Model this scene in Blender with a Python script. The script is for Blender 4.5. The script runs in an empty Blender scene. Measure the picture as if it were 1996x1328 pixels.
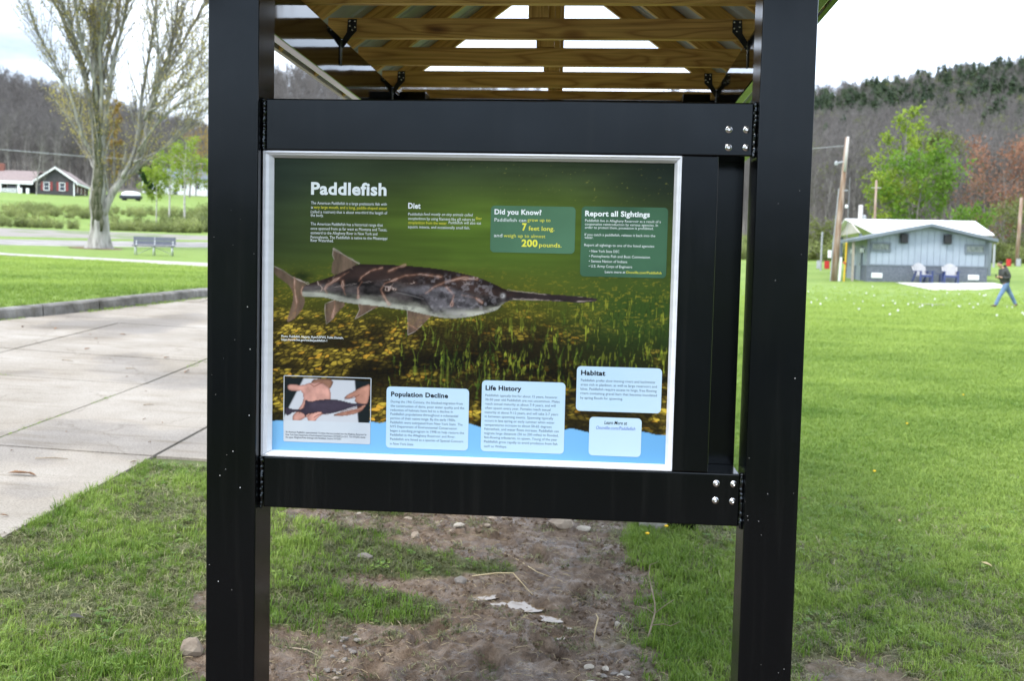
import bpy, bmesh, math, random
import numpy as np
from mathutils import Vector, Matrix

S = bpy.context.scene
COL = S.collection
rnd = random.Random(7)
PI = math.pi

# ------------------------------------------------------------------ camera
CAM = Vector((1.1519, -2.9803, 1.5907))
pitch, yaw, roll = 0.0627, 0.08, 0.0229
fwd = Vector((-math.sin(yaw)*math.cos(pitch), math.cos(yaw)*math.cos(pitch), -math.sin(pitch)))
rgt0 = Vector((math.cos(yaw), math.sin(yaw), 0))
up0 = rgt0.cross(fwd)
rgt = rgt0*math.cos(roll) + up0*math.sin(roll)
upv = up0*math.cos(roll) - rgt0*math.sin(roll)
cd = bpy.data.cameras.new('camera')
cam = bpy.data.objects.new('camera', cd)
COL.objects.link(cam)
mw = Matrix((rgt, upv, -fwd)).transposed().to_4x4()
mw.translation = CAM
cam.matrix_world = mw
cd.sensor_width = 36.0
cd.lens = 2007.5/1996*36
cd.clip_start = 0.05
cd.clip_end = 6000
cd.dof.use_dof = True
cd.dof.focus_distance = 3.05
cd.dof.aperture_fstop = 5.6
S.camera = cam

# ------------------------------------------------------------------ world: bright overcast with thin blue gaps
W = bpy.data.worlds.new('World')
S.world = W
W.use_nodes = True
wn, wl = W.node_tree.nodes, W.node_tree.links
wn.clear()
SUN_EL, SUN_AZ = math.radians(52), math.radians(215)     # azimuth clockwise from +Y
sky = wn.new('ShaderNodeTexSky'); sky.sky_type = 'NISHITA'; sky.sun_disc = False
sky.sun_elevation = SUN_EL; sky.sun_rotation = SUN_AZ
tc = wn.new('ShaderNodeTexCoord')
mp = wn.new('ShaderNodeMapping'); mp.inputs['Scale'].default_value = (1.0, 1.0, 2.2); mp.inputs['Location'].default_value = (9.4, 6.68, 0.2)
nz = wn.new('ShaderNodeTexNoise'); nz.inputs['Scale'].default_value = 2.6; nz.inputs['Detail'].default_value = 7; nz.inputs['Roughness'].default_value = 0.5
cr = wn.new('ShaderNodeValToRGB'); cr.color_ramp.elements[0].position = 0.30; cr.color_ramp.elements[1].position = 0.55
cr.color_ramp.elements[0].color = (0.20, 0.20, 0.20, 1)
nz2 = wn.new('ShaderNodeTexNoise'); nz2.inputs['Scale'].default_value = 1.7; nz2.inputs['Detail'].default_value = 5
cr2 = wn.new('ShaderNodeValToRGB')
cr2.color_ramp.elements[0].position = 0.3; cr2.color_ramp.elements[0].color = (13.0, 16.5, 22.0, 1)
cr2.color_ramp.elements[1].position = 0.7; cr2.color_ramp.elements[1].color = (25.0, 26.0, 28.0, 1)
mx = wn.new('ShaderNodeMix'); mx.data_type = 'RGBA'
bg = wn.new('ShaderNodeBackground'); bg.inputs['Strength'].default_value = 0.05
wo = wn.new('ShaderNodeOutputWorld')
wl.new(tc.outputs['Generated'], mp.inputs['Vector'])
wl.new(mp.outputs['Vector'], nz.inputs['Vector']); wl.new(mp.outputs['Vector'], nz2.inputs['Vector'])
wl.new(nz.outputs['Fac'], cr.inputs['Fac']); wl.new(nz2.outputs['Fac'], cr2.inputs['Fac'])
wl.new(cr.outputs['Color'], mx.inputs['Factor'])
wl.new(sky.outputs['Color'], mx.inputs['A']); wl.new(cr2.outputs['Color'], mx.inputs['B'])
wl.new(mx.outputs['Result'], bg.inputs['Color']); wl.new(bg.outputs['Background'], wo.inputs['Surface'])

# ------------------------------------------------------------------ veiled sun
sd = bpy.data.lights.new('sun', 'SUN'); sd.energy = 1.3; sd.angle = math.radians(14); sd.color = (1.0, 0.96, 0.90)
sun = bpy.data.objects.new('sun', sd); COL.objects.link(sun)
sdir = Vector((math.sin(SUN_AZ)*math.cos(SUN_EL), math.cos(SUN_AZ)*math.cos(SUN_EL), math.sin(SUN_EL)))
sun.rotation_euler = sdir.to_track_quat('Z', 'Y').to_euler()
sun.location = (0, 0, 60)

vs = S.view_settings
vs.view_transform = 'Standard'; vs.look = 'None'; vs.gamma = 1.0; vs.use_curve_mapping = False
vs.exposure = 1.42
S.render.engine = 'CYCLES'
S.cycles.max_bounces = 6
S.cycles.transparent_max_bounces = 6
S.cycles.use_denoising = True
S.cycles.sample_clamp_indirect = 6

# ------------------------------------------------------------------ helpers
def lin(r, g, b, k=1.0):
    f = lambda c: (c/255/12.92 if c/255 <= 0.04045 else ((c/255+0.055)/1.055)**2.4)*k
    return (f(r), f(g), f(b))

def link(o, parent=None):
    COL.objects.link(o)
    if parent is not None: o.parent = parent
    return o

def tag(o, label=None, cat=None, group=None, kind=None):
    if label: o['label'] = label
    if cat: o['category'] = cat
    if group: o['group'] = group
    if kind: o['kind'] = kind
    return o

def empty(name, loc=(0,0,0), rz=0.0, label=None, cat=None, group=None, scale=1.0):
    o = bpy.data.objects.new(name, None); COL.objects.link(o)
    o.location = loc; o.rotation_euler = (0, 0, rz); o.scale = (scale,)*3
    o.empty_display_size = 0.2
    return tag(o, label, cat, group)

class MB:
    """collects shapes into one mesh"""
    def __init__(s): s.v = []; s.f = []; s.m = []
    def add(s, vs_, fs, mi=0):
        b = len(s.v); s.v += [tuple(v) for v in vs_]
        s.f += [tuple(i+b for i in f) for f in fs]; s.m += [mi]*len(fs)
        return s
    def box(s, a, b, mi=0):
        x0,y0,z0 = a; x1,y1,z1 = b
        return s.add([(x0,y0,z0),(x1,y0,z0),(x1,y1,z0),(x0,y1,z0),(x0,y0,z1),(x1,y0,z1),(x1,y1,z1),(x0,y1,z1)],
                     [(0,3,2,1),(4,5,6,7),(0,1,5,4),(1,2,6,5),(2,3,7,6),(3,0,4,7)], mi)
    def cbox(s, a, b, c=0.003, mi=0):
        bm = bmesh.new()
        bmesh.ops.create_cube(bm, size=1.0)
        for v in bm.verts:
            v.co = Vector([(a[i]+b[i])/2 + v.co[i]*(b[i]-a[i]) for i in range(3)])
        bmesh.ops.bevel(bm, geom=bm.edges[:], offset=c, segments=2, affect='EDGES', profile=0.5)
        bm.verts.ensure_lookup_table(); bm.verts.index_update()
        s.add([v.co[:] for v in bm.verts], [[v.index for v in f.verts] for f in bm.faces], mi)
        bm.free(); return s
    def bar(s, p, q, w, h, mi=0, up=(0,0,1)):
        p, q = Vector(p), Vector(q); d = (q-p).normalized(); u = Vector(up)
        if abs(d.dot(u)) > 0.98: u = Vector((0,1,0))
        x = d.cross(u).normalized()*w/2; y = x.cross(d).normalized()*h/2
        vv = [p-x-y, p+x-y, p+x+y, p-x+y, q-x-y, q+x-y, q+x+y, q-x+y]
        return s.add(vv, [(0,1,2,3),(7,6,5,4),(0,4,5,1),(1,5,6,2),(2,6,7,3),(3,7,4,0)], mi)
    def tube(s, pts, rad, n=6, mi=0, cap=True):
        pts = [Vector(p) for p in pts]
        if not hasattr(rad, '__len__'): rad = [rad]*len(pts)
        rings = []; b0 = len(s.v); vv = []; ff = []
        ref = Vector((0.31, 0.95, 0.05))
        for i, p in enumerate(pts):
            d = (pts[min(i+1, len(pts)-1)] - pts[max(i-1, 0)])
            if d.length < 1e-9: d = Vector((0,0,1))
            d.normalize()
            x = d.cross(ref)
            if x.length < 1e-3: x = d.cross(Vector((1,0,0)))
            x.normalize(); y = d.cross(x)
            for k in range(n):
                a = 2*PI*k/n
                vv.append(p + (x*math.cos(a) + y*math.sin(a))*rad[i])
        for i in range(len(pts)-1):
            for k in range(n):
                ff.append((i*n+k, i*n+(k+1)%n, (i+1)*n+(k+1)%n, (i+1)*n+k))
        if cap:
            ff.append(tuple(range(n-1, -1, -1))); ff.append(tuple((len(pts)-1)*n+k for k in range(n)))
        return s.add(vv, ff, mi)
    def lathe(s, prof, c=(0,0,0), n=12, axis='z', mi=0):
        vv = []; ff = []
        for r, h in prof:
            for k in range(n):
                a = 2*PI*k/n
                p = (r*math.cos(a), r*math.sin(a), h)
                if axis == 'y': p = (p[0], p[2], p[1])
                if axis == 'x': p = (p[2], p[0], p[1])
                vv.append((p[0]+c[0], p[1]+c[1], p[2]+c[2]))
        for i in range(len(prof)-1):
            for k in range(n):
                ff.append((i*n+k, i*n+(k+1)%n, (i+1)*n+(k+1)%n, (i+1)*n+k))
        ff.append(tuple(range(n-1,-1,-1))); ff.append(tuple((len(prof)-1)*n+k for k in range(n)))
        return s.add(vv, ff, mi)
    def prism(s, poly, d0, d1, plane='xz', mi=0):
        """polygon in a plane, extruded along the remaining axis from d0 to d1"""
        n = len(poly)
        def P(a, b, d):
            return {'xz':(a,d,b), 'xy':(a,b,d), 'yz':(d,a,b)}[plane]
        vv = [P(a,b,d0) for a,b in poly] + [P(a,b,d1) for a,b in poly]
        ff = [tuple(range(n)), tuple(range(2*n-1, n-1, -1))] + [(i, (i+1)%n, n+(i+1)%n, n+i) for i in range(n)]
        return s.add(vv, ff, mi)
    def build(s, name, mats, parent=None, smooth=False, rot=None):
        me = bpy.data.meshes.new(name)
        me.from_pydata(s.v, [], s.f)
        if not isinstance(mats, (list, tuple)): mats = [mats]
        for m in mats: me.materials.append(m)
        if len(mats) > 1: me.polygons.foreach_set('material_index', s.m)
        if smooth: me.polygons.foreach_set('use_smooth', [True]*len(me.polygons))
        me.update()
        return link(bpy.data.objects.new(name, me), parent)

def np_mesh(name, V, F, mats, parent=None, smooth=False, mi=None, linkit=True):
    V = np.asarray(V, dtype=np.float32); F = np.asarray(F, dtype=np.int32)
    k = F.shape[1]
    me = bpy.data.meshes.new(name)
    me.vertices.add(len(V)); me.vertices.foreach_set('co', V.ravel())
    me.loops.add(F.size); me.loops.foreach_set('vertex_index', F.ravel())
    me.polygons.add(len(F)); me.polygons.foreach_set('loop_start', np.arange(0, F.size, k, dtype=np.int32))
    if smooth: me.polygons.foreach_set('use_smooth', np.ones(len(F), dtype=bool))
    if not isinstance(mats, (list, tuple)): mats = [mats]
    for m in mats: me.materials.append(m)
    if mi is not None: me.polygons.foreach_set('material_index', np.asarray(mi, dtype=np.int32))
    me.update(calc_edges=True); me.validate()
    o = bpy.data.objects.new(name, me)
    if linkit: link(o, parent)
    return o

def attr_f(o, name, arr):
    a = o.data.attributes.new(name, 'FLOAT', 'POINT'); a.data.foreach_set('value', np.asarray(arr, dtype=np.float32).ravel())

def copy_tree(o, parent=None):
    c = o.copy(); COL.objects.link(c)
    if parent is not None: c.parent = parent
    for ch in [x for x in bpy.data.objects if x.parent == o]: copy_tree(ch, c)
    return c

def sm(a, b, x):
    t = np.clip((np.asarray(x, dtype=float)-a)/(b-a), 0, 1); return t*t*(3-2*t)

def _h(ix, iy, seed):
    n = (ix.astype(np.int64)*374761393 + iy.astype(np.int64)*668265263 + seed*974634777) & 0xffffffff
    n = ((n ^ (n >> 13))*1274126177) & 0xffffffff
    return ((n ^ (n >> 16)) & 0xffff)/65535.0
def vnoise(x, y, seed=0):
    x = np.asarray(x, dtype=float); y = np.asarray(y, dtype=float)
    ix = np.floor(x); iy = np.floor(y); fx = x-ix; fy = y-iy
    fx = fx*fx*(3-2*fx); fy = fy*fy*(3-2*fy)
    a = _h(ix, iy, seed); b = _h(ix+1, iy, seed); c = _h(ix, iy+1, seed); d = _h(ix+1, iy+1, seed)
    return (a*(1-fx)+b*fx)*(1-fy) + (c*(1-fx)+d*fx)*fy
def fbm(x, y, seed=0, oct=4):
    t = 0; amp = 0.5; s = 0
    for i in range(oct):
        t = t + vnoise(x*2**i, y*2**i, seed+i*17)*amp; s += amp; amp *= 0.5
    return t/s

# ------------------------------------------------------------------ materials (procedural)
def new_mat(name):
    m = bpy.data.materials.new(name); m.use_nodes = True
    n, l = m.node_tree.nodes, m.node_tree.links
    b = n['Principled BSDF']
    return m, n, l, b
def ramp(n, stops):
    r = n.new('ShaderNodeValToRGB'); e = r.color_ramp.elements
    e[0].position, e[0].color = stops[0][0], (*stops[0][1], 1)
    e[1].position, e[1].color = stops[-1][0], (*stops[-1][1], 1)
    for p, c in stops[1:-1]:
        x = e.new(p); x.color = (*c, 1)
    return r
def M(name, c1, c2=None, scale=8.0, rough=0.6, metal=0.0, bump=0.0, stretch=(1,1,1), detail=5, lo=0.35, hi=0.65, spec=0.5, bscale=None, dist=0.01, coord='Object', rvar=0.0):
    m, n, l, b = new_mat(name)
    b.inputs['Roughness'].default_value = rough; b.inputs['Metallic'].default_value = metal
    b.inputs['Specular IOR Level'].default_value = spec
    if c2 is None and not bump:
        b.inputs['Base Color'].default_value = (*c1, 1); return m
    t = n.new('ShaderNodeTexCoord'); mp = n.new('ShaderNodeMapping'); mp.inputs['Scale'].default_value = stretch
    l.new(t.outputs[coord], mp.inputs['Vector'])
    z = n.new('ShaderNodeTexNoise'); z.inputs['Scale'].default_value = scale; z.inputs['Detail'].default_value = detail
    l.new(mp.outputs['Vector'], z.inputs['Vector'])
    r = ramp(n, [(lo, c1), (hi, c2 or c1)]); l.new(z.outputs['Fac'], r.inputs['Fac']); l.new(r.outputs['Color'], b.inputs['Base Color'])
    if rvar:
        mr = n.new('ShaderNodeMapRange'); mr.inputs[1].default_value = 0.3; mr.inputs[2].default_value = 0.7
        mr.inputs[3].default_value = max(0.02, rough-rvar); mr.inputs[4].default_value = rough+rvar
        l.new(z.outputs['Fac'], mr.inputs[0]); l.new(mr.outputs[0], b.inputs['Roughness'])
    if bump:
        z2 = n.new('ShaderNodeTexNoise'); z2.inputs['Scale'].default_value = bscale or scale*4; z2.inputs['Detail'].default_value = 4
        l.new(mp.outputs['Vector'], z2.inputs['Vector'])
        bp = n.new('ShaderNodeBump'); bp.inputs['Strength'].default_value = bump; bp.inputs['Distance'].default_value = dist
        l.new(z2.outputs['Fac'], bp.inputs['Height']); l.new(bp.outputs['Normal'], b.inputs['Normal'])
    return m
def leaf_mat(name, c1, c2, tint=True, trans=0.35, rough=0.55):
    """thin leaf or blade: colour varies per instance and per patch, some light passes through"""
    m, n, l, b = new_mat(name)
    b.inputs['Roughness'].default_value = rough; b.inputs['Specular IOR Level'].default_value = 0.3
    r = ramp(n, [(0.0, c1), (1.0, c2)])
    if tint == 'inst':
        a = n.new('ShaderNodeAttribute'); a.attribute_type = 'INSTANCER'; a.attribute_name = 'tint'; l.new(a.outputs['Fac'], r.inputs['Fac'])
    elif tint == 'geo':
        a = n.new('ShaderNodeAttribute'); a.attribute_name = 'tint'; l.new(a.outputs['Fac'], r.inputs['Fac'])
    else:
        t = n.new('ShaderNodeTexCoord'); z = n.new('ShaderNodeTexNoise'); z.inputs['Scale'].default_value = 0.9; z.inputs['Detail'].default_value = 6
        l.new(t.outputs['Object'], z.inputs['Vector'])
        mr = n.new('ShaderNodeMapRange'); mr.inputs[1].default_value = 0.3; mr.inputs[2].default_value = 0.7
        l.new(z.outputs['Fac'], mr.inputs[0]); l.new(mr.outputs[0], r.inputs['Fac'])
    l.new(r.outputs['Color'], b.inputs['Base Color'])
    tr = n.new('ShaderNodeBsdfTranslucent'); l.new(r.outputs['Color'], tr.inputs['Color'])
    ms = n.new('ShaderNodeMixShader'); ms.inputs[0].default_value = trans
    l.new(b.outputs[0], ms.inputs[1]); l.new(tr.outputs[0], ms.inputs[2]); l.new(ms.outputs[0], n['Material Output'].inputs['Surface'])
    return m

# ------------------------------------------------------------------ the lie of the land
LPR = np.array([(0,-.1),(3,0),(5.8,.22),(10,.5),(14.5,.86),(17.4,1.10),(20,1.2),(25,1.32),(46.4,1.81),(54,2.17),(60.5,2.35),(69,3.0),(81,4.0),(92,4.5),(129,7.9),(215,15.2),(280,22),(350,34),(450,54),(700,58)])
RPR = np.array([(0,-.1),(3,0),(5.9,.15),(10,.24),(20,.42),(44.2,.79),(59,1.73),(80,2.8),(100,3.9),(130,7),(200,19),(300,39),(430,72),(700,76)])
K1 = np.array((-6.33, 9.45)); K2 = np.array((-5.17, 13.29))          # foot of the kerb
KD = (K2-K1)/np.linalg.norm(K2-K1); KN = np.array((-KD[1], KD[0]))   # normal towards the lawn
def kerb_off(x, y): return (x-K1[0])*KN[0] + (y-K1[1])*KN[1]
def terr(x, y):
    x = np.asarray(x, dtype=float); y = np.asarray(y, dtype=float)
    dx = x-1.152; dy = y+2.98; rho = np.hypot(dx, dy); phi = np.arctan2(dx, dy)
    zl = np.interp(rho, LPR[:,0], LPR[:,1]); zr = np.interp(rho, RPR[:,0], RPR[:,1])
    # the left hill climbs away to the left, the right one to the right
    far = sm(220, 430, rho)
    zl = zl + far*np.clip((-phi-0.44)*85, -11, 9); zr = zr + far*np.clip((phi-0.28)*45, -12, 12)
    zl = zl + far*sm(-.37, -.31, phi)*30*sm(.1,-.1,phi)
    w = sm(-.36, .15, phi)
    z = zl*(1-w) + zr*w
    # behind and beside the photographer: level park, a wooded rise far behind
    side = sm(0.75, 1.5, np.abs(phi))
    zb = -0.1 + 0.02*np.minimum(rho, 60) + 5*sm(90, 190, rho)
    z = z*(1-side) + zb*side
    on = (np.abs(phi) < 1.2)
    k = kerb_off(x, y)
    z = z + np.where(on & (rho > 9) & (phi < -.1), 0.15*sm(0.02, 0.5, k)*sm(-.12,-.2,phi), 0)
    return z
def tz(x, y): return float(terr(np.array([x]), np.array([y]))[0])

# plan masks near the kiosk
def mud_mask(x, y):
    """1 = bare mud, 0 = turf"""
    n = fbm(x*2.6, y*2.6, 3, 5)-0.5; n2 = fbm(x*7, y*7, 9, 4)-0.5
    m = sm(0.28, 0.02, np.abs(x-0.72)-0.52 + n*0.55 + n2*0.25)*sm(3.25, 2.95, y+n*0.3)*sm(-0.6, 0.2, y)
    m = np.maximum(m, sm(0.16, -0.10, np.hypot((x-0.35)/1.25, (y-2.62)/0.26)-0.7 + n*0.5 + n2*.3))      # wet strip along the back
    m = np.maximum(m, sm(0.18, -0.12, np.hypot((x+0.05)/0.45, (y-0.85)/0.35)-0.75 + n*0.5))              # by the foot of the near post
    tuft = sm(0.10, -0.16, np.hypot((x-0.10)/0.62, (y-2.05)/0.27)-0.8 + n*0.7 + n2*.4)                  # turf still left in the mud
    tuft = np.maximum(tuft, sm(0.12, -0.16, np.hypot((x-0.22)/0.34, (y-1.42)/0.20)-0.8 + n*0.7 + n2*.4))
    tuft = np.maximum(tuft, sm(0.10, -0.10, np.hypot((x-0.62)/0.22, (y-2.05)/0.13)-0.8 + n*0.7))
    m = m*(1-0.85*tuft)
    m = np.maximum(m, 0.9*sm(0.10, -0.10, np.hypot((x+0.50)/0.13, (y-1.42)/0.26)-0.8 + n*0.9))           # bare patch left of the near post
    m = np.maximum(m, 0.55*sm(0.25, -0.3, np.hypot((x+0.55)/0.5, (y-2.3)/0.25)-0.6 + n*1.3))
    m = np.maximum(m, 0.88*sm(0.30, -0.4, np.hypot((x-2.10)/0.55, (y-0.95)/0.50)-0.6 + n*1.5 + n2*.6))     # worn turf right of the far post
    return np.clip(m, 0, 1)
PUDDLES = [(0.655,1.70,0.065,0.034,20),(0.80,1.625,0.105,0.052,-12),(0.935,1.535,0.085,0.034,-35),(1.02,1.44,0.065,0.026,-20),(1.05,1.31,0.055,0.018,10)]
def puddle_dist(x, y, p):
    a = math.radians(p[4]); c, s = math.cos(a), math.sin(a)
    u = (x-p[0])*c + (y-p[1])*s; v = -(x-p[0])*s + (y-p[1])*c
    return np.hypot(u/p[2], v/p[3])
def near_disp(x, y):
    m = mud_mask(x, y)
    lump = (fbm(x*6, y*6, 21, 3)-.5)*0.028 - np.abs(fbm(x*14, y*19, 31, 4)-.5)*0.060 + (np.abs(fbm(x*30, y*34, 37, 3)-.5))*0.045 + (fbm(x*60, y*60, 41, 3)-.5)*0.016
    turf = (fbm(x*5, y*5, 51, 4)-.5)*0.035
    # boot prints and wheel ruts
    rut = 0
    for cx, cy, a, ln in ((1.0,1.15,0.5,0.15),(0.78,0.95,0.2,0.14),(1.15,0.75,0.9,0.15),(0.5,1.2,-0.4,0.14),(0.9,2.3,0.3,0.15),(0.6,2.55,1.2,0.14),(0.35,0.8,0.4,0.14),(1.12,1.75,0.1,0.14)):
        c, s = math.cos(a), math.sin(a)
        u = (x-cx)*c+(y-cy)*s; v = -(x-cx)*s+(y-cy)*c
        e = np.hypot(u/0.05, v/ln)
        rut = rut - 0.030*sm(1.1, .75, e) + 0.014*np.exp(-((e-1.25)/.2)**2)
    d = m*(lump + rut) + (1-m)*turf
    for p in PUDDLES:
        e = puddle_dist(x, y, p) + 2.4*(fbm(x*24, y*24, 61, 4)-.5); w_ = sm(1.7, 1.0, e)
        d = d*(1-w_) + w_*(-0.0185 + 0.26*lump)
    edge = sm(0, .3, x+2.4)*sm(0, .3, 4.1-x)*sm(0, .3, y-0.05)*sm(0, .3, 3.75-y)
    return d*edge
def gz(x, y):
    """surface height incl. the fine relief near the kiosk"""
    x = np.asarray(x, dtype=float); y = np.asarray(y, dtype=float)
    inside = (x > -2.4) & (x < 4.1) & (y > 0.05) & (y < 3.75)
    return terr(x, y) + np.where(inside, near_disp(x, y), 0)
def gz1(x, y): return float(gz(np.array([x]), np.array([y]))[0])

# lawn / soil material, mixed by attributes stored on the mesh
def ground_material(name, near):
    m, n, l, b = new_mat(name)
    t = n.new('ShaderNodeTexCoord')
    def noise(sc, det, vec=None, rgh=0.55):
        z = n.new('ShaderNodeTexNoise'); z.inputs['Scale'].default_value = sc; z.inputs['Detail'].default_value = det; z.inputs['Roughness'].default_value = rgh
        l.new(vec or t.outputs['Object'], z.inputs['Vector']); return z
    st = n.new('ShaderNodeMapping'); st.inputs['Scale'].default_value = (0.16, 0.75, 1); st.inputs['Rotation'].default_value = (0, 0, 0.12); l.new(t.outputs['Object'], st.inputs['Vector'])
    zb = noise(0.35, 4, st.outputs['Vector']); zm = noise(2.2, 6); zf = noise(60 if near else 24, 6)
    g1 = ramp(n, [(0.30, (0.135,0.215,0.034)), (0.5, (0.185,0.270,0.050)), (0.70, (0.250,0.325,0.080))]); l.new(zb.outputs['Fac'], g1.inputs['Fac'])
    g2 = ramp(n, [(0.30, (0.110,0.175,0.028)), (0.52, (0.180,0.262,0.050)), (0.75, (0.25,0.31,0.085))]); l.new(zm.outputs['Fac'], g2.inputs['Fac'])
    mg = n.new('ShaderNodeMix'); mg.data_type = 'RGBA'; mg.inputs['Factor'].default_value = 0.40; l.new(g1.outputs['Color'], mg.inputs['A']); l.new(g2.outputs['Color'], mg.inputs['B'])
    g3 = ramp(n, [(0.28, (0.55,0.55,0.5)), (0.5, (1,1,1)), (0.75, (1.35,1.3,1.25))]); l.new(zf.outputs['Fac'], g3.inputs['Fac'])
    mul = n.new('ShaderNodeMix'); mul.data_type = 'RGBA'; mul.blend_type = 'MULTIPLY'; mul.inputs['Factor'].default_value = 0.8
    l.new(mg.outputs['Result'], mul.inputs['A']); l.new(g3.outputs['Color'], mul.inputs['B'])
    th = n.new('ShaderNodeAttribute'); th.attribute_name = 'thatch'
    mth = n.new('ShaderNodeMix'); mth.data_type = 'RGBA'; tcol = ramp(n, [(0.35, (0.045,0.055,0.016)), (0.65, (0.105,0.115,0.040))]); l.new(zm.outputs['Fac'], tcol.inputs['Fac'])
    l.new(th.outputs['Fac'], mth.inputs['Factor']); l.new(mul.outputs['Result'], mth.inputs['A']); l.new(tcol.outputs['Color'], mth.inputs['B'])
    a = n.new('ShaderNodeAttribute'); a.attribute_name = 'mud'
    zd = noise(11, 8); zd2 = noise(70, 5)
    soil = ramp(n, [(0.28, (0.060,0.038,0.023)), (0.5, (0.128,0.090,0.060)), (0.74, (0.225,0.172,0.125))]); l.new(zd.outputs['Fac'], soil.inputs['Fac'])
    so2 = ramp(n, [(0.3, (0.6,0.58,0.55)), (0.7, (1.25,1.22,1.2))]); l.new(zd2.outputs['Fac'], so2.inputs['Fac'])
    sm2 = n.new('ShaderNodeMix'); sm2.data_type = 'RGBA'; sm2.blend_type = 'MULTIPLY'; sm2.inputs['Factor'].default_value = 0.7
    l.new(soil.outputs['Color'], sm2.inputs['A']); l.new(so2.outputs['Color'], sm2.inputs['B'])
    mix = n.new('ShaderNodeMix'); mix.data_type = 'RGBA'
    l.new(a.outputs['Fac'], mix.inputs['Factor']); l.new(mth.outputs['Result'], mix.inputs['A']); l.new(sm2.outputs['Result'], mix.inputs['B'])
    f = n.new('ShaderNodeAttribute'); f.attribute_name = 'wood'     # forest floor on the hills
    litter = ramp(n, [(0.3, (0.10,0.09,0.072)), (0.7, (0.19,0.17,0.145))]); l.new(zm.outputs['Fac'], litter.inputs['Fac'])
    mix2 = n.new('ShaderNodeMix'); mix2.data_type = 'RGBA'
    l.new(f.outputs['Fac'], mix2.inputs['Factor']); l.new(mix.outputs['Result'], mix2.inputs['A']); l.new(litter.outputs['Color'], mix2.inputs['B'])
    l.new(mix2.outputs['Result'], b.inputs['Base Color'])
    # wet mud shines in patches
    wet = n.new('ShaderNodeMapRange'); wet.inputs[1].default_value = 0.40; wet.inputs[2].default_value = 0.62; wet.inputs[3].default_value = 0.24; wet.inputs[4].default_value = 0.75; b.inputs['Specular IOR Level'].default_value = 0.32
    zw = noise(5, 6); l.new(zw.outputs['Fac'], wet.inputs[0])
    rm = n.new('ShaderNodeMix'); rm.data_type = 'FLOAT'; rm.inputs['A'].default_value = 0.85
    l.new(a.outputs['Fac'], rm.inputs['Factor']); l.new(wet.outputs[0], rm.inputs['B']); l.new(rm.outputs['Result'], b.inputs['Roughness'])
    bp = n.new('ShaderNodeBump'); bp.inputs['Strength'].default_value = 0.8; bp.inputs['Distance'].default_value = 0.012 if near else 0.05
    zz = noise(120 if near else 30, 5); l.new(zz.outputs['Fac'], bp.inputs['Height']); l.new(bp.outputs['Normal'], b.inputs['Normal'])
    return m
GM = ground_material('turf_and_soil', False); GMN = ground_material('turf_and_mud', True)

# one sheet to the horizon (polar grid, fine in front of the photographer)
ph = np.concatenate([np.linspace(-PI, -0.75, 46)[:-1], np.linspace(-0.75, -0.6, 10)[:-1], np.linspace(-0.6, 0.48, 190), np.linspace(0.48, 0.75, 12)[1:], np.linspace(0.75, PI, 46)[1:-1]])
rh = np.concatenate([[0.4], np.geomspace(1, 11, 44), np.arange(11.2, 22, 0.18), np.geomspace(22.4, 720, 92), [1000, 1500, 2500]])
PH, RH = np.meshgrid(ph, rh)
GX = 1.152 + RH*np.sin(PH); GY = -2.98 + RH*np.cos(PH)
GZ = terr(GX, GY)
sink = sm(-2.4, -2.1, GX)*sm(4.1, 3.8, GX)*sm(0.05, 0.35, GY)*sm(3.75, 3.45, GY)
GZ = GZ - 0.10*sink
nr, npn = PH.shape
I = np.arange(nr*npn).reshape(nr, npn)
J = np.roll(I, -1, axis=1)
F = np.stack([I[:-1], J[:-1], J[1:], I[1:]], axis=-1).reshape(-1, 4)
V = np.stack([GX.ravel(), GY.ravel(), GZ.ravel()], axis=1)
c0 = len(V); V = np.vstack([V, [[1.152, -2.98, -0.1]]])
F = np.vstack([F, np.stack([I[0], J[0], np.full(npn, c0), np.full(npn, c0)], axis=-1)])
F3 = [tuple(f) if f[2] != f[3] else tuple(f[:3]) for f in F.tolist()]
gme = bpy.data.meshes.new('ground'); gme.from_pydata(V.tolist(), [], F3); gme.materials.append(GM)
gme.polygons.foreach_set('use_smooth', np.ones(len(F3), dtype=bool))
ground = link(bpy.data.objects.new('ground', gme)); tag(ground, kind='structure')
mudv = mud_mask(V[:,0], V[:,1])*sm(3.8,3.4,V[:,1])
nr_ = 0.35*(fbm(V[:,0]*1.5, V[:,1]*1.5, 88, 3)-.5)
mudv = np.maximum(mudv, sm(0.35, -.1, V[:,1]+nr_)*sm(-5.2,-4.8,V[:,1])*sm(-1.5,-1.1,V[:,0])*sm(3.4,3.0,V[:,0]))   # unseen mud added before the kiosk to darken the reflections in its posts
attr_f(ground, 'mud', mudv)
rho_v = np.hypot(V[:,0]-1.152, V[:,1]+2.98); phi_v = np.arctan2(V[:,0]-1.152, V[:,1]+2.98)
wl_ = np.where(phi_v < -0.05, sm(225, 245, rho_v), sm(98, 108, rho_v + 6*(fbm(V[:,0]*.1, V[:,1]*.1, 5)-.5)))
attr_f(ground, 'wood', wl_); attr_f(ground, 'thatch', sm(13, 5.5, rho_v)*0.9)

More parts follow.
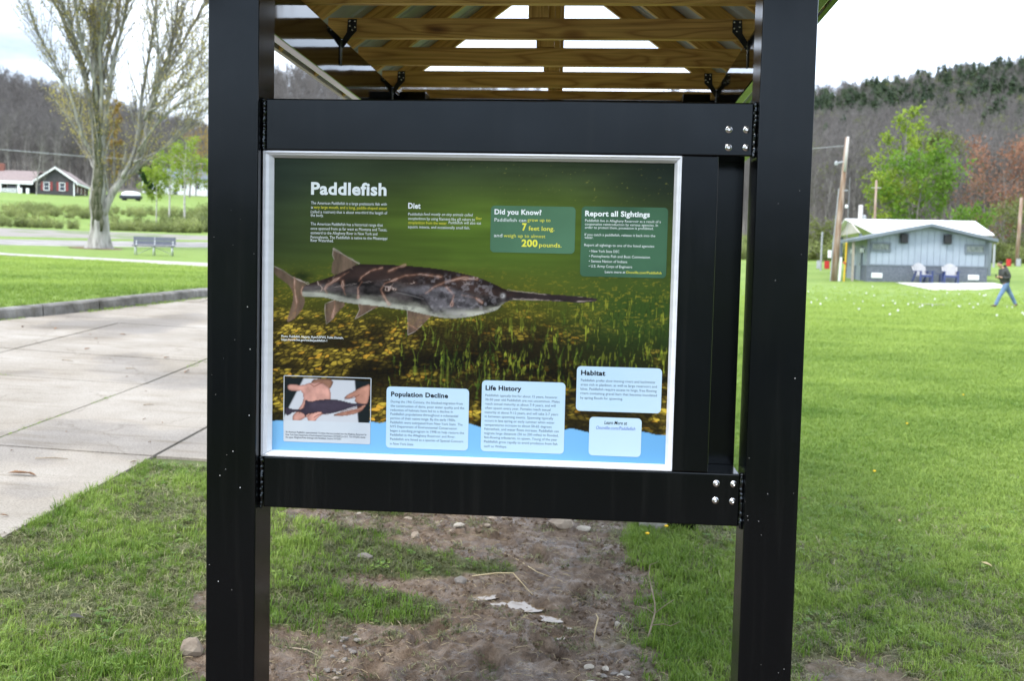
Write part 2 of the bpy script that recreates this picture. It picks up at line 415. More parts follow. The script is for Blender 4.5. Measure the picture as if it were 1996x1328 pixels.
# finely modelled ground under and around the kiosk
nx, ny = 430, 245
xs = np.linspace(-2.4, 4.1, nx); ys = np.linspace(0.05, 3.75, ny)
X, Y = np.meshgrid(xs, ys)
Z = terr(X, Y) + near_disp(X, Y)
I = np.arange(nx*ny).reshape(ny, nx)
F = np.stack([I[:-1,:-1], I[:-1,1:], I[1:,1:], I[1:,:-1]], axis=-1).reshape(-1, 4)
mudo = np_mesh('muddy_ground', np.stack([X.ravel(), Y.ravel(), Z.ravel()], axis=1), F, GMN, smooth=True)
tag(mudo, kind='structure'); attr_f(mudo, 'mud', mud_mask(X, Y).ravel()); attr_f(mudo, 'wood', np.zeros(nx*ny)); attr_f(mudo, 'thatch', (sm(13, 5.5, np.hypot(X-1.152, Y+2.98))*0.9).ravel())

# puddles: still water lying in the hollows
WATER = M('muddy_water', (0.13,0.09,0.055), (0.19,0.14,0.09), scale=14, rough=0.06, spec=0.30)
for p in PUDDLES:
    t = np.linspace(0, 2*PI, 40, endpoint=False)
    a = math.radians(p[4])
    rr = 1.6 + 0.10*(fbm(np.cos(t)*1.6+p[0]*9, np.sin(t)*1.6+p[1]*9, 77, 3)-.5)*2
    u = np.cos(t)*p[2]*rr; v = np.sin(t)*p[3]*rr
    px_ = p[0]+u*math.cos(a)-v*math.sin(a); py_ = p[1]+u*math.sin(a)+v*math.cos(a)
    zc = tz(p[0], p[1]) - 0.0135
    vv = [(p[0], p[1], zc)] + [(px_[i], py_[i], zc) for i in range(40)]
    mb = MB(); mb.add(vv, [(0, 1+i, 1+(i+1) % 40) for i in range(40)])
    o = mb.build('puddle', WATER); tag(o, kind='structure')

# ------------------------------------------------------------------ concrete pavement in slabs
def concrete(name, c1, c2, c3, sc=1.3):
    m, n, l, b = new_mat(name)
    t = n.new('ShaderNodeTexCoord')
    z = n.new('ShaderNodeTexNoise'); z.inputs['Scale'].default_value = sc; z.inputs['Detail'].default_value = 8; l.new(t.outputs['Object'], z.inputs['Vector'])
    z2 = n.new('ShaderNodeTexNoise'); z2.inputs['Scale'].default_value = 90; z2.inputs['Detail'].default_value = 4; l.new(t.outputs['Object'], z2.inputs['Vector'])
    z3 = n.new('ShaderNodeTexNoise'); z3.inputs['Scale'].default_value = 0.55; z3.inputs['Detail'].default_value = 3; l.new(t.outputs['Object'], z3.inputs['Vector'])
    r = ramp(n, [(0.28, c1), (0.52, c2), (0.75, c3)]); l.new(z.outputs['Fac'], r.inputs['Fac'])
    r2 = ramp(n, [(0.3, (0.74,0.73,0.71)), (0.6, (1.06,1.06,1.06))]); l.new(z2.outputs['Fac'], r2.inputs['Fac'])
    r3 = ramp(n, [(0.47, (1,1,1)), (0.56, (0.88,0.86,0.83)), (0.585, (0.74,0.73,0.73)), (0.66, (0.58,0.58,0.60))]); l.new(z3.outputs['Fac'], r3.inputs['Fac'])     # stains left by standing water
    q = n.new('ShaderNodeMix'); q.data_type = 'RGBA'; q.blend_type = 'MULTIPLY'; q.inputs['Factor'].default_value = 1
    l.new(r.outputs['Color'], q.inputs['A']); l.new(r2.outputs['Color'], q.inputs['B'])
    q2 = n.new('ShaderNodeMix'); q2.data_type = 'RGBA'; q2.blend_type = 'MULTIPLY'; q2.inputs['Factor'].default_value = 0.8
    l.new(q.outputs['Result'], q2.inputs['A']); l.new(r3.outputs['Color'], q2.inputs['B'])
    # hairline cracks and drag marks
    dz = n.new('ShaderNodeTexNoise'); dz.inputs['Scale'].default_value = 2.5; dz.inputs['Detail'].default_value = 5; l.new(t.outputs['Object'], dz.inputs['Vector'])
    dv = n.new('ShaderNodeVectorMath'); dv.operation = 'MULTIPLY_ADD'; dv.inputs[1].default_value = (0.5,0.5,0.5); l.new(dz.outputs['Color'], dv.inputs[0]); l.new(t.outputs['Object'], dv.inputs[2])
    vcrk = n.new('ShaderNodeTexVoronoi'); vcrk.feature = 'DISTANCE_TO_EDGE'; vcrk.inputs['Scale'].default_value = 0.42; l.new(dv.outputs[0], vcrk.inputs['Vector'])
    rc = ramp(n, [(0.0, (0.62,0.59,0.55)), (0.003, (0.85,0.83,0.80)), (0.007, (1,1,1))]); l.new(vcrk.outputs['Distance'], rc.inputs['Fac'])
    ms = n.new('ShaderNodeMapping'); ms.inputs['Scale'].default_value = (0.9, 5.5, 1); ms.inputs['Rotation'].default_value = (0,0,.25); l.new(t.outputs['Object'], ms.inputs['Vector'])
    zs = n.new('ShaderNodeTexNoise'); zs.inputs['Scale'].default_value = 1.6; zs.inputs['Detail'].default_value = 6; l.new(ms.outputs['Vector'], zs.inputs['Vector'])
    rs_ = ramp(n, [(0.30, (0.80,0.77,0.72)), (0.46, (1,1,1))]); l.new(zs.outputs['Fac'], rs_.inputs['Fac'])
    q3 = n.new('ShaderNodeMix'); q3.data_type = 'RGBA'; q3.blend_type = 'MULTIPLY'; q3.inputs['Factor'].default_value = 0.55; l.new(q2.outputs['Result'], q3.inputs['A']); l.new(rc.outputs['Color'], q3.inputs['B'])
    q4 = n.new('ShaderNodeMix'); q4.data_type = 'RGBA'; q4.blend_type = 'MULTIPLY'; q4.inputs['Factor'].default_value = 1.0; l.new(q3.outputs['Result'], q4.inputs['A']); l.new(rs_.outputs['Color'], q4.inputs['B'])
    l.new(q4.outputs['Result'], b.inputs['Base Color'])
    b.inputs['Roughness'].default_value = 0.9; b.inputs['Specular IOR Level'].default_value = 0.15
    bp = n.new('ShaderNodeBump'); bp.inputs['Strength'].default_value = 0.35; bp.inputs['Distance'].default_value = 0.004
    l.new(z2.outputs['Fac'], bp.inputs['Height']); l.new(bp.outputs['Normal'], b.inputs['Normal'])
    return m
CONC = concrete('weathered_concrete', (0.250,0.218,0.176), (0.318,0.284,0.240), (0.365,0.332,0.288))
KERBM = concrete('kerb_concrete', (0.10,0.095,0.085), (0.19,0.18,0.165), (0.30,0.29,0.27), 5)
pave = empty('pavement', (-3, 5, 0)); tag(pave, kind='structure')
xj = [-1.76, -2.955, -5.0, -7.6, -10.5]; yj = [-1.2, 1.0, 3.62, 6.12, 7.50, 9.9, 12.6, 15.6, 19]
def slab(x0, x1, y0, y1):
    n_ = 14
    us = np.linspace(x0, x1, n_); vs2 = np.linspace(y0, y1, n_)
    U, V2 = np.meshgrid(us, vs2)
    # trim along the kerb
    k = kerb_off(U, V2)
    if k.min() > -0.05: return
    over = np.clip(k+0.02, 0, None)
    if over.max() > 0:
        U = U - KN[0]*over; V2 = V2 - KN[1]*over
    Z2 = terr(U, V2) + 0.022 + rnd.uniform(-0.004, 0.004)
    I2 = np.arange(n_*n_).reshape(n_, n_)
    vv = np.stack([U.ravel(), V2.ravel(), Z2.ravel()], axis=1) - np.array([-3, 5, 0])
    ff = np.stack([I2[:-1,:-1], I2[:-1,1:], I2[1:,1:], I2[1:,:-1]], axis=-1).reshape(-1, 4).tolist()
    ring = list(I2[0]) + list(I2[1:,-1]) + list(I2[-1,::-1][1:]) + list(I2[::-1,0][1:-1])
    vl = vv.tolist(); b0 = len(vl)
    for i in ring: vl.append([vl[i][0], vl[i][1], vl[i][2]-0.12])
    for j in range(len(ring)):
        j2 = (j+1) % len(ring); ff.append((ring[j], ring[j2], b0+j2, b0+j))
    mb = MB(); mb.add(vl, ff); mb.build('slab', CONC, pave)
for i in range(len(xj)-1):
    for j in range(len(yj)-1):
        g = 0.008
        slab(xj[i+1]+g, xj[i]-g*(2.2 if i == 1 else 1), yj[j]+g, yj[j+1]-g)
# the slabs continue past the back of the kiosk
slab(-1.745, 0.4, 3.63, 6.11)
slab(-1.74, 0.2, 6.13, 8.0)

# kerb stones along the far side
kerb = empty('kerb', (K1[0], K1[1], 0.9)); tag(kerb, kind='structure')
s = -9.0
lens = [2.2, 1.9, 2.6, 1.25, 1.75, 1.0, 2.1, 2.3, 1.9, 2.4, 2.2, 2.6]
for ln in lens:
    mb = MB(); vv = []; ff = []
    n_ = 9
    for q in range(n_):
        u = s + 0.012 + (ln-0.024)*q/(n_-1)
        j1 = rnd.uniform(-.008, .008); j2 = rnd.uniform(-.010, .006)
        for (o_, h) in ((0.0+j1, -0.12), (0.012+j1, 0.145+j2), (0.035, 0.165+j2), (0.17, 0.170), (0.19, -0.12)):
            p = K1 + KD*u + KN*o_
            base = K1 + KD*u - KN*0.05
            vv.append((p[0]-K1[0], p[1]-K1[1], tz(base[0], base[1]) + h - 0.9))
    for q in range(n_-1):
        for e in range(4):
            a = q*5+e; ff.append((a, a+5, a+6, a+1))
    ff.append((0,1,2,3,4)); ff.append(tuple((n_-1)*5+e for e in (4,3,2,1,0)))
    mb.add(vv, ff); mb.build('kerb_stone', KERBM, kerb)
    s += ln

# strips that follow the ground: footpath, gravel road, weedy verge, concrete pad
def strip(name, near_edge, far_edge, mat, h=0.02, n_=40, m_=6):
    def samp(e, k):
        e = np.array(e, dtype=float); d = np.concatenate([[0], np.cumsum(np.hypot(*np.diff(e, axis=0).T))]); t = np.linspace(0, d[-1], k)
        return np.stack([np.interp(t, d, e[:,0]), np.interp(t, d, e[:,1])], axis=1)
    A, B = samp(near_edge, n_), samp(far_edge, n_)
    vv = []
    for q in range(m_):
        f = q/(m_-1); P = A*(1-f)+B*f; vv.append(np.stack([P[:,0], P[:,1], terr(P[:,0], P[:,1])+h - (0.05 if q in (0, m_-1) else 0)], axis=1))
    vv = np.concatenate(vv); I2 = np.arange(n_*m_).reshape(m_, n_)
    ff = np.stack([I2[:-1,:-1], I2[:-1,1:], I2[1:,1:], I2[1:,:-1]], axis=-1).reshape(-1, 4)
    o = np_mesh(name, vv, ff, mat, smooth=True); tag(o, kind='structure'); return o
PATH = M('path_concrete', (0.34,0.31,0.28), (0.42,0.39,0.355), scale=1.2, rough=0.9)
GRAVEL = M('grey_gravel', (0.20,0.185,0.17), (0.33,0.31,0.29), scale=0.7, rough=0.95, detail=9)
VERGE = M('gravel_with_weeds', (0.24,0.215,0.19), (0.13,0.17,0.06), scale=0.35, rough=0.95, detail=9, lo=0.48, hi=0.62)
strip('footpath', [(-30,39.5),(-21.9,35.6),(-15.5,31.2),(-10.4,26.8),(-5,20.5)], [(-31,41.8),(-23.1,37.6),(-17.0,33.8),(-12.2,31.2),(-6,25.5)], PATH, h=0.075)
strip('gravel_road', [(-52,38),(-30.4,49.5),(-22.3,57.4),(-8,69)], [(-58,45),(-34.5,55.9),(-25.3,64.5),(-8,78)], GRAVEL)
strip('verge', [(-58,45.2),(-34.6,56.0),(-25.4,64.7),(-20,69)], [(-66,57),(-41.8,68.2),(-32.0,71.5),(-26,72)], VERGE)
PADM = M('new_concrete', (0.60,0.59,0.57), (0.68,0.67,0.65), scale=2, rough=0.8)
strip('concrete_pad', [(17.2,47.6),(19.6,47.8),(21.6,49.9)], [(16.9,53.95),(19.5,53.95),(22.1,53.95)], PADM, n_=20, m_=8)
REFLDARK = M('dark_reflection_grey', (0.030,0.030,0.031), (0.050,0.050,0.052), scale=3, rough=0.9, detail=9)
strip('unseen_dark_ground', [(-30,-5.2),(0,-5.0),(34,-5.4)], [(-30,-34),(0,-35),(34,-34)], REFLDARK)  # unseen dark sheet added behind the camera to darken reflections in the posts

# ------------------------------------------------------------------ kiosk
def black_paint(name, rough, bump):
    m, n, l, b = new_mat(name)
    b.inputs['Base Color'].default_value = (0.0006, 0.0008, 0.0012, 1)
    b.inputs['Specular IOR Level'].default_value = 0.27; b.inputs['Specular Tint'].default_value = (0.86, 0.95, 1.0, 1)
    t = n.new('ShaderNodeTexCoord')
    mp = n.new('ShaderNodeMapping'); mp.inputs['Scale'].default_value = (1, 1, 1); l.new(t.outputs['Object'], mp.inputs['Vector'])
    z = n.new('ShaderNodeTexNoise'); z.inputs['Scale'].default_value = 5; z.inputs['Detail'].default_value = 5; l.new(mp.outputs['Vector'], z.inputs['Vector'])
    mr = n.new('ShaderNodeMapRange'); mr.inputs[1].default_value = .3; mr.inputs[2].default_value = .7; mr.inputs[3].default_value = rough*.85; mr.inputs[4].default_value = rough*1.2
    l.new(z.outputs['Fac'], mr.inputs[0]); l.new(mr.outputs[0], b.inputs['Roughness'])
    z2 = n.new('ShaderNodeTexNoise'); z2.inputs['Scale'].default_value = 4; z2.inputs['Detail'].default_value = 1; l.new(mp.outputs['Vector'], z2.inputs['Vector'])
    bp = n.new('ShaderNodeBump'); bp.inputs['Strength'].default_value = bump*2; bp.inputs['Distance'].default_value = 0.012
    # a breath of dust and rain streaks
    md = n.new('ShaderNodeMapping'); md.inputs['Scale'].default_value = (34, 34, 1.6); l.new(t.outputs['Object'], md.inputs['Vector'])
    zd = n.new('ShaderNodeTexNoise'); zd.inputs['Scale'].default_value = 1; zd.inputs['Detail'].default_value = 4; l.new(md.outputs['Vector'], zd.inputs['Vector'])
    rd = ramp(n, [(0.52, (0.0006,0.0008,0.0012)), (0.85, (0.0045,0.0045,0.0045))]); l.new(zd.outputs['Fac'], rd.inputs['Fac']); l.new(rd.outputs['Color'], b.inputs['Base Color'])
    l.new(z2.outputs['Fac'], bp.inputs['Height']); l.new(bp.outputs['Normal'], b.inputs['Normal'])
    return m
BLK = black_paint('black_powder_coat', 0.19, 0.05)
BLKG = black_paint('black_gloss_coat', 0.07, 0.07); BLKG.node_tree.nodes['Principled BSDF'].inputs['Specular IOR Level'].default_value = 0.6
STEEL = M('stainless_steel', (0.62,0.62,0.62), (0.72,0.72,0.72), scale=30, rough=0.22, metal=1.0)
GALV = M('galvanised_sheet', (0.32,0.35,0.39), (0.40,0.43,0.48), scale=6, rough=0.42, metal=0.35)
TRIMG = M('green_trim', (0.10,0.19,0.025), (0.12,0.22,0.03), scale=3, rough=0.45)
TRIMB = M('beige_trim', (0.42,0.385,0.34), (0.47,0.43,0.385), scale=3, rough=0.6)
def wood_mat(name, rot):
    m, n, l, b = new_mat(name)
    t = n.new('ShaderNodeTexCoord'); oi = n.new('ShaderNodeObjectInfo')
    sc = n.new('ShaderNodeVectorMath'); sc.operation = 'SCALE'; l.new(oi.outputs['Random'], sc.inputs['Scale']); sc.inputs[0].default_value = (37, 91, 53)
    ad = n.new('ShaderNodeVectorMath'); ad.operation = 'ADD'; l.new(t.outputs['Object'], ad.inputs[0]); l.new(sc.outputs[0], ad.inputs[1])
    rt = n.new('ShaderNodeMapping'); rt.inputs['Rotation'].default_value = (0, rot, 0); l.new(ad.outputs[0], rt.inputs['Vector'])
    mp = n.new('ShaderNodeMapping'); mp.inputs['Scale'].default_value = (0.8, 7, 7); l.new(rt.outputs[0], mp.inputs['Vector'])
    z = n.new('ShaderNodeTexNoise'); z.inputs['Scale'].default_value = 1.1; z.inputs['Detail'].default_value = 2; z.inputs['Distortion'].default_value = 0.4; l.new(mp.outputs['Vector'], z.inputs['Vector'])
    mt = n.new('ShaderNodeMath'); mt.operation = 'MULTIPLY'; mt.inputs[1].default_value = 9; l.new(z.outputs['Fac'], mt.inputs[0])
    fr = n.new('ShaderNodeMath'); fr.operation = 'PINGPONG'; fr.inputs[1].default_value = 0.5; l.new(mt.outputs[0], fr.inputs[0])
    r = ramp(n, [(0.0, (0.42,0.215,0.050)), (0.16, (0.60,0.355,0.094)), (0.5, (0.70,0.435,0.125))]); l.new(fr.outputs[0], r.inputs['Fac'])
    # knots
    mk = n.new('ShaderNodeMapping'); mk.inputs['Scale'].default_value = (1.9, 5.5, 5.5); l.new(rt.outputs[0], mk.inputs['Vector'])
    vo = n.new('ShaderNodeTexVoronoi'); vo.inputs['Scale'].default_value = 1.0; l.new(mk.outputs['Vector'], vo.inputs['Vector'])
    rk = ramp(n, [(0.05, (0.12,0.06,0.02)), (0.10, (0.55,0.42,0.30)), (0.16, (1,1,1))]); l.new(vo.outputs['Distance'], rk.inputs['Fac'])
    q = n.new('ShaderNodeMix'); q.data_type = 'RGBA'; q.blend_type = 'MULTIPLY'; q.inputs['Factor'].default_value = 0.9
    l.new(r.outputs['Color'], q.inputs['A']); l.new(rk.outputs['Color'], q.inputs['B'])
    mf = n.new('ShaderNodeMapping'); mf.inputs['Scale'].default_value = (4, 120, 120); l.new(rt.outputs[0], mf.inputs['Vector'])
    zf = n.new('ShaderNodeTexNoise'); zf.inputs['Scale'].default_value = 1; zf.inputs['Detail'].default_value = 3; l.new(mf.outputs['Vector'], zf.inputs['Vector'])
    rf = ramp(n, [(0.3, (0.82,0.80,0.76)), (0.7, (1.1,1.1,1.1))]); l.new(zf.outputs['Fac'], rf.inputs['Fac'])
    q2 = n.new('ShaderNodeMix'); q2.data_type = 'RGBA'; q2.blend_type = 'MULTIPLY'; q2.inputs['Factor'].default_value = 1
    l.new(q.outputs['Result'], q2.inputs['A']); l.new(rf.outputs['Color'], q2.inputs['B'])
    l.new(q2.outputs['Result'], b.inputs['Base Color']); b.inputs['Roughness'].default_value = 0.6
    return m
WOOD = wood_mat('treated_pine', 0); WOODL = wood_mat('treated_pine_rising', math.atan(0.74)); WOODR = wood_mat('treated_pine_falling', -math.atan(0.74)); WOODV = wood_mat('treated_pine_upright', PI/2)
SPECK = M('white_fluff', (0.8,0.8,0.78), rough=0.9)
FOOT = concrete('footing_concrete', (0.30,0.29,0.27), (0.38,0.37,0.345), (0.42,0.41,0.39), 6)

kio = empty('information_kiosk', (0.875, 1.5, 0.1), 0, 'black steel information kiosk with pine roof trusses standing on muddy ground', 'kiosk')
KO = Vector((0.875, 1.5, 0.1))
def K(mb, name, mat, parent=kio, smooth=False):
    """build in world coordinates, then hang under the kiosk"""
    off = KO
    mb.v = [(v[0]-off.x, v[1]-off.y, v[2]-off.z) for v in mb.v]
    return mb.build(name, mat, parent, smooth)
PW = 0.152
for (x0, y0) in ((0.0, 0.0), (1.596, 0.0), (0.0, 2.91), (1.607, 2.91)):
    p = MB().cbox((x0, y0, gz1(x0+.07, y0+.07)-0.35), (x0+PW, y0+PW, 2.63), 0.0045)
    po = K(p, 'post', BLK)
    r_ = random.Random(int(x0*100+y0*10)+3)
    if y0 == 0.0:
        sp = MB()                                       # bits of seed fluff stuck to the paint
        for q in range(20 if x0 == 0 else 15):
            z_ = 0.45 + 1.5*r_.random()**1.5; x_ = x0 + 0.008 + r_.random()*0.136; rr = r_.choice((0.0005,0.0007,0.0008,0.0014))
            sp.lathe([(rr*0.9, 0), (rr, -0.0006), (rr*0.5, -0.0012)], (x_, -0.0002, z_), 6, 'y')
        o = K(sp, 'seed_fluff', SPECK, po); tag(o, kind='stuff')
# side beams between front and back posts: glossy inner faces
for (a, b_) in ((-0.052, -0.012), (1.778, 1.818)):
    K(MB().cbox((a, 0.10, 2.429), (b_, 3.45, 2.6376), 0.004), 'side_beam', BLKG)
for (a, b_) in ((-0.0115, -0.0005), (1.7605, 1.7775)):
    K(MB().cbox((a, 2.93, 2.44), (b_, 3.04, 2.60), 0.002), 'packer', BLK)
K(MB().cbox((0.1535, 2.935, 2.43), (1.6055, 3.03, 2.597), 0.004), 'back_beam', BLK)
# sign frame rails
top_rail = K(MB().cbox((0.164, 0.035, 1.9475), (1.5865, 0.187, 2.099), 0.004), 'top_rail', BLK)
bot_rail = K(MB().cbox((0.164, 0.035, 0.8735), (1.5865, 0.187, 1.0285), 0.004), 'bottom_rail', BLK)
K(MB().cbox((1.3895, 0.0355, 1.0295), (1.4925, 0.187, 1.9465), 0.003), 'stile', BLK)
K(MB().cbox((0.1545, 0.190, 0.92), (1.588, 0.215, 2.06), 0.004), 'back_panel', BLK)
# weld seams
def weld(x, z0, z1, w=0.0065):
    r_ = random.Random(int(x*1000+z0*77)); pts = []; rad = []
    n_ = 46
    for i in range(n_+1):
        z_ = z0 + (z1-z0)*i/n_
        pts.append((x + r_.uniform(-.0022, .0022), 0.036 + r_.uniform(-.002, .002), z_)); rad.append(w*(0.75 + 0.45*(i % 2) + r_.uniform(-.15, .15)))
    return MB().tube(pts, rad, 7)
for x, z0, z1 in ((0.1575, 1.948, 2.099), (0.1575, 0.871, 1.028), (1.5915, 1.944, 2.101), (1.5925, 0.868, 1.032)):
    K(weld(x, z0, z1), 'weld_seam', BLKG, smooth=True)
# dome bolts with washers, copied
bolt0 = None
def bolt_mesh():
    mb = MB()
    mb.lathe([(0.0098, 0.0), (0.0098, -0.0012), (0.0092, -0.0018), (0.0070, -0.0018), (0.0070, -0.0024), (0.0062, -0.0048), (0.0042, -0.0066), (0.0030, -0.0071), (0.0026, -0.0062), (0.0012, -0.0058)], (0,0,0), 20, 'y')
    return mb
for (x, z_) in ((1.518,2.0225),(1.5675,2.0225),(1.5185,1.9715),(1.568,1.972),(1.518,0.999),(1.568,0.999),(1.517,0.949),(1.567,0.948)):
    if bolt0 is None:
        bolt0 = bolt_mesh().build('bolt', STEEL, kio, smooth=True); o = bolt0
    else:
        o = bolt0.copy(); COL.objects.link(o); o.parent = kio
    o.location = (x-KO.x, 0.0347-KO.y, z_-KO.z); o.rotation_euler = (0, x*7+z_*3, 0)
    o.scale = (1, 1, 1)
# roof trusses, two feet apart
ZB = 2.6376                            # top of the side beams
RX, RZ, RS = 0.871, 3.447, 0.740       # ridge (underside of the rafters) and pitch
def und(x): return RZ - RS*abs(x-RX)
EAVE = (-0.30, 1.98)
TIE = M('black_tie_plate', (0.006,0.006,0.007), rough=0.5)
ty = [1.0395+0.583*k for k in range(-3, 5)]
DZ = 0.0889/math.cos(math.atan(RS))
for k, y0 in enumerate(ty):
    tr = empty('truss', (0, 0, 0)); tr.parent = kio
    y1 = y0+0.038
    jit = rnd.uniform(-.002, .002)
    K(MB().cbox((-0.075, y0, ZB+0.001), (1.825, y1, ZB+0.0885+jit), 0.002), 'bottom_chord', WOOD, tr)
    for sgn in (-1, 1):
        ex = EAVE[0] if sgn < 0 else EAVE[1]
        poly = [(RX, und(RX)), (ex, und(ex)), (ex, und(ex)+DZ), (RX, und(RX)+DZ)]
        K(MB().prism(poly, y0+0.001, y1-0.001, 'xz'), 'rafter', WOODR if sgn > 0 else WOODL, tr)
    kx = RX+rnd.uniform(-.005, .005)
    K(MB().cbox((kx-0.0445, y0+0.002, ZB+0.092), (kx+0.0445, y1-0.002, und(kx+.0445)-0.001), 0.002), 'king_post', WOODV, tr)
# hurricane ties on every other truss
def tie(x, y, z_, side):
    """side=+1: on a beam whose face looks to -x; plate on the joist face, twisted down to the beam"""
    t = MB(); s_ = -side
    poly = [(0.068*s_, 0.082), (0.068*s_, 0.030), (0.044*s_, 0.004), (0.008*s_, -0.045), (0.001*s_, -0.045), (0.001*s_, -0.012), (0.024*s_, 0.024), (0.028*s_, 0.082)]
    t.prism([(x+a, z_+b) for a, b in poly], y-0.0035, y-0.001, 'xz')
    t.box((x+min(0, s_*0.003)-.0005, y-0.040, z_-0.125), (x+max(0, s_*0.003)+.0005, y-0.001, z_-0.012))
    o = K(t, 'hurricane_tie', TIE)
    nb = MB()
    for (a, b) in ((.036,.073),(.060,.073),(.037,.052),(.060,.046),(.048,.034)):
        nb.lathe([(0.0048, 0), (0.0042, -0.0018), (0.001, -0.0024)], (x+a*s_, y-0.0035, z_+b), 8, 'y')
    for q in range(4):
        nb.lathe([(0.004, 0), (0.003, 0.003*s_)], (x+s_*0.003, y-0.012-0.012*(q % 2), z_-0.03-0.02*q), 8, 'x')
    tag(K(nb, 'nail', STEEL, o, smooth=True), kind='stuff')
for y in (ty[0], ty[2], ty[4], ty[6]):
    tie(-0.012, y, ZB, -1); tie(1.778, y, ZB, 1)
# ribbed metal roof, trims
def roof_side(sgn):
    mb = MB(); ex = -0.36 if sgn < 0 else 2.04
    def zt(x): return und(x) + DZ + 0.002
    prof = []; y = -0.86
    while y < 3.5:
        prof += [(y, 0), (y+0.19, 0), (y+0.202, 0.018), (y+0.218, 0.018)]; y += 0.23
    vv = []; ff = []
    for (yy, h) in prof:
        for xx, e in ((RX, 0), (ex, 0), (ex, 0.0015), (RX, 0.0015)):
            vv.append((xx, yy, zt(xx)+h+e))
    for i in range(len(prof)-1):
        for e in range(4): ff.append((i*4+e, i*4+(e+1) % 4, (i+1)*4+(e+1) % 4, (i+1)*4+e))
    mb.add(vv, ff); K(mb, 'roof_sheet', GALV)
roof_side(-1); roof_side(1)
K(MB().cbox((-0.325, -0.84, 2.583), (-0.302, 3.52, 2.72), 0.002), 'fascia', TRIMB)
K(MB().cbox((1.982, -0.84, 2.622), (2.005, 3.52, 2.735), 0.002), 'fascia', TRIMG)
K(MB().prism([(RX-0.16, und(RX-.16)+0.150), (RX, RZ+0.145), (RX+0.16, und(RX+.16)+0.150), (RX+0.16, und(RX+.16)+0.155), (RX, RZ+0.160), (RX-0.16, und(RX-.16)+0.155)], -0.87, 3.54, 'xz'), 'ridge_cap', TRIMG)
# concrete footings that show at the back posts
for (x0, y0) in ((0.0, 2.91), (1.607, 2.91)):
    zc = gz1(x0, y0-.1)
    f = MB().cbox((x0-0.17, y0-0.03, zc-0.25), (x0-0.012, y0+0.20, zc+0.065), 0.012)
    K(f, 'footing', FOOT)

# ------------------------------------------------------------------ framed sign in the kiosk
ALU = M('brushed_aluminium', (0.70,0.71,0.73), (0.78,0.79,0.81), scale=3, rough=0.42, metal=0.2, stretch=(1,1,12))
sign = empty('information_sign', (0.776, 0.05, 1.03), 0, 'colourful printed sign about the paddlefish in a silver aluminium frame', 'sign')
SO = Vector((0.776, 0.05, 1.03))
def SG(mb, name, mat, parent=sign, smooth=False):
    mb.v = [(v[0]-SO.x, v[1]-SO.y, v[2]-SO.z) for v in mb.v]; return mb.build(name, mat, parent, smooth)
PX0, PX1, PZ0, PZ1 = 0.183, 1.3695, 1.0450, 1.9275      # visible print
OX0, OX1, OZ0, OZ1 = 0.1555, 1.3885, 1.0295, 1.9460
YF, YP = 0.037, 0.0605
def rail(pts_out, pts_in, name='frame_rail'):
    """mitred rail: outer edge a-b, inner edge; stepped bevel between front lip and the print"""
    (ax, az), (bx, bz) = pts_out; (cx_, cz_), (dx_, dz_) = pts_in
    prof = [(0.0, YP+0.008), (0.0, YF), (0.26, YF-0.0008), (0.30, YF+0.003), (0.62, YF+0.006), (1.0, YP-0.003), (1.0, YP+0.006)]
    vv = []
    for t, yy in prof:
        vv.append((ax+(cx_-ax)*t, yy, az+(cz_-az)*t)); vv.append((bx+(dx_-bx)*t, yy, bz+(dz_-bz)*t))
    ff = [(2*i, 2*i+1, 2*i+3, 2*i+2) for i in range(len(prof)-1)]
    n_ = len(prof); ff += [tuple(2*i for i in range(n_)), tuple(2*i+1 for i in range(n_-1, -1, -1))]
    return SG(MB().add(vv, ff), name, ALU)
g = 0.0006
rail(((OX0+g,OZ1),(OX1-g,OZ1)), ((PX0+g,PZ1),(PX1-g,PZ1)))
rail(((OX0+g,OZ0),(OX1-g,OZ0)), ((PX0+g,PZ0),(PX1-g,PZ0)))
rail(((OX0,OZ0+g),(OX0,OZ1-g)), ((PX0,PZ0+g),(PX0,PZ1-g)))
rail(((OX1,OZ0+g),(OX1,OZ1-g)), ((PX1,PZ0+g),(PX1,PZ1-g)))

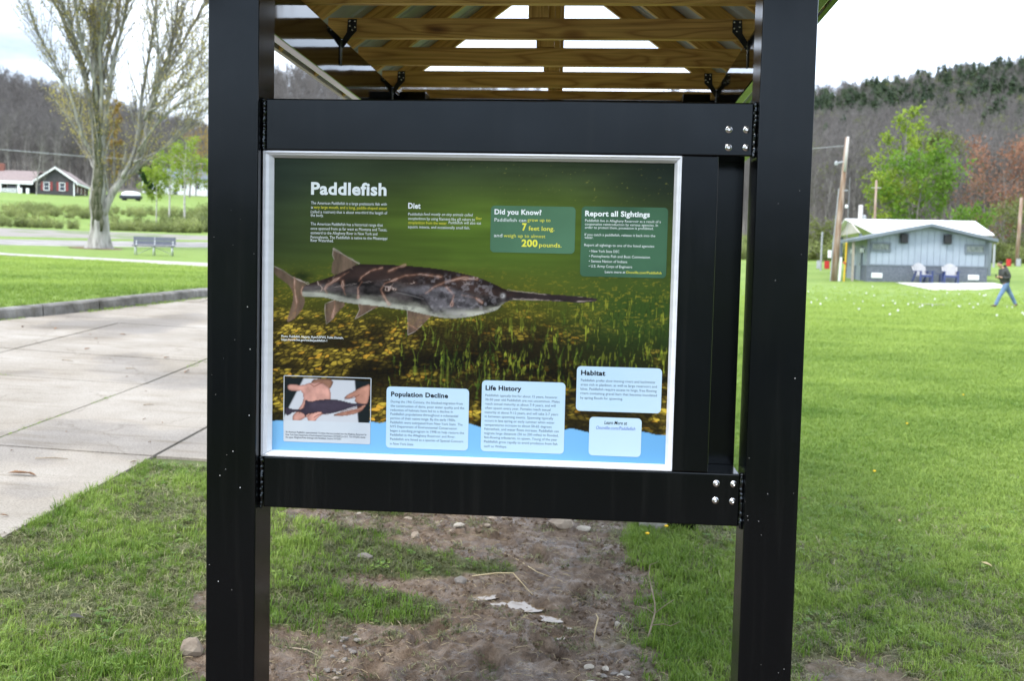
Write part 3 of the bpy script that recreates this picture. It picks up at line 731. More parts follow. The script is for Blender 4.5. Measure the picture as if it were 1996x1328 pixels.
# sign layout in metres (block, ink, weight, italic, x0, x1, baseline, cap height, words)
TEXT=[
('title', 'white', 2, 0, 0.2958, 0.5242, 1.8213, 0.0341, 'Paddlefish'),
('introduction', 'white', 0, 0, 0.2961, 0.5257, 1.791, 0.0085, 'The American Paddlefish is a large prehistoric fish with'),
('introduction', 'white', 0, 0, 0.2962, 0.3017, 1.7786, 0.0085, 'a'),
('introduction', 'yellow', 0, 0, 0.3039, 0.5259, 1.7787, 0.0085, 'very large mouth, and a long, paddle-shaped snout'),
('introduction', 'white', 0, 0, 0.2953, 0.5276, 1.765, 0.0085, '(called a rostrum) that is about one-third the length of'),
('introduction', 'white', 0, 0, 0.2954, 0.3348, 1.7544, 0.0085, 'the body.'),
('introduction', 'white', 0, 0, 0.2957, 0.5148, 1.7287, 0.0086, 'The American Paddlefish has a historical range that'),
('introduction', 'white', 0, 0, 0.2958, 0.5276, 1.7151, 0.0086, 'once spanned from as far west as Montana and Texas,'),
('introduction', 'white', 0, 0, 0.296, 0.4982, 1.7023, 0.0086, 'eastward to the Allegheny River in New York and'),
('introduction', 'white', 0, 0, 0.2961, 0.5287, 1.6894, 0.0086, 'Pennsylvania. The Paddlefish is native to the Mississippi'),
('introduction', 'white', 0, 0, 0.2962, 0.3656, 1.6794, 0.0086, 'River Watershed.'),
('diet_heading', 'white', 2, 0, 0.5903, 0.6273, 1.7841, 0.0155, 'Diet'),
('diet_text', 'white', 0, 0, 0.5906, 0.6348, 1.7632, 0.0081, 'Paddlefish'),
('diet_text', 'white', 0, 1, 0.6373, 0.7838, 1.7641, 0.0081, 'feed mostly on tiny animals called'),
('diet_text', 'white', 0, 0, 0.5909, 0.7898, 1.7505, 0.0081, 'zooplankton by using filament-like gill rakers to'),
('diet_text', 'yellow', 0, 0, 0.7926, 0.8107, 1.7542, 0.0081, 'filter'),
('diet_text', 'yellow', 0, 0, 0.5911, 0.7076, 1.7381, 0.0081, 'zooplankton from the water.'),
('diet_text', 'white', 0, 0, 0.7122, 0.8085, 1.7404, 0.0081, 'Paddlefish will also eat'),
('diet_text', 'white', 0, 0, 0.5905, 0.7757, 1.7257, 0.0081, 'aquatic insects, and occasionally small fish.'),
('fact_heading', 'white', 2, 0, 0.8479, 0.9865, 1.7717, 0.014, 'Did you Know?'),
('fact_text', 'white', 0, 0, 0.8484, 0.9419, 1.7503, 0.0098, 'Paddlefish can'),
('fact_text', 'yellow', 0, 0, 0.9457, 1.0134, 1.7517, 0.0098, 'grow up to'),
('fact_text', 'yellow', 2, 0, 0.9304, 0.9439, 1.7258, 0.0196, '7'),
('fact_text', 'yellow', 1, 0, 0.9495, 1.0257, 1.7255, 0.0126, 'feet long.'),
('fact_text', 'white', 0, 0, 0.8476, 0.8721, 1.7045, 0.0099, 'and'),
('fact_text', 'yellow', 0, 0, 0.8764, 0.9994, 1.7044, 0.0098, 'weigh up to almost'),
('fact_text', 'yellow', 2, 0, 0.9298, 0.9771, 1.6784, 0.0193, '200'),
('fact_text', 'yellow', 1, 0, 0.9818, 1.048, 1.6777, 0.0119, 'pounds.'),
('report_heading', 'white', 2, 0, 1.1146, 1.3026, 1.7713, 0.0146, 'Report all Sightings'),
('report_text', 'white', 0, 0, 1.1151, 1.335, 1.7545, 0.0073, 'Paddlefish live in Allegheny Reservoir as a result of a'),
('report_text', 'white', 0, 0, 1.1147, 1.327, 1.744, 0.0073, 'cooperative reintroduciton by various agencies. In'),
('report_text', 'white', 0, 0, 1.1149, 1.3142, 1.7343, 0.0073, 'order to protect them, possession is prohibited.'),
('report_text', 'white', 0, 0, 1.1148, 1.32, 1.7133, 0.0073, 'If you catch a paddlefish, release it back into the'),
('report_text', 'white', 0, 0, 1.1147, 1.1403, 1.7049, 0.0073, 'water.'),
('report_text', 'white', 0, 0, 1.1146, 1.3186, 1.6829, 0.0073, 'Report all sightings to one of the listed agencies:'),
('report_text', 'white', 0, 0, 1.1298, 1.2172, 1.6653, 0.0073, '• New York State DEC'),
('report_text', 'white', 0, 0, 1.1295, 1.3067, 1.6506, 0.0074, '• Pennsylvania Fish and Boat Commission'),
('report_text', 'white', 0, 0, 1.1292, 1.2411, 1.6359, 0.0074, '• Seneca Nation of Indians'),
('report_text', 'white', 0, 0, 1.1293, 1.2558, 1.6212, 0.0074, '• U.S. Army Corps of Engineers'),
('report_text', 'white', 0, 0, 1.177, 1.2364, 1.6054, 0.0074, 'Learn more at'),
('report_text', 'yellow', 0, 0, 1.2385, 1.3415, 1.6054, 0.0073, 'Onoville.com/Paddlefish'),
('photo_credit', 'white', 1, 0, 0.2092, 0.3999, 1.3898, 0.0066, 'Photo: Paddlefish, Hagerty, Ryan/USFWS, Public Domain,'),
('photo_credit', 'white', 1, 0, 0.2093, 0.3497, 1.3798, 0.0066, 'https://www.fws.gov/media/paddlefish-1'),
('photo_caption', 'black', 0, 0, 0.2249, 0.4741, 1.0992, 0.0055, 'An American Paddlefish, approximately 12 inches, that was stocked into the Allegheny Reservoir by'),
('photo_caption', 'black', 0, 0, 0.225, 0.4707, 1.091, 0.0055, 'New York State Department of Environmental Conservation (NYSDEC) in 2015. The NYSDEC stocks'),
('photo_caption', 'black', 0, 0, 0.225, 0.3972, 1.0832, 0.0055, 'the upper Allegheny River drainage with Paddlefish. Source: NYSDEC'),
('population_heading', 'black', 2, 0, 0.5474, 0.7201, 1.2214, 0.0131, 'Population Decline'),
('population_text', 'body', 0, 0, 0.547, 0.7652, 1.2021, 0.0072, 'During the 19th Century, the blocked migration from'),
('population_text', 'body', 0, 0, 0.5466, 0.7698, 1.1891, 0.0072, 'the construction of dams, poor water quality and the'),
('population_text', 'body', 0, 0, 0.5462, 0.7356, 1.1767, 0.0072, 'reduction of habitats have led to a decline in'),
('population_text', 'body', 0, 0, 0.5464, 0.7517, 1.1644, 0.0072, 'Paddlefish populations throughout a substantial'),
('population_text', 'body', 0, 0, 0.5466, 0.7442, 1.1517, 0.0072, 'portion of their native range. By the early 1900s,'),
('population_text', 'body', 0, 0, 0.5462, 0.7656, 1.139, 0.0072, 'Paddlefish were extirpated from New York State. The'),
('population_text', 'body', 0, 0, 0.5461, 0.7487, 1.1266, 0.0072, 'NYS Department of Environmental Conservation'),
('population_text', 'body', 0, 0, 0.5463, 0.7704, 1.1139, 0.0072, 'began a stocking program in 1998 to help restore the'),
('population_text', 'body', 0, 0, 0.5465, 0.7443, 1.1012, 0.0072, 'Paddlefish in the Allegheny Reservoir and River.'),
('population_text', 'body', 0, 0, 0.5467, 0.7684, 1.0882, 0.0072, 'Paddlefish are listed as a species of Special Concern'),
('population_text', 'body', 0, 0, 0.5464, 0.6194, 1.0738, 0.0072, 'in New York State.'),
('history_heading', 'black', 2, 0, 0.8323, 0.9395, 1.2494, 0.0131, 'Life History'),
('history_text', 'body', 0, 0, 0.8322, 1.0474, 1.2303, 0.0071, 'Paddlefish typically live for about 15 years, however'),
('history_text', 'body', 0, 0, 0.8321, 1.0542, 1.2175, 0.0071, '30-50 year old Paddlefish are not uncommon. Males'),
('history_text', 'body', 0, 0, 0.8318, 1.0424, 1.2049, 0.0071, 'reach sexual maturity at about 7-9 years, and will'),
('history_text', 'body', 0, 0, 0.8318, 1.0277, 1.1923, 0.0071, 'often spawn every year. Females reach sexual'),
('history_text', 'body', 0, 0, 0.8315, 1.0509, 1.1794, 0.0071, 'maturity at about 9-12 years, and will take 2-7 years'),
('history_text', 'body', 0, 0, 0.8315, 1.0366, 1.1669, 0.0071, 'in between spawning events. Spawning typically'),
('history_text', 'body', 0, 0, 0.8315, 1.0408, 1.1543, 0.0071, 'occurs in late spring or early summer when water'),
('history_text', 'body', 0, 0, 0.8315, 1.0321, 1.1414, 0.0072, 'temperatures increase to about 50-65 degrees'),
('history_text', 'body', 0, 0, 0.8315, 1.0536, 1.1288, 0.0072, 'Fahrenheit, and water flows increase. Paddlefish can'),
('history_text', 'body', 0, 0, 0.8314, 1.0531, 1.1162, 0.0072, 'migrate large distances (50 to 200 miles) to flooded,'),
('history_text', 'body', 0, 0, 0.8314, 1.0497, 1.1036, 0.0072, 'fast-flowing tributaries, to spawn. Young of the year'),
('history_text', 'body', 0, 0, 0.8314, 1.0506, 1.0907, 0.0072, 'Paddlefish grow rapidly to avoid predation from fish'),
('history_text', 'body', 0, 0, 0.8314, 0.9002, 1.0769, 0.0072, 'such as Walleye.'),
('habitat_heading', 'black', 2, 0, 1.1151, 1.1868, 1.3031, 0.0136, 'Habitat'),
('habitat_text', 'body', 0, 0, 1.1153, 1.3343, 1.2842, 0.0072, 'Paddlefish prefer slow moving rivers and backwater'),
('habitat_text', 'body', 0, 0, 1.1148, 1.3387, 1.2713, 0.0072, 'areas rich in plankton, as well as large reservoirs and'),
('habitat_text', 'body', 0, 0, 1.1148, 1.3383, 1.2585, 0.0072, 'lakes. Paddlefish require access to large, free flowing'),
('habitat_text', 'body', 0, 0, 1.1147, 1.3395, 1.2456, 0.0072, 'rivers containing gravel bars that become inundated'),
('habitat_text', 'body', 0, 0, 1.1147, 1.2401, 1.2319, 0.0072, 'by spring floods for spawning.'),
('web_heading', 'black', 1, 1, 1.1878, 1.255, 1.1586, 0.0101, 'Learn More at'),
('web_text', 'navy', 0, 1, 1.1639, 1.2793, 1.1428, 0.0101, 'Onoville.com/Paddlefish'),
]
CARDS={
'fact':(0.8371, 1.0864, 1.6594, 1.7968),
'report':(1.104, 1.3551, 1.594, 1.7991),
'inset':(0.2185, 0.4856, 1.0724, 1.2732),
'population':(0.5337, 0.7833, 1.0641, 1.2505),
'history':(0.8214, 1.0702, 1.0644, 1.2781),
'habitat':(1.1027, 1.3525, 1.1958, 1.3289),
'web':(1.1438, 1.2976, 1.0637, 1.179),
}
SHAPES={
'body':[(1.1594, 1.5302), (1.09, 1.536), (0.9992, 1.5399), (0.9079, 1.5452), (0.8849, 1.5492), (0.8463, 1.568), (0.8001, 1.5852), (0.7231, 1.6017), (0.646, 1.6106), (0.5687, 1.615), (0.4911, 1.6148), (0.4413, 1.6168), (0.4134, 1.6009), (0.3668, 1.5784), (0.3122, 1.5602), (0.2808, 1.5487), (0.2731, 1.5393), (0.2701, 1.5191), (0.2765, 1.5131), (0.3205, 1.5157), (0.352, 1.5119), (0.3756, 1.5048), (0.4148, 1.498), (0.4461, 1.4957), (0.5085, 1.4912), (0.5708, 1.4835), (0.6019, 1.4797), (0.664, 1.466), (0.7259, 1.4584), (0.7872, 1.4677), (0.833, 1.4795), (0.8664, 1.491), (0.8722, 1.5018), (0.8857, 1.5128), (0.9084, 1.521), (0.9996, 1.5202), (1.0905, 1.5164), (1.1357, 1.5175), (1.1551, 1.5225)],
'dorsal':[(0.4444, 1.6154), (0.4256, 1.6257), (0.3658, 1.6611), (0.3629, 1.6412), (0.3678, 1.629), (0.3617, 1.6135), (0.359, 1.5813), (0.3902, 1.585)],
'tail':[(0.2887, 1.5519), (0.2729, 1.5593), (0.2412, 1.5724), (0.2095, 1.5933), (0.1842, 1.6035), (0.1844, 1.5788), (0.2193, 1.5565), (0.2368, 1.5399), (0.2449, 1.5185), (0.242, 1.4922), (0.2313, 1.461), (0.2236, 1.4329), (0.2425, 1.4427), (0.2628, 1.4618), (0.2768, 1.4838), (0.2813, 1.5086), (0.2701, 1.5176)],
'anal':[(0.3755, 1.5078), (0.3427, 1.4947), (0.3414, 1.4746), (0.3466, 1.4331), (0.3653, 1.449), (0.3838, 1.4742), (0.4086, 1.4963)],
'pelvic':[(0.4429, 1.4972), (0.4479, 1.4789), (0.4342, 1.4508), (0.4575, 1.4637), (0.4853, 1.4814), (0.5147, 1.4913), (0.4694, 1.504)],
'pectoral':[(0.5908, 1.4932), (0.5946, 1.4504), (0.5954, 1.4074), (0.6154, 1.4172), (0.6367, 1.4377), (0.6732, 1.4739), (0.6559, 1.4903)],
'gill':[(0.5575, 1.5384), (0.6007, 1.5516), (0.6701, 1.5578), (0.7549, 1.5446), (0.8092, 1.517), (0.802, 1.494), (0.741, 1.4741), (0.6732, 1.4739), (0.6399, 1.5205), (0.601, 1.5302)],
'wave':[(0.1786, 1.1319), (0.2057, 1.1375), (0.2296, 1.1321), (0.2613, 1.141), (0.3167, 1.1476), (0.372, 1.1542), (0.4351, 1.1469), (0.4886, 1.1425), (0.5138, 1.1372), (0.5325, 1.1425), (0.5683, 1.1562), (0.6693, 1.1735), (0.7238, 1.1661), (0.7845, 1.1465), (0.8187, 1.1369), (0.8559, 1.1274), (1.0702, 1.1349), (1.0852, 1.1431), (1.1082, 1.1393), (1.1418, 1.1313), (1.2223, 1.1249), (1.2987, 1.1429), (1.3502, 1.1279), (1.4173, 1.1379), (1.445, 0.9802), (0.1194, 0.9277), (0.126, 1.1269)],
'iphoto':[(0.2188, 1.2679), (0.4838, 1.2636), (0.4821, 1.1096), (0.2187, 1.1097)],
'hand1':[(0.227, 1.2431), (0.2396, 1.2482), (0.2761, 1.2447), (0.2982, 1.2547), (0.336, 1.2575), (0.3599, 1.2395), (0.3633, 1.2194), (0.3591, 1.1725), (0.3278, 1.1527), (0.3106, 1.1302), (0.2947, 1.1312), (0.2898, 1.1514), (0.2772, 1.1415), (0.2645, 1.1348), (0.2471, 1.1342), (0.2437, 1.1498), (0.261, 1.1692), (0.2798, 1.1964), (0.2763, 1.2291), (0.2525, 1.2268), (0.2319, 1.2292)],
'arm1':[(0.3138, 1.2677), (0.3753, 1.268), (0.3584, 1.2317), (0.3363, 1.2388), (0.2982, 1.2532)],
'hand2':[(0.4854, 1.2575), (0.4683, 1.2507), (0.4496, 1.2424), (0.434, 1.2326), (0.4075, 1.2177), (0.4029, 1.2082), (0.4186, 1.2087), (0.4405, 1.2172), (0.4345, 1.1983), (0.4596, 1.1945), (0.4567, 1.1835), (0.419, 1.1745), (0.3719, 1.1604), (0.372, 1.1557), (0.4004, 1.1551), (0.4506, 1.1662), (0.4707, 1.1886), (0.4799, 1.2076)],
'ifish':[(0.2196, 1.1803), (0.2483, 1.1703), (0.2769, 1.1728), (0.2831, 1.1856), (0.2845, 1.2044), (0.2972, 1.1954), (0.324, 1.2025), (0.3714, 1.2072), (0.4187, 1.1978), (0.4345, 1.1937), (0.4847, 1.1969), (0.4848, 1.1938), (0.4346, 1.1859), (0.4033, 1.1739), (0.3719, 1.1635), (0.3561, 1.1614), (0.3403, 1.1593), (0.3323, 1.1669), (0.3087, 1.1614), (0.2881, 1.1576), (0.2867, 1.145), (0.2801, 1.162), (0.2484, 1.1641), (0.2294, 1.1493), (0.223, 1.1585)],
}
STREAKS={
'c1':[(0.5146, 1.6062), (0.479, 1.5962), (0.4527, 1.5773), (0.4451, 1.5648)],
'c2':[(0.4136, 1.5917), (0.3748, 1.5678), (0.3484, 1.5503), (0.3406, 1.5393), (0.3471, 1.5256)],
'c3':[(0.5841, 1.6154), (0.5533, 1.6055), (0.5349, 1.5975)],
'c4':[(0.6927, 1.5827), (0.631, 1.589), (0.5846, 1.5849), (0.5539, 1.5719), (0.523, 1.559), (0.5109, 1.5403), (0.5237, 1.5176), (0.5364, 1.4965)],
'c5':[(0.8003, 1.5776), (0.7542, 1.5811), (0.7084, 1.5694), (0.6702, 1.5517), (0.6474, 1.5329)],
'c6':[(0.273, 1.5423), (0.2684, 1.533), (0.2701, 1.5207)],
'c7':[(0.2476, 1.571), (0.2478, 1.5417), (0.2546, 1.4956), (0.2488, 1.449)],
'c8':[(0.3709, 1.5046), (0.3711, 1.4831), (0.3652, 1.4552)],
'c9':[(0.3952, 1.5637), (0.3954, 1.5452), (0.4035, 1.5224)],
'c10':[(0.453, 1.5619), (0.4407, 1.5432), (0.4427, 1.5156)],
'c11':[(0.3821, 1.6094), (0.4007, 1.6221), (0.4041, 1.6022), (0.3824, 1.5849)],
'c12':[(0.5948, 1.4397), (0.6104, 1.4324), (0.6214, 1.425)],
'c13':[(0.7552, 1.5309), (0.7937, 1.5242), (0.817, 1.5096)],
'c14':[(0.7087, 1.5526), (0.7322, 1.5303), (0.7251, 1.4997)],
'line':[(0.2764, 1.5239), (0.3516, 1.5411), (0.4452, 1.5587), (0.5384, 1.5716)],
'top':[(0.4444, 1.6169), (0.3658, 1.6596)],
'tl':[(0.2887, 1.5535), (0.2412, 1.5724), (0.1842, 1.6035)],
'rost':[(0.8926, 1.5479), (0.9992, 1.5383), (1.09, 1.5345), (1.1504, 1.5299)],
'rb':[(0.9084, 1.5225), (0.9996, 1.5217), (1.0904, 1.5194), (1.1506, 1.5239)],
}
CREASES=[[(0.2659, 1.16), (0.2768, 1.1744), (0.283, 1.1887)], [(0.2929, 1.1515), (0.3023, 1.1612), (0.3103, 1.1614)], [(0.312, 1.149), (0.3277, 1.1589), (0.3403, 1.1593)], [(0.334, 1.1622), (0.3467, 1.1595), (0.3561, 1.1599)], [(0.406, 1.2068), (0.4343, 1.2123), (0.4498, 1.2222)], [(0.3939, 1.1689), (0.4253, 1.1794), (0.4566, 1.1882)], [(0.4129, 1.1649), (0.4348, 1.1719), (0.4599, 1.1758)], [(0.2982, 1.2516), (0.3109, 1.2427), (0.3361, 1.2559)]]

# ------------------------------------------------------------------ the print on the sign
def inpoly(px_, pz_, poly):
    r = np.zeros(px_.shape, bool); n = len(poly); j = n-1
    for i in range(n):
        xi, yi = poly[i]; xj_, yj_ = poly[j]
        c = ((yi > pz_) != (yj_ > pz_)) & (px_ < (xj_-xi)*(pz_-yi)/((yj_-yi) or 1e-9)+xi)
        r ^= c; j = i
    return r
def dline(px_, pz_, pl):
    d = np.full(px_.shape, 9.0)
    for (x0,z0),(x1,z1) in zip(pl[:-1], pl[1:]):
        dx, dz = x1-x0, z1-z0; t = np.clip(((px_-x0)*dx+(pz_-z0)*dz)/(dx*dx+dz*dz+1e-12), 0, 1)
        d = np.minimum(d, np.hypot(px_-x0-t*dx, pz_-z0-t*dz))
    return d
def smooth_poly(pl, it=2):
    for _ in range(it):
        q = []
        for i in range(len(pl)):
            a = pl[i]; b = pl[(i+1) % len(pl)]
            q += [(a[0]*.75+b[0]*.25, a[1]*.75+b[1]*.25), (a[0]*.25+b[0]*.75, a[1]*.25+b[1]*.75)]
        pl = q
    return pl
AX, AZ = 600, 446
ax_ = np.linspace(PX0-0.002, PX1+0.002, AX); az_ = np.linspace(PZ0-0.002, PZ1+0.002, AZ)
PXX, PZZ = np.meshgrid(ax_, az_)
U = (PXX-PX0)/(PX1-PX0); Vd = (PZ1-PZZ)/(PZ1-PZ0)           # 0..1 across and down
def srgb(c): return np.array(lin(*c))
def mixc(a, b, t): return a*(1-t[..., None]) + b*t[..., None]
# water: dark at the top corners, green in the middle
img = np.zeros(U.shape+(3,)) + srgb((58,72,44))
img = mixc(img, srgb((86,104,36)), sm(0.02, 0.22, Vd)*sm(0.9, 0.25, np.abs(U-0.45)))
img = mixc(img, srgb((98,126,42)), np.exp(-(((U-0.58)/0.28)**2+((Vd-0.26)/0.13)**2)))
img = img*(0.82+0.40*sm(.35,.7,fbm(U*3.2, Vd*7, 153, 4)))[..., None]
img = mixc(img, srgb((30,42,34)), np.exp(-(((U-1.0)/0.17)**2+((Vd-0.02)/0.16)**2))*0.9)
img = mixc(img, srgb((44,58,48)), np.exp(-(((U-0.0)/0.20)**2+((Vd-0.03)/0.3)**2))*0.85)
wv = fbm(U*5, Vd*60, 5, 3)
img *= (0.82+0.40*wv)[..., None]
gl = sm(0.80, 0.95, fbm(U*150, Vd*150, 8, 2))*sm(0.12, 0.02, np.abs(Vd-0.07))*sm(.3, .6, U)
img = mixc(img, srgb((150,150,70)), gl*0.5)
# river bed: pebbles growing towards the viewer
bed = sm(0.29, 0.45, Vd + 0.05*(fbm(U*5, Vd*5, 12, 3)-.5) - 0.05*np.exp(-((U-.75)/.2)**2))
img = mixc(img, srgb((84,98,30))*(0.72+0.6*fbm(U*70, Vd*120, 15, 3))[..., None], bed*0.85)
dp = np.clip((Vd-0.30)/0.7, 0.001, 1)
def cells(fx, fy, seed):
    ix = np.floor(fx); iy = np.floor(fy); best = np.full(fx.shape, 9.); val = np.zeros(fx.shape); sec = np.full(fx.shape, 9.)
    for a in (-1,0,1):
        for b in (-1,0,1):
            cx_ = ix+a; cy_ = iy+b
            ox = cx_ + 0.15+0.7*_h(cx_, cy_, seed); oy = cy_ + 0.15+0.7*_h(cx_, cy_, seed+5)
            d = np.hypot(fx-ox, fy-oy); v = _h(cx_, cy_, seed+9)
            upd = d < best; sec = np.where(upd, best, np.minimum(sec, d)); val = np.where(upd, v, val); best = np.where(upd, d, best)
    return best, sec, val
wx = (fbm(U*40, Vd*60, 21, 3)-.5); wy = (fbm(U*40, Vd*60, 22, 3)-.5)
ky = np.log(dp+0.30)*62 + wy*1.6; kx_ = (U-0.5)/(dp+0.30)*62 + 90 + wx*1.6
d1, d2, cv = cells(kx_, ky, 3)
edge = sm(0.02, 0.30, d2-d1)
caust = sm(0.43, 0.62, fbm(U*7+3, Vd*19, 33, 4)*0.6 + fbm(U*22, Vd*45, 34, 3)*0.4)
shade = sm(0.62, 0.42, fbm(U*2.6+1.3, Vd*6, 44, 3))
br = (0.07 + 1.35*caust*(0.06+0.94*cv**1.9))*(0.45+0.55*edge)*(0.40+0.60*shade)
top = sm(0.75, 0.15, d1)
peb = srgb((28,24,9)) + (srgb((222,192,70))-srgb((28,24,9)))*(np.clip(br*(0.45+0.75*top), 0, 1)**1.25)[..., None]
rust = (cv > 0.93)
peb = np.where(rust[..., None], peb*np.array([1.05,.8,.7]), peb)
img = mixc(img, peb, sm(0.40, 0.56, Vd+0.03*(fbm(U*9, Vd*9, 61, 3)-.5) - 0.06*sm(.62,.9,U)))
band = np.exp(-(((Vd-0.70)-0.03*np.sin(U*9))/0.05)**2)*0.75*sm(.0,.25,U)
img *= (1-band)[..., None]
img = mixc(img, srgb((40,72,26)), np.clip(sm(0.66, 0.9, U)*np.exp(-((Vd-0.50)/0.13)**2)*0.75, 0, 1))
# fine upright weed texture and sunlit flecks over the right of the bed
wt = fbm(U*190, Vd*34, 151, 3); reg = sm(.36,.55,U)*sm(.40,.50,Vd)*sm(.80,.66,Vd)
img = mixc(img, srgb((34,46,14)), sm(.50,.62,wt)*reg*.45); img = mixc(img, srgb((150,158,52)), sm(.64,.76,wt)*reg*.75*(.4+caust))
olive = sm(.33,.42,Vd)*sm(.60,.48,Vd); img = mixc(img, srgb((150,142,44)), olive*sm(.60,.78,fbm(U*120, Vd*190, 152, 3))*.6)
img = mixc(img, srgb((92,92,24)), olive*.35*sm(.95,.6,U))
# weeds
ra = np.random.RandomState(4)
for i in range(330):
    u0 = ra.uniform(0.30, 0.99) if i > 16 else ra.uniform(0.33, 0.55); base = ra.uniform(0.52, 0.83) if i > 16 else ra.uniform(0.72, 0.84)
    h = ra.uniform(0.025, 0.075)*(1 if i > 16 else 1.9); lean = ra.uniform(-.014, .014); w_ = ra.uniform(0.0010, 0.0030)*(1.5 if i <= 16 else 1)
    j0 = max(0, int((u0-abs(lean)-.02)*AX)); j1 = min(AX, int((u0+abs(lean)+.02)*AX)+2); q0 = max(0, int((1-base)*AZ)-2); q1 = min(AZ, int((1-base+h)*AZ)+3)
    Us = U[q0:q1, j0:j1]; Vs = Vd[q0:q1, j0:j1]
    t = (base-Vs)/h; ok = (t > 0) & (t < 1)
    cx_ = u0 + lean*t*t + 0.0012*np.sin(t*7+i) + 0.0016*(fbm(Us*90, Vs*50, 300+i, 2)-.5)
    leaf = 0.30+1.1*sm(.45,.75,fbm(t*9+i*3.1, t*0+i, 7, 2))*(1-.6*t)
    a = np.exp(-((Us-cx_)/(w_*leaf+1e-6))**2)*ok*sm(1.0, 0.8, t)
    c = srgb(((150,168,60),(96,120,36),(66,96,30),(22,34,12))[i % 4])
    img[q0:q1, j0:j1] = mixc(img[q0:q1, j0:j1], c, np.clip(a*ra.uniform(0.20, 0.60)*(.5+fbm(Us*120,Vs*80,500+i,2)), 0, 1))
# the fish and its fins
def put(poly, col, alpha=1.0, it=2):
    global img
    msk = inpoly(PXX, PZZ, smooth_poly(poly, it)).astype(float)
    # soften by one cell
    mm = msk.copy(); mm[1:-1,1:-1] = (msk[1:-1,1:-1]*4+msk[:-2,1:-1]+msk[2:,1:-1]+msk[1:-1,:-2]+msk[1:-1,2:])/8
    img = mixc(img, col if not callable(col) else col(), mm*alpha); return mm
FX0, FX1 = 0.183, 1.145
shadow = np.exp(-(((PXX-0.27)/0.035)**2+((PZZ-1.575)/0.016)**2)); img = mixc(img, srgb((26,40,14)), shadow*0.9)
fn = lambda a, s_: (a[0]-0.5, a[1]) 
finc = lambda: srgb((122,98,84))*(0.30+1.35*fbm(PXX*75, PZZ*22, 71, 5))[..., None]
for nm in ('tail','anal','pelvic','pectoral','dorsal'):
    put(SHAPES[nm], finc, 0.86, 1)
    ed_ = dline(PXX, PZZ, [tuple(q) for q in SHAPES[nm]][:5]); img = mixc(img, srgb((214,200,188)), np.exp(-(ed_/.0011)**2)*.45*fbm(PXX*50, PZZ*50, 73, 3)*1.6)
def body():
    bt = np.array([(p[0], p[1]) for p in SHAPES['body']])
    xs_ = np.array([0.27,0.35,0.43,0.48,0.56,0.63,0.70,0.76,0.82,0.87,0.92,1.0,1.15])
    topz = np.array([1.556,1.587,1.617,1.617,1.612,1.606,1.596,1.583,1.566,1.549,1.541,1.532,1.519])
    botz = np.array([1.527,1.521,1.505,1.500,1.490,1.478,1.462,1.463,1.478,1.500,1.519,1.516,1.511])
    T = np.interp(PXX, xs_, topz); B_ = np.interp(PXX, xs_, botz)
    t = np.clip((T-PZZ)/(T-B_+1e-6), 0, 1)
    n1 = fbm(PXX*28, PZZ*45, 81, 5); n2 = fbm(PXX*9, PZZ*14, 82, 4)
    n3 = fbm(PXX*70, PZZ*90, 84, 4)
    n4 = fbm(PXX*14+9, PZZ*26, 85, 4)
    back = srgb((58,43,38))*np.clip(0.15+1.7*n2+.6*(n3-.5), .1, 2)[..., None]; mid = srgb((92,84,82))*np.clip(2.6*n4-.75+.9*(n3-.5), 0.10, 2.2)[..., None]; bel = srgb((182,182,166))*np.clip(0.35+1.1*n1, .3, 1.3)[..., None]
    c = mixc(back, mid, sm(0.30, 0.60, t+0.30*(n2-.5))); c = mixc(c, srgb((112,110,100))*np.clip(2.2*n1-.3, .2, 2)[..., None], sm(0.74, 0.88, t+.14*(n1-.5))); c = mixc(c, bel, sm(0.88, 0.985, t+0.08*(n1-.5)))
    c = c*(1-0.45*np.exp(-((t-.02)/.10)**2))[..., None]
    rost = sm(0.88, 0.94, PXX)
    c = mixc(c, srgb((52,42,42))*(0.5+0.9*n1)[..., None], rost*sm(0.9, 0.6, t))
    return c
put(SHAPES['body'], body, 1.0, 2)
gs = inpoly(PXX, PZZ, smooth_poly(SHAPES['gill'], 2)).astype(float)
for _ in range(10): gs = (gs+np.roll(gs,1,0)+np.roll(gs,-1,0)+np.roll(gs,1,1)+np.roll(gs,-1,1))/5
gt = srgb((122,118,122))*(np.clip(fbm(PXX*40, PZZ*40, 91, 5)*2.3-.55, 0.12, 2.0))[..., None]
img = mixc(img, gt, np.clip(gs, 0, 1)*0.72*inpoly(PXX, PZZ, smooth_poly(SHAPES['body'], 2)))
gl_ = dline(PXX, PZZ, [SHAPES['gill'][0], SHAPES['gill'][9], SHAPES['gill'][8], SHAPES['gill'][7]])
img = mixc(img, srgb((24,20,20)), np.exp(-(gl_/.0026)**2)*.5)
img = mixc(img, srgb((210,205,200)), np.exp(-((dline(PXX, PZZ+.0045, [SHAPES['gill'][0], SHAPES['gill'][9], SHAPES['gill'][8]]))/.0016)**2)*.15)
img = mixc(img, srgb((205,204,188)), np.clip(inpoly(PXX, PZZ, smooth_poly(SHAPES['body'], 2))*np.exp(-(((PXX-0.79)/0.075)**2+((PZZ-1.476)/0.010)**2)), 0, 1)*0.85)
img = mixc(img, srgb((30,26,26)), np.exp(-(((PXX-0.855)/0.016)**2+((PZZ-1.503)/0.005)**2))*0.9)      # mouth
img = mixc(img, srgb((225,222,220)), np.exp(-(np.hypot(PXX-0.878, PZZ-1.531)/0.006)**2)*0.9)
img = mixc(img, srgb((20,16,16)), np.exp(-(np.hypot(PXX-0.876, PZZ-1.531)/0.003)**2)*0.9)
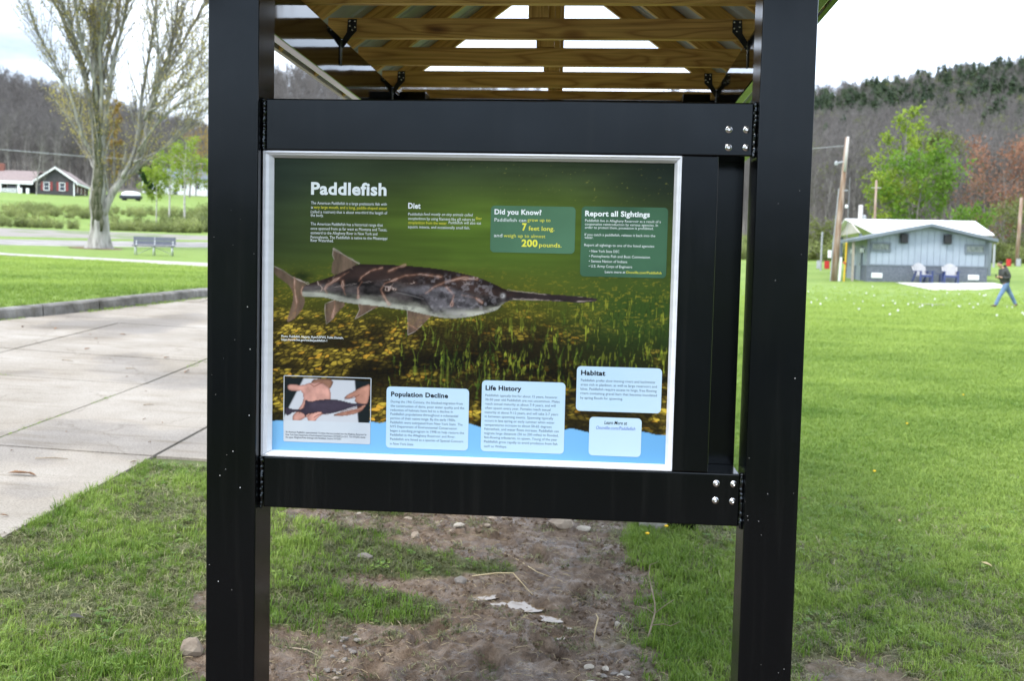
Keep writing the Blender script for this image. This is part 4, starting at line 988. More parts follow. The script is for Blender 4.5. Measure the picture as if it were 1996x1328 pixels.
for nm, pl in STREAKS.items():
    if nm == 'c11': continue
    wob = 0.0055*(fbm(PXX*38, PZZ*38, 95, 4)-.5)*2
    d = np.abs(dline(PXX, PZZ, pl)+wob)
    wid = {'top':.0013,'tl':.0012,'rost':.0010,'rb':.0015,'line':.0010}.get(nm, .0012)*(0.5+0.9*fbm(PXX*30, PZZ*30, 96, 3))
    amp = {'line':.3,'rost':.45,'rb':.65}.get(nm, 0.62)*(0.10+1.0*fbm(PXX*42, PZZ*42, 97, 3))
    img = mixc(img, srgb((236,214,202)), np.exp(-(d/wid)**2)*amp)
    if nm.startswith('c'): img = mixc(img, srgb((214,150,116)), np.exp(-(d/(wid*3.2))**2)*0.30)
# blue wave along the foot
put(SHAPES['wave'], lambda: mixc(np.zeros(U.shape+(3,))+srgb((130,192,238)), srgb((112,176,226)), sm(.6, 1, U)), 1.0, 2)
# small photograph: two hands holding a young fish
put(SHAPES['iphoto'], lambda: mixc(np.zeros(U.shape+(3,))+srgb((26,34,36)), srgb((206,210,216)), sm(0.0, 0.004, (PXX-0.262)*0.5+(PZZ-1.193)*-0.25+0.012)*sm(0.0, 0.006, (0.452-PXX)-(PZZ-1.13)*0.10)), 1, 0)
def blur(m_, k):
    for _ in range(k):
        m_ = (m_ + np.roll(m_,1,0)+np.roll(m_,-1,0)+np.roll(m_,1,1)+np.roll(m_,-1,1))/5
    return m_
def rounded(nm, a, k=14):
    msk = inpoly(PXX, PZZ, smooth_poly(SHAPES[nm], 1)).astype(float); e = np.clip((blur(msk, k)-.35)/.6, 0, 1)
    return lambda: srgb(a)*((0.30+0.78*e)*(0.62+0.75*fbm(PXX*48, PZZ*48, 101, 4)))[..., None]
put(SHAPES['arm1'], rounded('arm1', (150,110,90)), 1, 1); put(SHAPES['hand1'], rounded('hand1', (208,156,141)), 1, 1); put(SHAPES['hand2'], rounded('hand2', (190,138,118)), 1, 1)
for ln in CREASES: img = mixc(img, srgb((120,70,58)), np.exp(-(dline(PXX, PZZ, ln)/.0014)**2)*.75)
put(SHAPES['ifish'], rounded('ifish', (62,55,68), 6), 1, 1)
# caustic net over the back of the fish
fm = inpoly(PXX, PZZ, smooth_poly(SHAPES['body'], 2)) & (PXX < 0.9)
net = np.abs(fbm(PXX*17+2, PZZ*24, 111, 4)-.5); net = np.exp(-(net/0.010)**2)*sm(.46,.72,fbm(PXX*13, PZZ*13, 112, 2))
halo = np.exp(-(np.abs(fbm(PXX*17+2, PZZ*24, 111, 4)-.5)/0.035)**2)*sm(.46,.72,fbm(PXX*13, PZZ*13, 112, 2))
up_ = sm(1.520, 1.545, PZZ)
img = mixc(img, srgb((168,128,108)), np.clip(halo*fm*up_*.35, 0, 1)); img = mixc(img, srgb((238,216,204)), np.clip(net*fm*up_*.75, 0, 1))
mott = sm(.50,.72,fbm(PXX*75, PZZ*95, 131, 5))*fm*sm(.60,.68,PXX)*sm(.88,.84,PXX)*sm(1.60,1.575,PZZ)
img = mixc(img, srgb((170,164,168)), mott*.38); img = mixc(img, srgb((26,22,24)), sm(.52,.70,fbm(PXX*46+4, PZZ*70, 133, 5))*fm*sm(.50,.6,PXX)*.40)
img = np.clip(img, 0, 1)*0.69
I2 = np.arange(AX*AZ).reshape(AZ, AX)
F = np.stack([I2[:-1,:-1], I2[:-1,1:], I2[1:,1:], I2[1:,:-1]], axis=-1).reshape(-1, 4)
pm, n, l, b = new_mat('printed_sheet')
a = n.new('ShaderNodeAttribute'); a.attribute_name = 'ink'; l.new(a.outputs['Color'], b.inputs['Base Color'])
b.inputs['Roughness'].default_value = 0.5; b.inputs['Specular IOR Level'].default_value = 0.10
prt = np_mesh('print', np.stack([PXX.ravel()-SO.x, np.full(PXX.size, YP)-SO.y, PZZ.ravel()-SO.z], axis=1), F, pm, parent=sign)
ca = prt.data.color_attributes.new('ink', 'FLOAT_COLOR', 'POINT')
ca.data.foreach_set('color', np.concatenate([img.reshape(-1, 3), np.ones((img.size//3, 1))], axis=1).astype(np.float32).ravel())

# text cards
def card_mat(name, c): 
    m = M(name, c, rough=0.5, spec=0.10); return m
CARD_B = M('pale_blue_ink', lin(196,228,250,.67), lin(204,232,250,.67), scale=3, rough=0.5, spec=0.10)
CARD_G = M('sea_green_ink', lin(84,124,94,.69), lin(94,138,106,.69), scale=4, rough=0.5, spec=0.10)
CARD_G2 = M('dark_green_ink', lin(62,98,74,.69), lin(78,120,90,.69), scale=4, rough=0.5, spec=0.10)
CARD_W = M('pale_ink', lin(200,210,220,.67), lin(214,222,228,.67), scale=5, rough=0.5, spec=0.10)
def rrect(x0, x1, z0, z1, r, k=5):
    pts = []
    for cx_, cz_, a0 in ((x1-r, z1-r, 0), (x0+r, z1-r, 90), (x0+r, z0+r, 180), (x1-r, z0+r, 270)):
        for i in range(k+1):
            a = math.radians(a0+90*i/k); pts.append((cx_+r*math.cos(a), cz_+r*math.sin(a)))
    return pts
card_of = {}
for nm, (x0, x1, z0, z1) in CARDS.items():
    mat_ = {'fact':CARD_G, 'report':CARD_G2, 'inset':CARD_W}.get(nm, CARD_B)
    if nm == 'inset':
        z1c = 1.138
        pts = rrect(x0, x1, z0, z1c, 0.004)
        top_pts = [p for p in pts]
    else: pts = rrect(x0, x1, z0, z1, 0.012)
    card_of[nm] = SG(MB().prism(pts, YP-0.0009, YP-0.0003, 'xz'), 'text_card', mat_)
# thin pale edge round the small photograph
x0, x1, z0, z1 = CARDS['inset']
eb = MB()
for i, (p, q) in enumerate((((x0, 1.1385), (x0, z1)), ((x0+.0013, z1), (x1-.0013, z1)), ((x1, z1), (x1, 1.1385)))):
    if p[0] == q[0]: eb.box((p[0]-.0012, YP-.0008, min(p[1],q[1])), (p[0]+.0012, YP-.0003, max(p[1],q[1])))
    else: eb.box((p[0], YP-.0008, p[1]-.0012), (q[0], YP-.0003, p[1]+.0012))
SG(eb, 'photo_edge', CARD_W)

# lettering
INK = {'white': M('white_ink', lin(240,246,244,.85), rough=0.5, spec=0.10), 'yellow': M('yellow_ink', lin(238,234,84,.85), rough=0.5, spec=0.10),
       'black': M('black_ink', (0.008,0.008,0.010), rough=0.5, spec=0.10), 'body': M('grey_ink', (0.10,0.125,0.16), rough=0.5, spec=0.10), 'navy': M('blue_ink', (0.09,0.13,0.42), rough=0.5, spec=0.10)}
dg = bpy.context.evaluated_depsgraph_get()
def letter_mesh(s_, bold, ital):
    c = bpy.data.curves.new('lettering', 'FONT'); c.body = s_; c.size = 1.0; c.resolution_u = 3 if bold >= 2 else 2
    c.fill_mode = 'FRONT'; c.offset = {0: -0.002, 1: 0.008, 2: 0.034}[bold]; c.shear = 0.22 if ital else 0
    if bold >= 2: c.space_character = 1.06
    o = bpy.data.objects.new('lettering', c); COL.objects.link(o)
    bpy.context.view_layer.update()
    dg_ = bpy.context.evaluated_depsgraph_get()
    me = bpy.data.meshes.new_from_object(o.evaluated_get(dg_))
    n_ = len(me.vertices); co = np.empty(n_*3); me.vertices.foreach_get('co', co); co = co.reshape(-1, 3)
    fs = [tuple(p.vertices) for p in me.polygons]
    bpy.data.objects.remove(o); bpy.data.curves.remove(c); bpy.data.meshes.remove(me)
    return co, fs
capco, _ = letter_mesh('H', 0, 0); CAPH = capco[:,1].max()-capco[:,1].min()
blocks = {}
for (blk, colr, bold, ital, x0, x1, z0, cap, s_) in TEXT:
    co, fs = letter_mesh(s_, bold, ital)
    sx = (x1-x0)/(co[:,0].max()-co[:,0].min()); sz = cap/CAPH
    layer = YP-0.0013 - (0.00002 if colr == 'yellow' else 0)
    vx = x0 + (co[:,0]-co[:,0].min())*sx; vz = z0 + co[:,1]*sz
    mb, cols = blocks.setdefault(blk, (MB(), []))
    if colr not in cols: cols.append(colr)
    mb.add([(vx[i], layer, vz[i]) for i in range(len(vx))], fs, cols.index(colr))
names = {'title':'title','introduction':'paragraph','photo_credit':'caption','photo_caption':'caption'}
for blk, (mb, cols) in blocks.items():
    nm = names.get(blk) or ('heading' if blk.endswith('heading') else 'paragraph')
    cd_ = blk.split('_')[0]
    parent = card_of.get({'photo':'inset'}.get(cd_, cd_)) if blk != 'photo_credit' else prt
    if parent is None: parent = prt
    SG(mb, nm, [INK[c] for c in cols], parent)

# ------------------------------------------------------------------ vegetation
BARK = M('grey_bark', (0.115,0.105,0.092), (0.235,0.22,0.20), scale=3, rough=0.9, bump=0.7, stretch=(4,4,0.7), bscale=7, dist=0.04)
BARKL = M('pale_lichen_bark', (0.17,0.16,0.14), (0.38,0.365,0.335), scale=1.7, rough=0.9, bump=1.0, stretch=(3.5,3.5,0.6), bscale=5, dist=0.06)
MOSS = M('mossy_bark', (0.045,0.055,0.022), (0.13,0.125,0.085), scale=2.2, rough=0.95, bump=0.9, stretch=(3,3,0.7), bscale=5, dist=0.05)
TWIG = M('grey_twigs', (0.098,0.090,0.083), (0.165,0.152,0.140), scale=0.8, rough=0.9)
TWIGD = M('dark_twigs', (0.075,0.066,0.057), (0.14,0.126,0.112), scale=0.8, rough=0.9)
BIRCH = M('pale_birch_bark', (0.33,0.31,0.28), (0.55,0.53,0.49), scale=2, rough=0.85, stretch=(1,1,3))

def rot_about(v, ax, a): return Matrix.Rotation(a, 3, ax) @ v
def perp(d, r):
    p = d.cross(Vector((r.uniform(-1,1), r.uniform(-1,1), r.uniform(-1,1))))
    return p.normalized() if p.length > 1e-4 else Vector((1,0,0))
def limb(mb, p, d, L, r0, r1, r, n=5, seg=4, up=0.15, wob=0.12, mi=0):
    pts = [Vector(p)]; rad = [r0]; d = Vector(d).normalized(); dirs = [d.copy()]
    for i in range(seg):
        d = (d + Vector((r.uniform(-wob,wob), r.uniform(-wob,wob), r.uniform(-wob*.5,wob*.5)+up/seg*1.0))).normalized()
        pts.append(pts[-1] + d*L/seg); rad.append(r0+(r1-r0)*(i+1)/seg); dirs.append(d.copy())
    mb.tube(pts, rad, n, mi, cap=False)
    return pts, dirs, rad
def twigs(mb, pts, dirs, cnt, L, w, r, spread=0.7, up=0.2, mi=0, out=None, fork=True):
    """slender tapering twigs (three sided slivers)"""
    for _ in range(cnt):
        i = r.randint(max(0, len(pts)//4), len(pts)-1); f = r.random()
        p = pts[i] if i+1 >= len(pts) else pts[i].lerp(pts[i+1], f)
        d = (dirs[min(i, len(dirs)-1)] + perp(dirs[min(i, len(dirs)-1)], r)*spread*r.uniform(.4,1.3) + Vector((0,0,up))).normalized()
        ln = L*r.uniform(.5,1.2)
        x = perp(d, r)*w; y = d.cross(x)
        q = p + d*ln*0.55 + perp(d, r)*ln*0.06; e = q + (d+Vector((0,0,up*.6))+perp(d, r)*.25).normalized()*ln*0.45
        mb.add([p+x, p-x*.5+y, p-x*.5-y, q+x*.6, q-x*.3+y*.6, q-x*.3-y*.6, e], [(0,1,4,3),(1,2,5,4),(2,0,3,5),(3,4,6),(4,5,6),(5,3,6)], mi)
        if out is not None: out.append((q, e))
        if fork and ln > 0.3:
            for _k in range(2):
                d2 = (d + perp(d, r)*0.8 + Vector((0,0,up))).normalized(); e2 = q + d2*ln*r.uniform(.25,.5); x2 = perp(d2, r)*w*.5
                mb.add([q+x2, q-x2, e2], [(0,1,2)], mi)
                if out is not None: out.append((q, e2))
def leaf_cloud(points, size, r, jitter=0.25, n_per=1, flat=0.0):
    """numpy cloud of small leaf quads around the given points"""
    P = np.repeat(np.array([tuple(p) for p in points], dtype=float), n_per, axis=0)
    N = len(P); P += r.normal(0, jitter, P.shape)
    a = r.normal(0, 1, (N,3)); a[:,2] *= (1-flat); a /= np.linalg.norm(a, axis=1)[:,None]+1e-9
    b_ = np.cross(a, r.normal(0, 1, (N,3))); b_ /= np.linalg.norm(b_, axis=1)[:,None]+1e-9
    s = size*r.uniform(.55, 1.3, N)[:,None]
    a *= s; b_ *= s*0.62
    Vv = np.stack([P-a, P+b_*.9, P+a, P-b_*.9], axis=1).reshape(-1, 3)
    Fv = np.arange(4*N).reshape(N, 4)
    return Vv, Fv

# ---- prototypes for scattered plants (meshes only; never placed by themselves)
def proto(mb, name, mats): 
    me = bpy.data.meshes.new(name); me.from_pydata(mb.v, [], mb.f)
    for m in (mats if isinstance(mats, (list, tuple)) else [mats]): me.materials.append(m)
    if isinstance(mats, (list, tuple)) and len(mats) > 1: me.polygons.foreach_set('material_index', mb.m)
    return me
def scatter(name, P, scl, rot, tint, meshes, mat_slot=None, label=None):
    """one object whose geometry nodes set a plant of the given kinds on every point"""
    n_ = len(P); me = bpy.data.meshes.new(name)
    me.vertices.add(n_); me.vertices.foreach_set('co', np.asarray(P, dtype=np.float32).ravel())
    o = bpy.data.objects.new(name, me); COL.objects.link(o)
    for nm, arr in (('scl', scl), ('tint', tint)):
        a = me.attributes.new(nm, 'FLOAT', 'POINT'); a.data.foreach_set('value', np.asarray(arr, dtype=np.float32))
    a = me.attributes.new('rot', 'FLOAT_VECTOR', 'POINT'); a.data.foreach_set('vector', np.asarray(rot, dtype=np.float32).ravel())
    kinds = np.random.RandomState(n_ % 1000).randint(0, len(meshes), n_)
    a = me.attributes.new('kind_no', 'INT', 'POINT'); a.data.foreach_set('value', kinds.astype(np.int32))
    ng = bpy.data.node_groups.new(name, 'GeometryNodeTree')
    ng.interface.new_socket('Geometry', in_out='INPUT', socket_type='NodeSocketGeometry'); ng.interface.new_socket('Geometry', in_out='OUTPUT', socket_type='NodeSocketGeometry')
    N_, L_ = ng.nodes, ng.links
    gi = N_.new('NodeGroupInput'); go = N_.new('NodeGroupOutput'); jn = N_.new('GeometryNodeJoinGeometry')
    def named(nm, typ):
        q = N_.new('GeometryNodeInputNamedAttribute'); q.data_type = typ; q.inputs['Name'].default_value = nm; return q.outputs['Attribute']
    s_, r_, k_ = named('scl', 'FLOAT'), named('rot', 'FLOAT_VECTOR'), named('kind_no', 'INT')
    e2r = N_.new('FunctionNodeEulerToRotation'); L_.new(r_, e2r.inputs[0])
    for i, m_ in enumerate(meshes):
        po = bpy.data.objects.new(m_.name, m_)            # holds the mesh for the node; not linked into the scene
        oi = N_.new('GeometryNodeObjectInfo'); oi.inputs['Object'].default_value = po; oi.inputs['As Instance'].default_value = True
        cp = N_.new('FunctionNodeCompare'); cp.data_type = 'INT'; cp.operation = 'EQUAL'
        L_.new(k_, cp.inputs[2]); cp.inputs[3].default_value = i
        ip = N_.new('GeometryNodeInstanceOnPoints')
        L_.new(gi.outputs[0], ip.inputs['Points']); L_.new(cp.outputs[0], ip.inputs['Selection']); L_.new(oi.outputs['Geometry'], ip.inputs['Instance'])
        L_.new(e2r.outputs[0], ip.inputs['Rotation']); L_.new(s_, ip.inputs['Scale'])
        L_.new(ip.outputs[0], jn.inputs[0])
    L_.new(jn.outputs[0], go.inputs[0])
    md = o.modifiers.new('plants', 'NODES'); md.node_group = ng
    tag(o, kind='stuff', label=label); return o

# ---- grass
GRASS = leaf_mat('grass_blade', (0.090,0.180,0.018), (0.345,0.450,0.095), 'inst', trans=0.42, rough=0.5)
GRASSD = leaf_mat('worn_grass_blade', (0.075,0.090,0.030), (0.40,0.38,0.20), 'inst', trans=0.3, rough=0.6)
CLOVER = leaf_mat('clover_leaf', (0.09,0.19,0.025), (0.24,0.34,0.06), 'inst', trans=0.35)
def blade(mb, r, x, y, h, w, lean, az, droop=0.5, mi=0):
    d = Vector((math.cos(az), math.sin(az), 0)); sdv = Vector((-d.y, d.x, 0))*w
    p0 = Vector((x, y, -0.008)); p1 = p0 + d*lean*h*0.35 + Vector((0,0,h*0.62)); p2 = p0 + d*lean*h + Vector((0,0,h*(1-0.35*droop)))
    mb.add([p0-sdv, p0+sdv, p1+sdv*.8, p1-sdv*.8, p2], [(0,1,2,3), (3,2,4)], mi)
def tuft(seed, n, h, R, w, lean, droop=0.5):
    r = random.Random(seed); mb = MB()
    for _ in range(n):
        a = r.uniform(0, 2*PI); rr = R*math.sqrt(r.random())
        blade(mb, r, rr*math.cos(a), rr*math.sin(a), h*r.uniform(.45,1.15), w*r.uniform(.7,1.25), r.uniform(.15,1)*lean, r.uniform(0, 2*PI), droop*r.uniform(.4,1.4))
    return mb
G_UP = [proto(tuft(11+i, 16, 0.062, 0.030, 0.0019, 0.75), 'grass_tuft', GRASS) for i in range(4)]
G_LAWN = [proto(tuft(31+i, 16, 0.042, 0.036, 0.0022, 0.9), 'lawn_tuft', GRASS) for i in range(3)]
G_FLAT = [proto(tuft(51+i, 14, 0.030, 0.034, 0.0022, 2.2, 1.3), 'worn_tuft', GRASSD) for i in range(4)]
def clover(seed):
    r = random.Random(seed); mb = MB()
    for _ in range(6):
        a = r.uniform(0, 2*PI); R = 0.03*math.sqrt(r.random()); h = r.uniform(.018,.042); c = Vector((R*math.cos(a), R*math.sin(a), h))
        for k in range(3):
            b_ = 2*PI*k/3 + a; d = Vector((math.cos(b_), math.sin(b_), r.uniform(-.2,.3)))*r.uniform(.009,.015); s_ = Vector((-d.y, d.x, 0))*.5
            mb.add([c, c+d*.6+s_, c+d*1.1, c+d*.6-s_], [(0,1,2,3)])
    return proto(mb, 'clover', CLOVER)
G_CLOV = [clover(i) for i in range(3)]
R_ = np.random.RandomState(12)
def in_view(x, y, m=0.04):
    phi = np.arctan2(x-1.152, y+2.98); return (phi > -0.56-m) & (phi < 0.40+m)
on_slab = lambda x, y: (x < -1.66) & (kerb_off(x, y) < 0.02) & (x > -10.6) & (y < 19.1)
def slab_edge(x, y):
    """metres of turf creeping over the pavement edge"""
    n_ = (fbm(x*3.1, y*3.1, 200, 4)-.5)*0.24
    e = x + 1.74 - n_
    back = (y > 3.5+n_) & (x < 0.42)
    return (e > -0.02) & ~back
def pts_in(x0, x1, y0, y1, dens): 
    n_ = int((x1-x0)*(y1-y0)*dens); return R_.uniform(x0, x1, n_), R_.uniform(y0, y1, n_)
def place(x, y, smin, smax, tilt=0.12):
    z = gz(x, y); n_ = len(x)
    return np.stack([x, y, z], axis=1), R_.uniform(smin, smax, n_), np.stack([R_.normal(0, tilt, n_), R_.normal(0, tilt, n_), R_.uniform(0, 2*PI, n_)], axis=1)
# close turf
x, y = pts_in(-2.2, 4.0, 0.1, 3.75, 3000)
m = mud_mask(x, y); lush = np.clip(0.55 + 1.1*(fbm(x*1.6, y*1.6, 301, 4)-.5)*2, 0, 1)
lush = np.maximum(lush, sm(1.22, 1.42, x)*sm(1.85, 1.65, x))
worn = sm(0.75, 0.2, np.hypot((x-2.15)/0.75, (y-1.1)/0.95)) + 0.8*sm(0.9, 0.3, np.hypot((x+0.6)/0.9, (y-2.6)/0.5)) + 0.7*sm(.5,.2,np.hypot((x-0.2)/0.75,(y-2.0)/0.45))
pool = np.min([puddle_dist(x, y, p) for p in PUDDLES], axis=0) > 1.25
post = ~((np.abs(x-.076) < .09) & (np.abs(y-.076) < .09)) & ~((np.abs(x-1.672) < .09) & (np.abs(y-.076) < .09))
ok = slab_edge(x, y) & in_view(x, y) & pool & post & (R_.random_sample(len(x)) > m*1.03) & (R_.random_sample(len(x)) > .8*sm(1.8, 3.5, y)*sm(1.9, 2.2, x))
mid = sm(1.25, 1.0, x)*sm(-.45, -.10, x)
up = ok & (R_.random_sample(len(x)) < np.clip(lush*0.62*(1-worn*0.8)*(1-.82*mid)+0.05, 0, 1)); fl = ok & ~up & (R_.random_sample(len(x)) < 0.6+0.3*worn)
P, s_, r_ = place(x[up], y[up], 0.55, 1.15); s_ = s_*(0.50+0.55*lush[up])
tint = np.clip(fbm(x[up]*3, y[up]*3, 55, 3)*0.9 + R_.normal(0, .20, up.sum()) + 0.0 + .12*sm(1.0, 3.0, y[up]), 0, 1)*(1-.6*mid[up])*(1-.45*sm(1.2,1.35,x[up])*sm(1.95,1.75,x[up]))
scatter('grass', P, s_, r_, tint, G_UP)
P, s_, r_ = place(x[fl], y[fl], 0.6, 1.25, 0.25)
scatter('worn_grass', P, s_, r_, np.clip(R_.normal(.38,.28,fl.sum()), 0, 1)*(1-.75*mid[fl]), G_FLAT)
x, y = pts_in(-.4, 1.4, 0.3, 3.2, 420); ok = in_view(x, y) & (mud_mask(x, y) > .5) & (fbm(x*4, y*4, 17, 4) > .53) & (np.min([puddle_dist(x, y, p) for p in PUDDLES], axis=0) > 1.2)
P, s_, r_ = place(x[ok], y[ok], 0.45, 1.05, 0.3); scatter('muddy_grass', P, s_, r_, np.clip(R_.normal(.3,.25,ok.sum()), 0, 1), G_FLAT)
x, y = pts_in(-2.0, 3.9, 0.2, 3.6, 150); ok = slab_edge(x, y) & in_view(x, y) & (mud_mask(x, y) < .35) & (fbm(x*2.2, y*2.2, 91, 3) > 0.5)
P, s_, r_ = place(x[ok], y[ok], 0.4, 0.85); scatter('clover', P, s_, r_, R_.uniform(0, 1, ok.sum()), G_CLOV)
# lawn on the right, thinning to patches with distance
def lawn(name, rho0, rho1, ph0, ph1, dens, meshes, smin, smax, keep=None):
    n_ = int(dens*(ph1-ph0)*(rho1**2-rho0**2)/2)
    ro = np.sqrt(R_.uniform(rho0**2, rho1**2, n_)); f = R_.uniform(ph0, ph1, n_)
    x = 1.152+ro*np.sin(f); y = -2.98+ro*np.cos(f)
    ok = ~((x > -2.2) & (x < 3.95) & (y < 3.72)) & ~on_slab(x, y) & ~((x < 0.42) & (x > -1.8) & (y > 3.5) & (y < 8.1))
    if keep is not None: ok &= keep(x, y)
    x = x[ok]; y = y[ok]
    P, s_, r_ = place(x, y, smin, smax, 0.1)
    t_ = np.clip(0.15+0.75*fbm(x*0.9, y*0.9, 66, 4) + 0.35*(fbm(x*.25, y*.5, 67, 3)-.5) + R_.normal(0, .15, len(x)), 0, 1)
    scatter(name, P, s_, r_, t_, meshes)
def lawn2(name, rho0, rho1, ph0, ph1, d0, meshes, keep=None, pw=1.7):
    """density falls and tufts widen with distance, without a seam"""
    g_ = np.linspace(rho0, rho1, 400); dens = d0*np.minimum(1, (6.0/g_))**pw; wgt = dens*g_; cdf = np.cumsum(wgt)*(g_[1]-g_[0]); n_ = int(cdf[-1]*(ph1-ph0))
    ro = np.interp(R_.random_sample(n_)*cdf[-1], cdf, g_); f = R_.uniform(ph0, ph1, n_)
    x = 1.152+ro*np.sin(f); y = -2.98+ro*np.cos(f)
    near_ = (x > -2.2) & (x < 3.95) & (y < 3.72)
    ok = ~(near_ & (R_.random_sample(len(x)) > sm(1.3, 3.4, y)*sm(1.85, 2.1, x))) & ~on_slab(x, y) & ~((x < 0.42) & (x > -1.8) & (y > 3.5) & (y < 8.1))
    ok &= R_.random_sample(len(x)) < sm(rho1, rho1*.55, ro)
    if keep is not None: ok &= keep(x, y)
    x = x[ok]; y = y[ok]; ro = ro[ok]
    P, s_, r_ = place(x, y, .7, 1.15, 0.1); s_ = s_*np.maximum(1, ro/6.0)**0.55
    t_ = np.clip(0.10+0.75*fbm(x*0.9, y*0.9, 66, 4) + 0.55*(fbm(x*.22, y*.7, 67, 3)-.5) + R_.normal(0, .13, len(x)) + .016*np.maximum(ro-8, 0), 0, 1)
    return scatter(name, P, s_, r_, t_, meshes)
not_path = lambda x, y: (kerb_off(x, y) > 0.22)
lawn2('lawn_grass', 3.2, 58, 0.06, 0.43, 1500, G_LAWN)
lawn2('lawn_grass', 3.2, 12, -0.2, 0.06, 350, G_LAWN)
lawn2('lawn_grass', 3.2, 8.5, -0.62, -0.20, 1100, G_LAWN, keep=lambda x, y: slab_edge(x, y))
off_path = lambda x, y: not_path(x, y) & (y < np.interp(x, [-30,-21.9,-15.5,-10.4,-5], [39.5,35.6,31.2,26.8,20.5]) - .3)
lawn2('lawn_grass', 13, 48, -0.6, -0.2, 1300, G_LAWN, keep=off_path)

# crumbs and clods lying on the mud
CRUMB = M('mud_crumb', (0.060,0.038,0.022), (0.17,0.12,0.078), scale=30, rough=.8)
def crumb(seed):
    r = random.Random(seed); bm = bmesh.new(); bmesh.ops.create_icosphere(bm, subdivisions=1, radius=.010)
    for v in bm.verts: v.co = Vector((v.co.x*r.uniform(.6,1.4), v.co.y*r.uniform(.6,1.4), v.co.z*r.uniform(.4,.9)))
    mb = MB(); bm.verts.index_update(); mb.add([v.co[:] for v in bm.verts], [[v.index for v in f.verts] for f in bm.faces]); bm.free(); return proto(mb, 'mud_crumb', CRUMB)
x, y = pts_in(-.4, 1.45, 0.3, 3.2, 2600); ok = in_view(x, y) & (mud_mask(x, y) > .45) & (fbm(x*5, y*5, 19, 4) > .47) & (np.min([puddle_dist(x, y, p) for p in PUDDLES], axis=0) > .70)
P, s_, r_ = place(x[ok], y[ok], 0, 1, 1.0); s_ = 0.22 + 1.1*s_**4; scatter('mud_crumbs', P, s_, r_, R_.uniform(0,1,ok.sum()), [crumb(i) for i in range(4)])
x, y = pts_in(-.5, 3.0, 0.3, 3.2, 260); ok = in_view(x, y) & slab_edge(x, y) & ((mud_mask(x, y) > .3) | (R_.random_sample(len(x)) < .35))
def straw_bit(seed):
    r = random.Random(seed); mb = MB(); a = r.uniform(-.4,.4); mb.tube([(-.02,0,.003),(0,a*.01,.006),(.02,a*.02,.003)], [.0008,.0010,.0006], 4); return proto(mb, 'straw_bit', M('straw_bits', (0.30,0.24,0.14), (0.46,0.38,0.23), scale=9, rough=.9))
P, s_, r_ = place(x[ok], y[ok], .5, 1.4, .15); scatter('straw_litter', P, s_, r_, R_.uniform(0,1,ok.sum()), [straw_bit(i) for i in range(3)])

